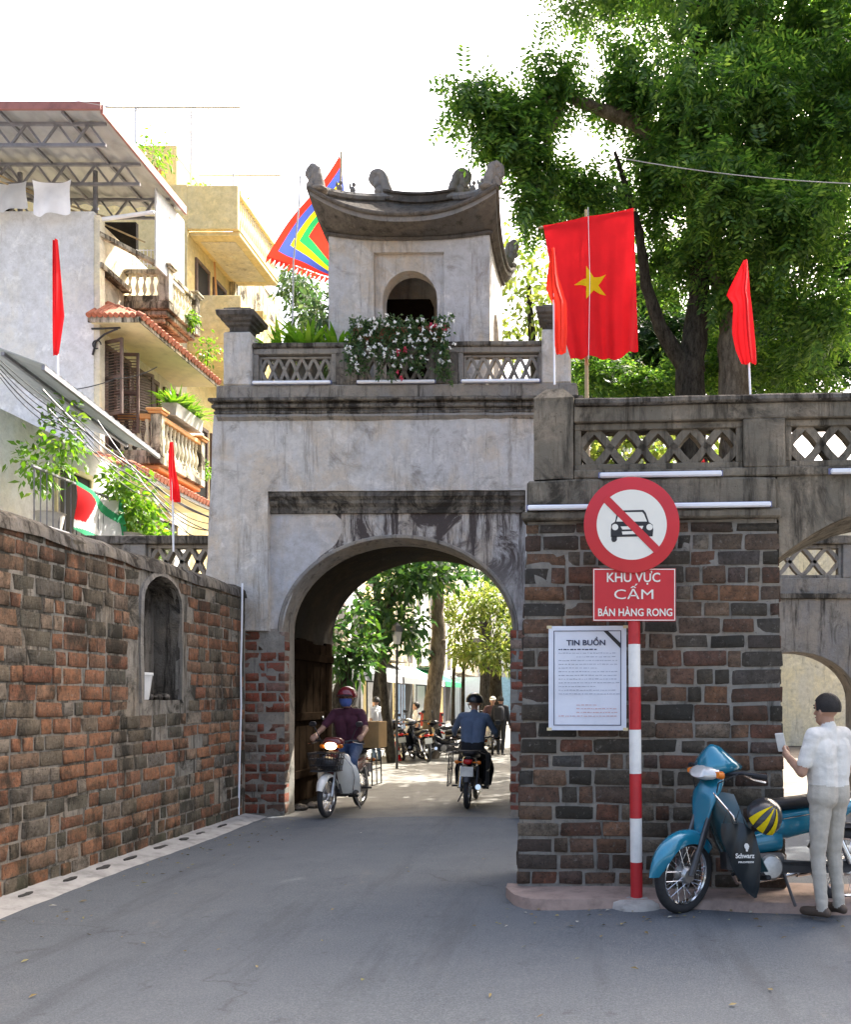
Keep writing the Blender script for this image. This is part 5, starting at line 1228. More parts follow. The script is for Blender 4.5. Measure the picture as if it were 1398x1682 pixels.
def flag_uv(a, b):
    tx = TL[0]+(TR_[0]-TL[0])*a, TL[1]+(TR_[1]-TL[1])*a; lx = 938-a*0
    left = (893+ (905-893)*min(1, b*3) + 33*max(0, b-.33)**1.3*1.65, 376+216*b); right = (1040+8*b, 348+234*b)
    u = left[0]+(right[0]-left[0])*a; v = left[1]+(right[1]-left[1])*a+6*math.sin(a*PI)*b
    return u, v, -.06+.06*math.sin(a*10+b*1.6)*(.15+b*.8)+.025*math.sin(a*23+b*4)*(.1+b)+.012*math.sin(a*41+b*7)*b+.05*(a-.5)*b
NU, NV = 90, 120; m = MB(); m.grid(lambda a, b: fp(*flag_uv(a, b)[:2], flag_uv(a, b)[2]), NU, NV)
me = m.mesh('cloth', [MAT['flag_red'], MAT['flag_yellow']], True, 80); link('cloth', me, fl)
# star sewn on, slightly proud of the cloth and following its folds
sp = star_pts((972, 473), 29, R(-18)); sp = [(p[0], 2*473-p[1]) for p in sp]
def uv_at(u, v):
    b = (v-362)/230; a = .5
    for _ in range(12):
        fu, fv, fd = flag_uv(a, b); a += (u-fu)/140; b += (v-fv)/230
    return flag_uv(a, b)[2]
q = MB(); tri = []
def subdiv(A, B, C, n):
    if n == 0: tri.append((A, B, C)); return
    ab, bc, ca = [((p[0]+r_[0])/2, (p[1]+r_[1])/2) for p, r_ in ((A, B), (B, C), (C, A))]
    for t in ((A, ab, ca), (ab, B, bc), (ca, bc, C), (ab, bc, ca)): subdiv(*t, n-1)
for i in range(10): subdiv((972, 473), sp[i], sp[(i+1) % 10], 2)
for t in tri: q.add([fp(p[0], p[1], uv_at(*p)-.007) for p in t], [(0, 1, 2)])
q.build('star', MAT['flag_yellow'], fl, None, True, 80)
m = MB(); m.tube([fp(966, 352, -.12), fp(969, 470, -.16), fp(967, 600, -.16)], .0025, 5); m.build('halyard', MAT['cloth_white'], fl)
def small_flag(label, base, top, prof, Y, dy=-.03, mat='flag_red'):
    """limp narrow flag: prof = rows of (v, left u, right u)"""
    b0 = at(*base, Y); e = empty('small_flag', tuple(b0), 0, label, 'flag', 'small plain red flags on thin poles'); P = lambda u, v, d=0: at(u, v, Y)-b0+Vector((0, d, 0))
    m = MB(); m.tube([P(*base), P(*top)], .0105*Y/9, 8); m.build('pole', MAT['white_tube'], e, None, True)
    def fn(a, b):
        t = b*(len(prof)-1); i = min(int(t), len(prof)-2); k = t-i; v, l, r_ = [prof[i][j]+(prof[i+1][j]-prof[i][j])*k for j in range(3)]
        wd = (r_-l)*Y/F; return P(l+(r_-l)*a, v, dy+.3*wd*math.sin(a*6.5+b*1.2)+.12*wd*math.sin(a*15+b*4))
    m = MB(); m.grid(fn, 30, 24); m.build('cloth', MAT[mat], e, None, True, 85); return e
small_flag('small red flag drooping in front of the big flag', (911, 632), (909, 410), [(410, 906, 911), (455, 899, 917), (475, 897, 923), (500, 908, 931), (545, 909, 932), (580, 913, 930), (585, 915, 922)], 7.45, mat='flag_orange')
small_flag('small red flag on the parapet right of the big trees', (1233, 655), (1223, 432), [(430, 1221, 1227), (455, 1208, 1230), (484, 1193, 1232), (500, 1205, 1234), (545, 1203, 1239), (575, 1209, 1242), (598, 1218, 1243), (600, 1222, 1240)], 7.35)
small_flag('small red flag furled on the wing parapet left of the gate', (285, 906), (283, 728), [(727, 280, 286), (760, 277, 288), (775, 277, 290), (800, 279, 295), (822, 279, 297), (826, 290, 297)], 12.5)
small_flag('pinkish red flag tip showing through the bastion lattice', (1160, 790), (1150, 744), [(744, 1148, 1152), (760, 1146, 1158), (775, 1147, 1160)], 9.5)
small_flag('tall red flag hanging against the white house wall, far left', (96, 660), (92, 395), [(395, 88, 96), (470, 86, 102), (520, 84, 106), (560, 86, 100), (585, 88, 96)], 16.0)
# five-colour festival flag behind the tower
FE = 14.9; eb = at(553, 560, FE); fe = empty('festival_flag', tuple(eb), 0, 'festival flag in nested red, blue, yellow and green squares left of the tower', 'flag')
def ep(u, v, d=0): return at(u, v, FE)-eb+Vector((0, d, 0))
m = MB(); m.tube([ep(548, 700), ep(561, 250)], .018, 8); m.build('pole', MAT['bamboo'], fe, None, True)
C0, C1, C2, C3 = (558, 256), (437, 420), (541, 456), (575, 420)       # top corner, left corner, bottom, hoist side
def festival(a, b):
    p = [(1-b)*((1-a)*C0[i]+a*C1[i])+b*((1-a)*C3[i]+a*C2[i]) for i in range(2)]; return p
k = 60; m = MB(); m.grid(lambda a, b: ep(*festival(a, b), .05*math.sin(a*7+b*4)+.04*math.sin(b*9)), k, k)
idx = 0
for j in range(k):
    for i in range(k):
        a, b = (i+.5)/k, (j+.5)/k; d = min(a+.12, 1-a, b, 1-b+.25)
        m.m[idx] = 0 if d < .085 else 1 if d < .19 else 2 if d < .275 else 3 if d < .36 else 0
        idx += 1
cl_ = m.build('cloth', [MAT['flag_orange'], MAT['flag_blue'], MAT['flag_yellow'], MAT['flag_green']], fe, None, True, 80)
m = MB()
for i in range(14):
    a = i/14; e0, e1 = festival(1, a), festival(1, a+1/14); mid = ((e0[0]+e1[0])/2-7, (e0[1]+e1[1])/2+10)
    m.add([ep(*e0, .03), ep(*e1, .03), ep(*mid, .05)], [(0, 1, 2)])
tag(m.build('fringe', MAT['flag_orange'], fe), kind='stuff')
m = MB(); m.tube([at(480, 600, 13.6), at(482, 430, 13.6), at(492, 330, 13.6), at(493, 290, 13.6)], .013, 8); tag(m.build('thin_pole', MAT['corrugated'], None, None, True), 'thin grey pole standing among the plants left of the tower', 'pole')
# ------------------------------------------------------------------ flowers and plants on the gate
fx = empty('flower_box', (GX+.01, GY-.1, 6.6), GR, 'hanging box of white flowers draped over the middle lattice', 'flower box')
m = MB(); m.b2(-.6, .62, .02, .2, .005, .16, .01); m.build('trough', MAT['terracotta'], fx)
rng = np.random.default_rng(77); st_ = []; fl_ = []; rd_ = []
for i in range(24):
    x = -.62+1.38*i/23+rng.normal()*.015; ln_ = rng.uniform(.4, .72) if x < .5 else (rng.uniform(.5, .8) if x > .58 else .2); n_ = int(80*ln_/.6)
    ph = rng.uniform(0, 6)
    for q_ in range(n_):
        t = rng.uniform(-.25, 1); st_.append((x+.04*math.sin(t*5+ph)+rng.normal()*.025, -.02-.05*rng.uniform(0, 1)-.03*max(0, t), .12-ln_*t+rng.normal()*.015))
    for q_ in range(4): t = rng.uniform(-.2, 1); fl_.append((x+rng.normal()*.04, -.09-.03*rng.uniform(0, 1), .12-ln_*t))
for q_ in range(4): rd_.append((rng.uniform(.3, .6), -.06, rng.uniform(.05, .25)))
for p in ((.15, -.1, -.2), (.08, -.1, -.25), (.05, -.1, -.5), (.12, -.1, -.58)): rd_.append(p)
def puff(pts, r, k, ll, lw, seed, **kw): return leaves([(tuple(p), (r, r, r), k) for p in pts], seed, ll, lw, **kw)
link('foliage', mesh_quads('foliage', puff(st_, .012, 2, .06, .03, 78), MAT['leaf_vine']), fx)
tag(link('white_blooms', mesh_quads('white_blooms', puff(fl_, .01, 8, .034, .026, 79), MAT['petal_white']), fx), kind='stuff'); tag(link('red_blooms', mesh_quads('red_blooms', puff(rd_, .015, 9, .05, .035, 80), MAT['petal_red']), fx), kind='stuff')
for i, (x, y, r_, L, n_, lab) in enumerate(((-1.8, .6, .15, .6, 56, 'potted strap leaf plant at the left end of the gate terrace'), (-1.4, .5, .15, .68, 60, 'potted strap leaf plant in the middle of the left terrace'), (-1.0, .62, .15, .62, 56, 'potted strap leaf plant closest to the tower wall'))):
    c_ = T(GX, GY, 5.99) @ RZ(GR) @ Vector((x, y, 0)); e = empty('potted_plant', tuple(c_), 0, lab, 'plant', 'potted plants on the gate terrace')
    m = MB(); m.lathe([(r_*.7, .002), (r_, .5), (r_*1.08, .51), (r_*1.08, .56), (r_*.9, .562)], 16); m.build('pot', MAT['grey_pot'], e, None, True, 50)
    link('foliage', mesh_quads('foliage', blades((0, 0, .55), n_, 140+i, L, .08, 1.0, .1), MAT['leaf_plant']), e)
e = empty('potted_shrub', (GX-1.55, GY+1.5, 5.99), 0, 'taller leafy shrub behind the strap leaf pots on the terrace', 'shrub')
m = MB(); m.lathe([(.16, .002), (.22, .4), (.2, .402)], 16); m.build('pot', MAT['terracotta'], e); link('foliage', mesh_quads('foliage', leaves([((0, 0, 1.0), (.6, .35, .5), 520), ((.1, 0, 1.6), (.4, .3, .4), 220)], 150, .15, .06), MAT['leaf_vine']), e)
e = empty('incense_bouquet', (GX+.52, GY+.36, 6.6), 0, 'small vase of dark red flowers on the rail before the doorway', 'vase')
m = MB(); m.lathe([(.06, .0), (.09, .1), (.05, .2), (.07, .23)], 12); m.build('vase', MAT['black'], e, None, True)
link('stalks', mesh_quads('stalks', blades((0, 0, .2), 14, 160, .26, .02, .6, .03), MAT['leaf_vine']), e); tag(link('red_blooms', mesh_quads('red_blooms', puff([(rng.normal()*.07, rng.normal()*.04, .28+.12*rng.uniform()) for _ in range(12)], .02, 9, .05, .04, 161), MAT['petal_red']), e), kind='stuff')
# bucket left in the wall niche
bk = empty('bucket', (LX-.13, 12.1+NY0+.2, NZ0+.003), 0, 'white plastic bucket standing in the wall niche', 'bucket')
m = MB(); m.lathe([(.0, 0), (.1, 0), (.135, .26), (.145, .262), (.145, .285), (.13, .285), (.09, .01)], 18); m.build('pail', MAT['white_paint'], bk, None, True, 40)
m = MB(); m.lathe([(.0, .3), (.14, .292), (.148, .28)], 18); m.build('lid', MAT['white_paint'], bk, None, True, 40)
for i in range(5):
    m = MB(); m.ball((0, 0, 0), (.05+.02*random.random(), .06, .035), 8, 6); me = m.mesh('rubble_stone', MAT['trim_stone'], True); rough(me, .02, 20, 0)
    o = link('rubble_stone', me, None, T(LX-.15+.06*(i % 2), 12.1+NY0+.45+.09*i, NZ0+.035)); tag(o, ('lump of rubble right against the bucket in the niche', 'second lump of rubble from the bucket', 'middle lump of rubble on the niche floor', 'fourth lump of rubble from the bucket', 'lump of rubble at the gate side end of the niche')[i], 'stone', 'rubble in the niche')
for i, (u, v) in enumerate(((490, 1331), (512, 1327))):
    p = at(u, v, EYE*F/(v-PY)); m = MB(); m.ball((0, 0, 0), (.12, .1, .05), 8, 6); me = m.mesh('loose_stone', MAT['trim_stone'], True); rough(me, .03, 11, 0)
    tag(link('loose_stone', me, None, T(p.x, p.y+.1, .03)), ('flat loose stone at the foot of the passage wall', 'second loose stone, deeper beside the gate leaf')[i], 'stone')
# paper lantern on the stout tree and a street lantern
ln = empty('hanging_lantern', tuple(at(741, 968, 23.5)), 0, 'pale round lantern hanging beside the stout tree trunk', 'lantern')
m = MB(); m.ball((0, 0, 0), (.16, .16, .13), 14, 10); m.build('globe', MAT['cream_paint'], ln, None, True); m = MB(); m.tube([(0, 0, .12), (-.08, .1, .5)], .008, 5); m.build('cord', MAT['black'], ln)
lp = at(652, 1042, 20.5); ln = empty('street_lantern', (lp.x, 20.5, 0), 0, 'dark four sided street lantern on a thin post beyond the arch', 'lantern')
m = MB(); m.tube([(0, 0, -.05), (0, 0, lp.z-.35)], .03, 8); m.build('post', MAT['black'], ln)
m = MB(); m.lathe([(.07, lp.z-.22), (.12, lp.z+.05), (.12, lp.z+.06)], 4); m.build('glass_case', MAT['grey_pot'], ln); m = MB(); m.lathe([(.15, lp.z+.061), (.1, lp.z+.2), (.02, lp.z+.28)], 4); m.build('hood', MAT['black'], ln)
cn = empty('traffic_cone', tuple(at(651, 1247, 23)*1), 0, 'small red traffic cone in front of the parked motorbikes', 'cone'); cn.location.z = 0
m = MB(); m.b2(-.16, .16, -.16, .16, .002, .03, .01); m.build('base', MAT['red_paint'], cn); m = MB(); m.lathe([(.13, .031), (.03, .5), (.0, .5)], 16); m.build('cone_body', MAT['flag_red'], cn, None, True, 40); m = MB(); m.lathe([(.107, .16), (.079, .28)], 16, cap=False); m.build('white_band', MAT['white_paint'], cn, None, True)
# ------------------------------------------------------------------ motorbikes (x forward, y left, z up)
mk('paint_white', (.75, .74, .68), .28, coat=.5, var=.1); mk('paint_blue', (.012, .21, .33), .22, .15, coat=1.0, var=.15, sc=3); mk('paint_teal', (.02, .06, .07), .3, coat=.6, var=.2); mk('paint_black', (.018, .018, .022), .25, coat=.7); mk('paint_red', (.42, .02, .03), .25, coat=.7, var=.12); mk('paint_maroon', (.14, .02, .02), .28, coat=.5)
mk('bag_black', (.012, .018, .022), .35); mk('amber', (.75, .2, .02), .2); mk('tail_red', (.5, .01, .01), .2); mk('lens_clear', (.62, .62, .6), .12, .3); mk('plate_white', (.72, .72, .66), .5); mk('cardboard', (.42, .27, .11), .85, var=.15); mk('red_plastic', (.6, .03, .025), .4)
n_ = NT('lit_headlamp'); n_.color((.9, .8, .6)); n_.bsdf.inputs['Emission Color'].default_value = (1, .72, .4, 1); n_.bsdf.inputs['Emission Strength'].default_value = 3.2; MAT['lit_headlamp'] = n_.mat
def sweep(mb, rows, closed=True, cap=True, M=None):
    """skin a list of equal-length rings"""
    k = len(rows[0]); vs = [p for r_ in rows for p in r_]; fs = []
    for i in range(len(rows)-1):
        for j in range(k if closed else k-1): fs.append((i*k+j, i*k+(j+1) % k, (i+1)*k+(j+1) % k, (i+1)*k+j))
    if cap and closed: fs += [tuple(range(k))[::-1], tuple((len(rows)-1)*k+j for j in range(k))]
    mb.add(vs, fs, M)
def oval(c, ry, rz, n=12, p=2.6, tilt=0):
    out = []
    for i in range(n):
        t = 2*PI*i/n; a, b = math.cos(t), math.sin(t); y = math.copysign(abs(a)**(2/p), a)*ry; z = math.copysign(abs(b)**(2/p), b)*rz
        out.append((c[0]+z*math.sin(tilt), c[1]+y, c[2]+z*math.cos(tilt)))
    return out
WR = .275
def bike(label, loc, heading, body='paint_black', shield='paint_black', fender='paint_black', lit=False, basket=False, rack=False, steer=0, lean=0, sc=1.0, group=None, mirrors=True, plate=True, sleek=False, topbox=None, spokes=True, seat=True):
    e = empty('motorbike', loc, heading, label, 'motorbike', group); e.rotation_euler = (lean, 0, heading); e.scale = (sc,)*3
    FXW, RXW = .62, -.62; rake = R(26); H0 = Vector((.40, 0, .80))
    ax_ = Vector((-math.sin(rake), 0, math.cos(rake))); ST = Matrix.Translation(H0) @ Matrix.Rotation(steer, 4, ax_) @ Matrix.Translation(-H0)
    def wheel(nm, x, M):
        m = MB(); A = M @ T(x, 0, WR); m.ring(WR-.034, .036, 36, 10, A, 1.0); w_ = m.build(nm, MAT['rubber'], e, None, True, 80)
        m = MB(); m.ring(WR-.068, .014, 36, 8, A, 1.7); m.build('rim', MAT['chrome'], w_, None, True)
        m = MB(); m.lathe([(.0, -.055), (.05, -.055), (.065, -.03), (.05, .0), (.065, .03), (.05, .055), (.0, .055)], 16, A @ RX(R(90))); m.build('hub', MAT['alu'], w_, None, True, 40)
        if spokes:
            m = MB()
            for i in range(36):
                a = 2*PI*i/36; b = a+(.42 if i % 4 < 2 else -.42); s_ = .04 if i % 2 else -.04
                m.tube([(.055*math.cos(b), s_, .055*math.sin(b)), ((WR-.078)*math.cos(a), 0, (WR-.078)*math.sin(a))], .0022, 4, A)
            tag(m.build('spokes', MAT['chrome'], w_), kind='stuff')
        return w_
    wheel('front_wheel', FXW, ST); wheel('rear_wheel', RXW, Matrix.Identity(4))
    for s_ in (-1, 1):
        m = MB(); m.tube([(FXW, s_*.065, WR), (FXW-.02-.04, s_*.065, WR+.17)], .024, 8, ST); m.tube([(FXW-.055, s_*.065, WR+.16), (.46, s_*.065, .73)], .017, 8, ST); m.build('fork_leg', MAT['alu'] if not sleek else MAT['steel_dark'], e, None, True)
    # front mudguard
    m = MB(); rows = []; a0, a1 = (R(5), R(150)) if not sleek else (R(38), R(128))
    a0, a1 = R(20 if not sleek else 2), R(165 if not sleek else 140)
    for i in range(19):
        t = i/18; a = a0+(a1-a0)*t; rr = WR+.022+(.03*(1-t)**2 if sleek else 0); hw = .062*(min(1, .35+3*t) if sleek else min(1, .6+2*t)); dz = .035 if not sleek else .075
        c = Vector((FXW+rr*math.cos(a), 0, WR+rr*math.sin(a))); ri_ = Vector((math.cos(a), 0, math.sin(a)))
        rows.append([tuple(c-ri_*dz+Vector((0, -hw, 0))), tuple(c-ri_*dz*.25+Vector((0, -hw*.92, 0))), tuple(c+ri_*.012+Vector((0, -hw*.5, 0))), tuple(c+ri_*.02), tuple(c+ri_*.012+Vector((0, hw*.5, 0))), tuple(c-ri_*dz*.25+Vector((0, hw*.92, 0))), tuple(c-ri_*dz+Vector((0, hw, 0)))])
    sweep(m, rows, False, False, ST); fm = m.build('front_mudguard', MAT[fender], e, None, True, 60)
    # steering column cover under the lamp
    if sleek:
        m = MB(); sweep(m, [oval((.50, 0, .60), .05, .04), oval((.49, 0, .70), .085, .06), oval((.475, 0, .80), .11, .085, 12, 2.4), oval((.42, 0, .88), .115, .085, 12, 2.4), oval((.36, 0, .94), .09, .06), oval((.34, 0, .97), .05, .03)], True, True, ST); m.build('column_cover', MAT['paint_blue'], e, None, True, 60)
    else: m = MB(); sweep(m, [oval((.47, 0, .55), .05, .05), oval((.45, 0, .66), .085, .06), oval((.42, 0, .78), .095, .075), oval((.385, 0, .87), .07, .06)], True, True); m.build('column_cover', MAT[body], e, None, True, 60)
    # leg shield: two curved wings
    def sh(sg):
        def fn(a, b):                         # a across outwards, b downwards
            z = .86-.58*b; hw = (.11+.15*math.sin(min(1, b*1.35)*PI*.62))*(1-.25*max(0, b-.75)*4*.3); y = sg*(.035+hw*a)
            x = .42-.14*b*b-.06*b-.16*a*a*(1-.2*b)+(.02 if sleek else 0)
            return Vector((x, y, z-.05*a*a*(1-b)))
        return fn
    for sg in (-1, 1):
        m = MB(); m.grid(sh(sg), 8, 14, None, .012*sg); m.build('leg_shield', MAT[shield], e, None, True, 60)
    m = MB(); sweep(m, [oval((.39, 0, .74), .06, .07), oval((.27, 0, .56), .07, .08), oval((.1, 0, .47), .075, .08), oval((-.1, 0, .5), .085, .09)], True, True); m.build('spine', MAT[body], e, None, True, 60)
    # handlebar cover with lamp
    if sleek:
        NZ = lambda x, y0, z0, y1, z1, n=14: [(x-.0*0+(.06*(1-math.sin(2*PI*i/n))/2), (y0+(y1-y0)*(math.sin(2*PI*i/n)+1)/2)*math.cos(2*PI*i/n), z0+(z1-z0)*(math.sin(2*PI*i/n)+1)/2) for i in range(n)]
        hb = MB(); sweep(hb, [NZ(.455, .05, 1.0, .02, 1.17), NZ(.43, .15, .97, .05, 1.195), NZ(.36, .19, .965, .075, 1.185), NZ(.26, .17, .98, .1, 1.12), NZ(.17, .12, 1.0, .1, 1.06), NZ(.12, .05, 1.01, .04, 1.035)], True, True, ST); hc_ = hb.build('handlebar_cover', MAT['paint_blue'], e, None, True, 55)
        m = MB(); sweep(m, [NZ(.44, .16, .94, .11, 1.06), NZ(.475, .145, .945, .09, 1.055), NZ(.505, .09, .96, .05, 1.04)], True, True, ST); m.build('headlamp', MAT['lens_clear'], hc_, None, True, 60)
    else:
        hb = MB(); sweep(hb, [oval((.50, 0, .955), .075, .05, 14, 3), oval((.47, 0, .975), .115, .075, 14, 3), oval((.40, 0, .99), .15, .075, 14, 2.6), oval((.31, 0, .99), .13, .055, 14), oval((.26, 0, .985), .07, .03, 14)], True, True, ST); hc_ = hb.build('handlebar_cover', MAT[body], e, None, True, 60)
        m = MB(); sweep(m, [oval((.49, 0, .945), .085, .052, 14, 2.4), oval((.515, 0, .948), .075, .045, 14, 2.4), oval((.525, 0, .95), .04, .025, 14)], True, True, ST); m.build('headlamp', MAT['lit_headlamp'] if lit else MAT['lens_clear'], hc_, None, True, 60)
    for s_ in (-1, 1):
        ih = .045 if sleek else 0; m = MB(); sweep(m, [oval((.45 if sleek else .47, s_*.125, .94+ih), .04, .03, 10), oval((.495, s_*.125, .945+ih), .03, .02, 10)], True, True, ST); m.build('indicator', MAT['amber'], hc_, None, True, 60)
        m = MB(); m.tube([(.36, s_*.1, .985), (.33, s_*.22, 1.01), (.26, s_*.33, 1.0)], .013, 8, ST); m.build('handlebar', MAT['black_plastic'], e, None, True)
        m = MB(); m.tube([(.285, s_*.275, 1.0), (.235, s_*.37, .995)], .02, 10, ST); m.build('grip', MAT['rubber'], e, None, True)
        m = MB(); m.tube([(.34, s_*.25, .995), (.33, s_*.33, .975), (.29, s_*.4, .965)], .007, 6, ST); m.build('lever', MAT['chrome'], e, None, True)
        if mirrors:
            m = MB(); m.tube([(.31, s_*.22, 1.02), (.32, s_*.27, 1.14), (.31, s_*.31, 1.2)], .006, 6, ST); sweep(m, [oval((.325, s_*.33, 1.235), .04, .028, 10), oval((.305, s_*.33, 1.235), .055, .038, 10), oval((.298, s_*.33, 1.235), .052, .035, 10)], True, True, ST); m.build('mirror', MAT['black_plastic'], e, None, True, 50)
    # control cables, brake drum arm, trim line
    if spokes:
        for s_ in (-1, 1): m = MB(); m.tube([(.35, s_*.2, 1.0), (.46, s_*.12, .93), (.44, s_*.075, .75), (.52, s_*.08, .5), (.6, s_*.06, .3)], .005, 6, ST); m.build('control_cable', MAT['black'], e, None, True)
        m = MB(); m.tube([(.42, .12, .83), (.33, .235, .66), (.27, .25, .5), (.2, .2, .32)], .006, 6); m.build('shield_trim', MAT['chrome'], e, None, True)
        m = MB(); m.tube([(.0, .115, .62), (-.3, .128, .66), (-.6, .115, .71)], .005, 6); m.build('side_trim', MAT['chrome'], e, None, True)
        m = MB(); m.tube([(.16, .1, .3), (.2, .17, .27), (.2, .22, .27)], .009, 6); m.build('gear_lever', MAT['steel_dark'], e, None, True)
    # seat, tail, side covers
    if seat:
        m = MB(); sweep(m, [oval((.05, 0, .715), .05, .025), oval((.0, 0, .735), .1, .045), oval((-.15, 0, .745), .125, .05), oval((-.3, 0, .755), .135, .052), oval((-.5, 0, .785), .13, .05), oval((-.66, 0, .80), .1, .04), oval((-.7, 0, .8), .05, .02)], True, True); m.build('seat', MAT['leather'], e, None, True, 60)
    m = MB(); sweep(m, [oval((.02, 0, .6), .07, .09), oval((-.15, 0, .6), .11, .11), oval((-.35, 0, .63), .125, .1), oval((-.55, 0, .68), .11, .085), oval((-.74, 0, .73), .07, .05), oval((-.8, 0, .75), .04, .02)], True, True); m.build('side_cover', MAT[body], e, None, True, 60)
    m = MB(); sweep(m, [oval((-.74, 0, .70), .07, .04), oval((-.8, 0, .69), .065, .035), oval((-.82, 0, .685), .05, .025)], True, True); m.build('tail_lamp', MAT['tail_red'], e, None, True, 60)
    for s_ in (-1, 1): m = MB(); m.tube([(-.72, s_*.06, .68), (-.74, s_*.14, .68)], .01, 6); m.ball((-.745, s_*.16, .68), (.03, .035, .028), 8, 6); m.build('rear_indicator', MAT['amber'], e, None, True)
    m = MB(); rows = []
    for i in range(15):
        a = R(30+125*i/14); c = Vector((RXW+(WR+.035)*math.cos(a), 0, WR+(WR+.035)*math.sin(a))); ri_ = Vector((math.cos(a), 0, math.sin(a)))
        rows.append([tuple(c-ri_*.03+Vector((0, -.065, 0))), tuple(c+Vector((0, -.05, 0))), tuple(c+ri_*.015), tuple(c+Vector((0, .05, 0))), tuple(c-ri_*.03+Vector((0, .065, 0)))])
    sweep(m, rows, False, False); m.build('rear_mudguard', MAT['black_plastic'], e, None, True, 60)
    if plate:
        m = MB(); m.box((-.86, 0, .555), (.006, .19, .14), None, .002); pp = m.build('number_plate', MAT['plate_white'], e)
    # engine and drive
    m = MB(); m.b2(-.12, .16, -.1, .1, .22, .4, .03); sweep(m, [[(.1, y, z_) for y, z_ in ((-.07, .26), (.07, .26), (.07, .4), (-.07, .4))], [(.33, y, z_) for y, z_ in ((-.06, .3), (.06, .3), (.06, .42), (-.06, .42))]], True, True)
    m.build('engine', MAT['steel_dark'], e)
    for s_ in (-1, 1): m = MB(); m.lathe([(0, .0), (.085, .0), (.09, .012), (.075, .035), (.03, .04), (0, .04)], 20, T(.02, s_*.1, .3) @ RX(R(-90*s_))); m.build('engine_cover', MAT['alu'], e, None, True, 35)
    m = MB(); m.tube([(.25, -.03, .26), (.2, -.1, .2), (.0, -.14, .2), (-.3, -.15, .24)], .017, 8); m.tube([(-.3, -.155, .24), (-.4, -.16, .26), (-.85, -.17, .34)], [.03, .043, .04], 12); m.build('exhaust', MAT['chrome'], e, None, True, 50)
    m = MB(); m.ext([(.0, .335), (.02, .26), (-.58, .235), (-.66, .275), (-.58, .32)], .085, .11); m.build('chain_case', MAT['black_plastic'], e)
    for s_ in (-1, 1):
        m = MB(); m.bar((-.62, s_*.1, .28), (-.08, s_*.1, .33), .02, .04); m.build('swing_arm', MAT['steel_dark'], e)
        m = MB(); m.tube([(-.6, s_*.12, .3), (-.48, s_*.12, .6)], [.026, .024], 10); m.build('shock_absorber', MAT['chrome'] if s_ > 0 else MAT['steel_dark'], e, None, True)
        m = MB(); m.tube([(.1, s_*.1, .23), (.1, s_*.24, .235)], .018, 8); m.build('foot_peg', MAT['rubber'], e)
        m = MB(); m.tube([(-.32, s_*.13, .3), (-.36, s_*.27, .3)], .014, 8); m.build('passenger_peg', MAT['rubber'], e)
    m = MB(); m.tube([(-.08, .1, .25), (-.1, .2, .03)], .012, 6); m.build('side_stand', MAT['steel_dark'], e)
    if rack:
        m = MB()
        m.tube([(-.3, .15, .83), (-.85, .15, .85), (-.9, .1, .85), (-.9, -.1, .85), (-.85, -.15, .85), (-.3, -.15, .83)], .011, 6)
        for x in (-.45, -.6, -.75): m.tube([(x, -.15, .84), (x, .15, .84)], .008, 6)
        m.build('rear_rack', MAT['black'], e, None, True)
        for s_ in (-1, 1):
            m = MB(); m.tube([(-.35, s_*.16, .83), (-.35, s_*.27, .8), (-.35, s_*.28, .33), (-.75, s_*.28, .33), (-.75, s_*.27, .8), (-.75, s_*.16, .83)], .01, 6); m.tube([(-.35, s_*.28, .56), (-.75, s_*.28, .56)], .008, 6); m.tube([(-.55, s_*.27, .8), (-.55, s_*.28, .33)], .008, 6)
            m.build('pannier_frame', MAT['black'], e, None, True)
    if basket:
        m = MB(); x0, x1, z0, z1 = .5, .78, .62, .86
        for z, k_ in ((z0, .82), (.7, .88), (.78, .94), (z1, 1.0)):
            c = (x0+x1)/2; a, b = (x1-x0)/2*k_, .2*k_; m.tube([(c-a, -b, z), (c+a, -b, z), (c+a, b, z), (c-a, b, z), (c-a, -b, z)], .008, 5, ST)
        for i in range(11):
            y = -.2+.4*i/10
            for xx, s_ in ((x0, -1), (x1, 1)): m.tube([((x0+x1)/2+s_*.14*.82, y*.82, z0), (xx, y, z1)], .005, 4, ST)
        for i in range(7):
            x = x0+(x1-x0)*i/6; m.tube([(x, -.17, z0), (x, .17, z0)], .005, 4, ST)
            for s_ in (-1, 1): m.tube([(.64+(x-.64)*.82, s_*.164, z0), (x, s_*.2, z1)], .005, 4, ST)
        bs_ = m.build('basket', MAT['black'], e)
        m = MB(); m.ball((.64, 0, .72), (.12, .16, .1), 12, 8, ST); me = m.mesh('basket_load', MAT['black_plastic'], True); rough(me, .02, 9, 0); link('basket_load', me, bs_)
    return e
def dirang(dx, dy): return math.atan2(dy, dx)
# parked blue bike on the right
blue = bike('turquoise blue motorbike parked by the brick bastion, wheel turned to the road', (1.42, 6.86, .0), dirang(-1, -.24), 'paint_blue', 'paint_teal', 'paint_blue', steer=R(30), lean=R(10), sleek=True, sc=1.09, mirrors=False)

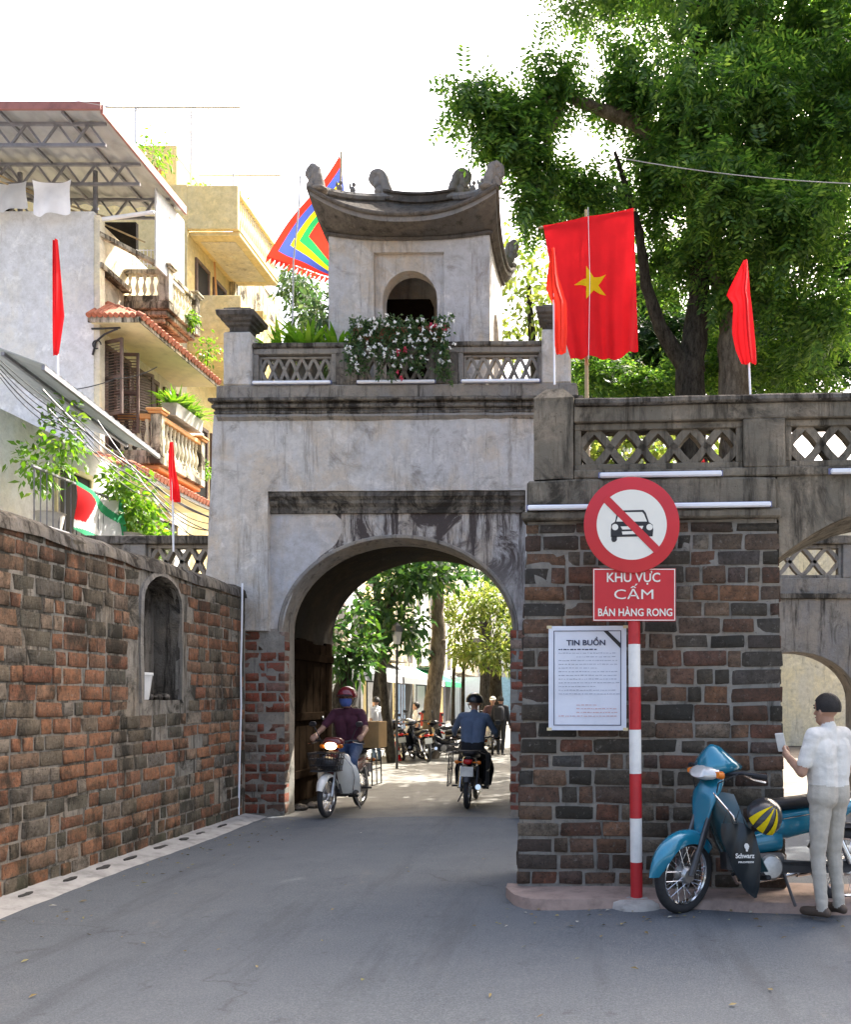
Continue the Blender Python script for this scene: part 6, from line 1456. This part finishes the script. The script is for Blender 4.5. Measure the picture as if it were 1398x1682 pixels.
# things hung on the blue bike: shop bag and half helmet
BM = T(1.335, 6.86, 0) @ RZ(dirang(-1, -.2)) @ RX(R(10)) @ Matrix.Scale(1.13, 4)
BGY = 6.5; bg0 = at(1241, 1487, BGY); bg_ = empty('shop_bag', tuple(bg0), 0, 'black shop bag with white lettering hung on the blue motorbike', 'bag')
def bp(u, v, d=0.0): q = at(u, v, BGY)-bg0; return Vector((q.x, d+.35*(u-1200)/315*.3+.012*math.sin(u*.22+v*.05), q.z))
bl = [(1352, 1186, 1222), (1366, 1186, 1236), (1380, 1188, 1243), (1400, 1194, 1247), (1420, 1203, 1247), (1440, 1213, 1246), (1455, 1222, 1245), (1466, 1230, 1244), (1474, 1237, 1243)]
m = MB()
def bagf(a, b):
    t = b*(len(bl)-1); i = min(int(t), len(bl)-2); k = t-i; v, l, r_ = [bl[i][j]+(bl[i+1][j]-bl[i][j])*k for j in range(3)]
    return bp(l+(r_-l)*a, v, -.035*math.sin(PI*a)*math.sin(PI*min(1, b*1.1+.05)))
m.grid(bagf, 16, 22, None, .02); m.build('bag_body', MAT['bag_black'], bg_, None, True, 60)
for u in (1195, 1215): m = MB(); m.tube([bp(u-8, 1356), bp(u+2, 1328, .02), bp(u+10, 1356)], .006, 6); m.build('handle', MAT['bag_black'], bg_)
for body, u, v, hh, wd in (('Schwarz', 1221, 1406, 8, 31), ('PROFESSI', 1223, 1414, 2.8, 25)):
    q = bp(u, v); text(body, hh*BGY/F, MAT['white_paint'], bg_, T(q.x, -.07, q.z) @ RZ(R(4)), .03, wd*BGY/F)
m = MB(); hp = [(-.2, -1), (.25, -1), (.25, -.55), (.5, -.45), (.45, -.1), (.62, .0), (.45, .5), (.1, .85), (-.4, .8), (-.65, .35), (-.5, -.2), (-.25, -.45)]
q = bp(1224, 1388); m.ext([(q.x+p[0]*.03, q.z+p[1]*.032) for p in hp], -.074, -.07); m.build('head_emblem', MAT['white_paint'], bg_)
mk('helmet_black', (.02, .022, .026), .3, coat=.4); hl_ = empty('half_helmet', tuple(at(1254, 1342, 6.52)), 0, 'black helmet with yellow stripes hung on the blue motorbike', 'helmet'); HM = RY(R(35)) @ RZ(R(-90)) @ RY(R(35))
def hel(a, b, r=1.0): az = -PI+2*PI*a; el_ = PI/2-(PI/2+.1)*b; return HM @ Vector((.15*r*math.cos(az)*math.cos(el_), .125*r*math.sin(az)*math.cos(el_), .13*r*math.sin(el_)))
m = MB(); m.grid(hel, 28, 12, None, .012); m.build('shell', MAT['helmet_black'], hl_, None, True, 70)
for c0 in (.4, .5, .6): m = MB(); m.grid(lambda a, b: hel(c0+(a-.5)*.045*(.4+b), .12+.82*b, 1.13), 4, 12, None, .003); m.build('stripe', MAT['flag_yellow'], hl_, None, True)
# ------------------------------------------------------------------ people (x forward, y left, z up)
mk('skin', (.42, .24, .16), .55, var=.12, sc=9); mk('hair', (.016, .013, .012), .6, var=.5, sc=40, bump=1.0)
for nm, c in (('shirt_maroon', (.075, .018, .035)), ('shirt_blue', (.13, .18, .27)), ('shirt_white', (.62, .62, .63)), ('shirt_cream', (.74, .72, .67)), ('jeans', (.05, .085, .17)), ('jeans_pale', (.14, .2, .28)), ('trousers_dark', (.02, .021, .024)), ('trousers_pale', (.5, .46, .39)), ('dress_print', (.14, .13, .15)), ('shirt_dark', (.03, .03, .035)), ('shirt_plaid', (.12, .06, .06))): mk(nm, c, .9, var=.16, sc=9, bump=.5)
mk('mask_blue', (.09, .15, .42), .85, var=.15); mk('helmet_red', (.2, .016, .025), .3, coat=.6); mk('helmet_black', (.02, .022, .026), .3, coat=.4); mk('shoe', (.05, .045, .04), .6); mk('sandal', (.1, .07, .05), .7)
def capsule(mb, p0, p1, r0, r1, n=12):
    p0, p1 = Vector(p0), Vector(p1); d = p1-p0; L = d.length
    d = d/L if L > 1e-6 else Vector((0, 0, 1)); pts = []; rs = []
    for i in range(5): a = PI/2*(i+.02)/5; pts.append(p0-d*r0*math.cos(a)); rs.append(max(1e-4, r0*math.sin(a)))
    for i in range(5): t = i/4; pts.append(p0+d*L*t); rs.append(r0+(r1-r0)*t)
    for i in range(1, 6): a = PI/2*(1-i/5.05); pts.append(p1+d*r1*math.cos(a)); rs.append(max(1e-4, r1*math.sin(a)))
    mb.tube(pts, rs, n)
def human(label, loc, heading, J, mats, voxel=.012, hair=True, helmet=None, mask=None, short=True, lean=0, sc=1.0, look=0.0, cap=None, fingers=True, fem=False, extra=None, backpack=False, faces=True):
    """J: joints pelvis chest neck head + L/R shoulder elbow wrist hand hip knee ankle toe"""
    e = empty('person', loc, heading, label, 'person'); e.rotation_euler = (lean, 0, heading); e.scale = (sc,)*3
    mi = {k: i for i, k in enumerate(mats)}; P = []
    V_ = {k: Vector(v) for k, v in J.items()}
    def c(a, b, r0, r1, m): P.append((Vector(a), Vector(b), r0, r1, mi[m]))
    pe, ch, ne, hd = V_['pelvis'], V_['chest'], V_['neck'], V_['head']; up = (ch-pe).normalized(); lat = (V_['Lsh']-V_['Rsh']).normalized(); k_ = .92 if fem else 1
    hl = (V_['Lhip']-V_['Rhip']).normalized()
    for s_ in (-1, 1):
        c(pe+hl*.065*s_+up*.1, ch+lat*.085*s_*k_, .112, .118*k_, 'top'); c(pe+hl*.07*s_, pe+hl*.07*s_+up*.06, .115, .112, 'bottom')
    c(V_['Lsh']-lat*.05, V_['Rsh']+lat*.05, .07*k_, .07*k_, 'top'); c(ch+up*.05, ne, .1, .06, 'top'); c(ne-up*.02, hd-Vector((0, 0, .05)), .052, .05, 'skin')
    A_ = Matrix.Rotation(look, 4, 'Z'); fw = A_ @ Vector((1, 0, 0)); sd = A_ @ Vector((0, 1, 0)); uz = Vector((0, 0, 1))
    c(hd+uz*.03-fw*.018, hd+uz*.035+fw*.012, .083, .079, 'skin'); c(hd-uz*.035+fw*.03, hd-uz*.075+fw*.045, .058, .04, 'skin'); c(hd+fw*.085, hd-uz*.025+fw*.098, .011, .016, 'skin')
    for s_ in (-1, 1): c(hd+sd*.078*s_+uz*.015, hd+sd*.082*s_-uz*.025, .016, .012, 'skin')
    for S, sg in (('L', 1), ('R', -1)):
        sh_, el, wr, ha_ = V_[S+'sh'], V_[S+'el'], V_[S+'wr'], V_[S+'hand']; t = .72 if short else 1.0
        if short:
            c(sh_, sh_.lerp(el, t), .062, .056, 'top'); c(sh_.lerp(el, t*.9), el, .043, .039, 'skin'); c(el, wr, .04, .027, 'skin')
        else: c(sh_, el, .06, .05, 'top'); c(el, wr.lerp(el, .08), .05, .038, 'top'); c(wr.lerp(el, .1), wr, .028, .026, 'skin')
        pd = (ha_-wr).normalized(); c(wr, wr+pd*.055, .027, .032, 'skin')
        fl = V_.get(S+'curl', Vector((0, 0, -1))); sid = V_.get(S+'side', pd.cross(fl)); sid = sid.normalized(); kn = wr+pd*.075
        c(kn+sid*.028, kn-sid*.028, .017, .017, 'skin')
        if fingers:
            for i, ln in enumerate((.062, .072, .068, .052)):
                b = kn+sid*(.03-.02*i); q = b+(pd*.8+fl*.6).normalized()*ln*.55; r_ = q+(fl*1.0+pd*.05).normalized()*ln*.5; z_ = r_+(fl*.5-pd*.8).normalized()*ln*.35
                c(b, q, .0098, .0092, 'skin'); c(q, r_, .0092, .0085, 'skin'); c(r_, z_, .0085, .0075, 'skin')
            b = wr+pd*.03+sid*.03; q = b+(sid*.6+pd*.7+fl*.3).normalized()*.04; c(b, q, .012, .0105, 'skin'); c(q, q+(pd*.8+fl*.7).normalized()*.032, .0105, .0085, 'skin')
        hp, kn_, an, to = V_[S+'hip'], V_[S+'knee'], V_[S+'ank'], V_[S+'toe']
        c(hp, kn_, .088, .062, 'bottom'); c(kn_, an, .06, .044, 'bottom'); c(an-Vector((0, 0, .02)), to, .042, .034, 'shoe'); c(an+(an-to).normalized()*.04-Vector((0, 0, .035)), to, .035, .03, 'shoe')
    if extra: extra(c, V_)
    mb = MB()
    for a, b, r0, r1, _ in P: capsule(mb, a, b, r0, r1)
    me = mb.mesh('body', [MAT[v] for v in mats.values()]); o = bpy.data.objects.new('body', me)
    md = o.modifiers.new('r', 'REMESH'); md.mode = 'VOXEL'; md.voxel_size = voxel; md.use_smooth_shade = True
    sm = o.modifiers.new('s', 'SMOOTH'); sm.factor = .5; sm.iterations = 2 if voxel < .014 else 1
    me2 = evaluated(o); me2.name = 'body'
    n = len(me2.polygons); C = np.empty(n*3, np.float32); me2.polygons.foreach_get('center', C); C = C.reshape(-1, 3); best = np.full(n, 9e9); mm = np.zeros(n, np.int32)
    for a, b, r0, r1, m in P:
        a = np.array(a); b = np.array(b); d = b-a; L2 = max(1e-9, d@d); t = np.clip(((C-a)@d)/L2, 0, 1); ds = np.linalg.norm(C-a-t[:, None]*d, axis=1)-(r0+(r1-r0)*t); u = ds < best; best[u] = ds[u]; mm[u] = m
    me2.polygons.foreach_set('material_index', mm); me2.polygons.foreach_set('use_smooth', [True]*n)
    # wrinkles pushed into the cloth
    from mathutils import noise as nz
    if voxel < .014:
        nv_ = len(me2.vertices); co = np.empty(nv_*3, np.float32); no_ = np.empty(nv_*3, np.float32); me2.vertices.foreach_get('co', co); me2.vertices.foreach_get('normal', no_)
        co = co.reshape(-1, 3); w_ = np.array([nz.noise(Vector((q[0]*9, q[1]*9, q[2]*16)))+.5*nz.noise(Vector((q[0]*22, q[1]*22, q[2]*34))) for q in co.tolist()], np.float32)
        me2.vertices.foreach_set('co', (co+no_.reshape(-1, 3)*w_[:, None]*.006).reshape(-1))
    body = link('body', me2, e)
    def on_head(nm, fn, mat, nu=22, nv=14, th=.006):
        m = MB(); m.grid(fn, nu, nv, None, th); return m.build(nm, MAT[mat], e, None, True, 60)
    def sph(a, b, r, ofs=(0, 0, 0)): return hd+fw*(r[0]*math.cos(a)*math.cos(b)+ofs[0])+sd*(r[1]*math.sin(a)*math.cos(b)+ofs[1])+uz*(r[2]*math.sin(b)+ofs[2])
    if hair and not helmet:
        def hf(a, b):
            az = -PI+2*PI*a; low = .42 if abs(az) < .9 else (-.1-.25*min(1, (abs(az)-.9)/.5)); low -= (.5 if fem and abs(az) > 1.5 else 0)
            el_ = PI/2+(low-PI/2)*b; return sph(az, el_, (.1, .089, .104), (-.008, 0, .025))
        on_head('hair', hf, 'hair')
    if helmet:
        def kf(a, b): az = -PI+2*PI*a; low = .18 if abs(az) < .8 else -.12; el_ = PI/2+(low-PI/2)*b; return sph(az, el_, (.138, .124, .128), (-.01, 0, .035))
        h_ = on_head('helmet', kf, helmet, 28, 12, .012)
        m = MB(); m.grid(lambda a, b: sph(-1.0+2*a, .16-.12*b, (.138+.06*b, .122+.02*b, .128), (-.01, 0, .03)), 14, 4, None, .006); m.build('visor', MAT['helmet_black'], h_, None, True)
        m = MB(); m.tube([hd+sd*.105+uz*.0, hd+sd*.075-uz*.07+fw*.02, hd-uz*.115+fw*.035, hd-sd*.075-uz*.07+fw*.02, hd-sd*.105], .006, 6); m.build('chin_strap', MAT['black'], h_)
    if cap:
        on_head('cap', lambda a, b: sph(-PI+2*PI*a, PI/2+(.22-PI/2)*b, (.112, .1, .115), (-.005, 0, .025)), cap); m = MB(); m.grid(lambda a, b: sph(-.8+1.6*a, .25-.15*b, (.11+.08*b, .1, .11), (0, 0, .02)), 10, 4, None, .005); m.build('cap_peak', MAT[cap], e, None, True)
    if mask: on_head('face_mask', lambda a, b: sph(-1.25+2.5*a, .12-.98*b, (.118-.012*b, .088, .12), (.012, 0, -.01)), mask, 18, 12, .004)
    if faces:
        for s_ in (-1, 1):
            m = MB(); m.ball(tuple(hd+fw*.083+sd*.031*s_+uz*.018), (.009, .013, .007), 8, 6); m.build('eye', MAT['black'], e, None, True)
            m = MB(); m.tube([hd+fw*.088+sd*.015*s_+uz*.036, hd+fw*.082+sd*.048*s_+uz*.038], .005, 5); m.build('eyebrow', MAT['hair'], e)
        if not mask: m = MB(); m.tube([hd+fw*.083+sd*.022-uz*.055, hd+fw*.09-uz*.054, hd+fw*.083-sd*.022-uz*.055], .005, 6); m.build('mouth', MAT['helmet_red'], e)
    if backpack:
        m = MB(); p = ch-Vector((.2, 0, .06)); m.box(tuple(p), (.17, .3, .42), None, .06); m.build('backpack', MAT['shirt_dark'], e, None, True)
    return e
def seated(dx=0.0, grip=(.26, .33, 1.0), low=0.0, hx=0):
    """astride a motorbike, hands on the grips"""
    J = dict(pelvis=(-.2, 0, .86), chest=(-.15, 0, 1.22), neck=(-.13, 0, 1.4), head=(-.1+hx, 0, 1.535))
    for S, s_ in (('L', 1), ('R', -1)):
        J.update({S+'sh': (-.14, s_*.185, 1.34), S+'el': (.02, s_*.31, 1.12), S+'wr': (grip[0]-.085, s_*(grip[1]-.005), grip[2]+.045), S+'hand': (grip[0]+.03, s_*grip[1], grip[2]+.03), S+'curl': (.25, 0, -1), S+'side': (0, -s_, 0),
                  S+'hip': (-.17, s_*.09, .84), S+'knee': (.22, s_*.2, .70), S+'ank': (.05, s_*.2, .33), S+'toe': (.2, s_*.22, .275)})
    return J
def standing(h=1.66, stride=.0, arms='down', turn=0):
    k = h/1.7
    J = dict(pelvis=(0, 0, .92*k), chest=(.01, 0, 1.27*k), neck=(0, 0, 1.44*k), head=(.02, 0, 1.57*k))
    for S, s_ in (('L', 1), ('R', -1)):
        J.update({S+'sh': (0, s_*.18*k, 1.38*k), S+'hip': (0, s_*.085, .9*k), S+'knee': (.03+s_*stride*.6, s_*.09, .5*k), S+'ank': (-.02+s_*stride, s_*.095, .085), S+'toe': (.14+s_*stride, s_*.11, .04),
                  S+'el': (-.04-s_*stride*.3, s_*.24*k, 1.1*k), S+'wr': (.05-s_*stride*.5, s_*.25*k, .86*k), S+'hand': (.07-s_*stride*.5, s_*.25*k, .78*k), S+'curl': (.5, -s_*.4, -.6), S+'side': (1, 0, 0)})
    return J
# riders coming and going through the arch
r1 = ((-3.52, 12.78, 0), dirang(-.10, -1))
bike('motorbike with white leg shield and lit headlamp coming through the arch', r1[0], r1[1], 'paint_maroon', 'paint_white', 'paint_white', lit=True, basket=True, rack=True, sc=1.03)
J = seated(); human('rider in maroon polo shirt, dark red helmet and blue face mask', r1[0], r1[1], J, dict(top='shirt_maroon', bottom='jeans', skin='skin', shoe='shoe'), .011, helmet='helmet_red', mask='mask_blue', sc=1.06)
cb = empty('cardboard_box', tuple(T(*r1[0]) @ RZ(r1[1]) @ Vector((-.72, .17, .885))), r1[1], 'brown cardboard box tied behind the oncoming rider', 'box')
m = MB(); m.b2(-.19, .19, -.16, .16, .0, .4, .008); m.build('carton', MAT['cardboard'], cb); m = MB(); m.b2(-.191, .191, -.03, .03, .4005, .4025); m.build('packing_tape', MAT['cream_paint'], cb)
r2 = ((-1.80, 13.75, 0), dirang(-.02, 1))
bike('black motorbike with wire pannier frames riding away through the arch', r2[0], r2[1], 'paint_black', 'paint_black', 'paint_black', rack=True, sc=1.02, lean=R(2))
J = seated(); human('rider in blue shirt and dark helmet riding away', r2[0], r2[1], J, dict(top='shirt_blue', bottom='trousers_dark', skin='skin', shoe='shoe'), .011, helmet='helmet_black', short=False, sc=1.01, faces=False, lean=R(2))
# parked motorbikes beyond
G_ = 'motorbikes parked beyond the arch'
bike('dark motorbike parked tail towards us beside the red cone', (-5.0, 23.6, 0), dirang(-.35, 1), 'paint_black', 'paint_black', 'paint_black', lean=R(-7), group=G_, spokes=False)
bike('dark motorbike with long black seat parked across, right of the stout trunk', (-3.75, 23.3, 0), dirang(-1, .25), 'paint_black', 'paint_black', 'paint_black', lean=R(8), group=G_, spokes=False)
b3 = bike('silver motorbike carrying a red crate beside the stout trunk', (-4.75, 24.6, 0), dirang(-.9, .5), 'paint_white', 'paint_white', 'paint_black', lean=R(7), group=G_, rack=True, spokes=False)
rc = empty('crate', (-4.3, 24.35, .86), dirang(-.9, .5), 'red plastic crate on the silver motorbike', 'crate'); m = MB(); m.b2(-.24, .24, -.2, .2, 0, .34, .02); m.build('shell', MAT['red_plastic'], rc); m = MB(); m.b2(-.26, .26, -.22, .22, .341, .37, .01); m.build('lid', MAT['red_plastic'], rc)
bike('white motorbike parked behind the red crate', (-4.35, 25.4, 0), dirang(-.8, -.4), 'paint_white', 'paint_white', 'paint_white', lean=R(6), group=G_, spokes=False)
bike('red motorbike at the right side of the far street', (-1.7, 26.6, 0), dirang(-.3, -1), 'paint_red', 'paint_white', 'paint_red', lean=R(6), group=G_, spokes=False)
bike('last dark motorbike far along the right side', (-1.9, 29.5, 0), dirang(-.5, -1), 'paint_black', 'paint_black', 'paint_black', lean=R(6), group=G_, spokes=False)
bike('grey motorbike squeezed behind the dark one by the cone', (-5.45, 24.4, 0), dirang(-.3, 1), 'paint_black', 'paint_white', 'paint_black', lean=R(-6), group=G_, spokes=False)
bike('black motorbike parked in front of the stout trunk', (-4.35, 23.0, 0), dirang(-.55, 1), 'paint_black', 'paint_black', 'paint_black', lean=R(-7), group=G_, spokes=False)
# people beyond the arch
J = standing(1.66); J.update(Rel=(.05, -.24, 1.12), Rwr=(.24, -.18, 1.15), Rhand=(.32, -.15, 1.18))
human('man in white shirt and pale jeans standing by the left shops', (-5.36, 22.4, 0), R(150), J, dict(top='shirt_white', bottom='jeans_pale', skin='skin', shoe='shoe'), .016, faces=False, fingers=False)
human('walker in dark clothes with a backpack on the far right', (-2.46, 25.0, 0), R(80), standing(1.68, .12), dict(top='shirt_dark', bottom='trousers_dark', skin='skin', shoe='shoe'), .016, faces=False, fingers=False, short=False, backpack=True)
b5 = ((-2.78, 25.9, 0), dirang(.1, -1)); bike('motorbike of the capped rider coming from afar', b5[0], b5[1], 'paint_black', 'paint_white', 'paint_black', spokes=False)
human('rider in striped shirt and pale cap approaching far away', b5[0], b5[1], seated(), dict(top='shirt_plaid', bottom='trousers_dark', skin='skin', shoe='shoe'), .016, cap='shirt_cream', hair=False, fingers=False)
def skirt(c, V_): c(V_['pelvis'], V_['pelvis']-Vector((0, 0, .4)), .15, .2, 'bottom')
human('woman in printed dress behind the parked motorbikes', (-4.95, 25.6, 0), R(200), standing(1.5), dict(top='shirt_white', bottom='dress_print', skin='skin', shoe='sandal'), .016, fem=True, fingers=False, faces=False, extra=skirt)
human('short dark haired person by the pale shop front, behind the first rider', (-5.6, 21.3, 0), R(100), standing(1.42), dict(top='shirt_dark', bottom='trousers_dark', skin='skin', shoe='sandal'), .018, fingers=False, faces=False)
# person in pale clothes at the right edge, holding a phone
J = standing(1.68); J.update(Rel=(.03, -.25, 1.1), Rwr=(.25, -.2, 1.16), Rhand=(.32, -.17, 1.19), Rcurl=(.3, .9, .2), Rside=(.3, -.1, 1), Lel=(.04, .25, 1.1), Lwr=(.26, .16, 1.2), Lhand=(.33, .12, 1.23), Lcurl=(.3, -.9, .2), Lside=(.3, .1, 1))
human('person in cream shirt and pale trousers standing behind the blue motorbike', (1.81, 6.62, 0), R(125), J, dict(top='shirt_cream', bottom='trousers_pale', skin='skin', shoe='sandal'), .009, look=R(8))
m = MB(); m.box((0, 0, 0), (.012, .075, .15), RZ(R(20)), .005); tag(m.build('phone', MAT['white_paint'], None, T(1.505, 6.865, 1.3) @ RZ(R(30)) @ RY(R(-15))), 'pale phone held up by the person in cream', 'phone')

bpy.data.scenes.remove(TMP)
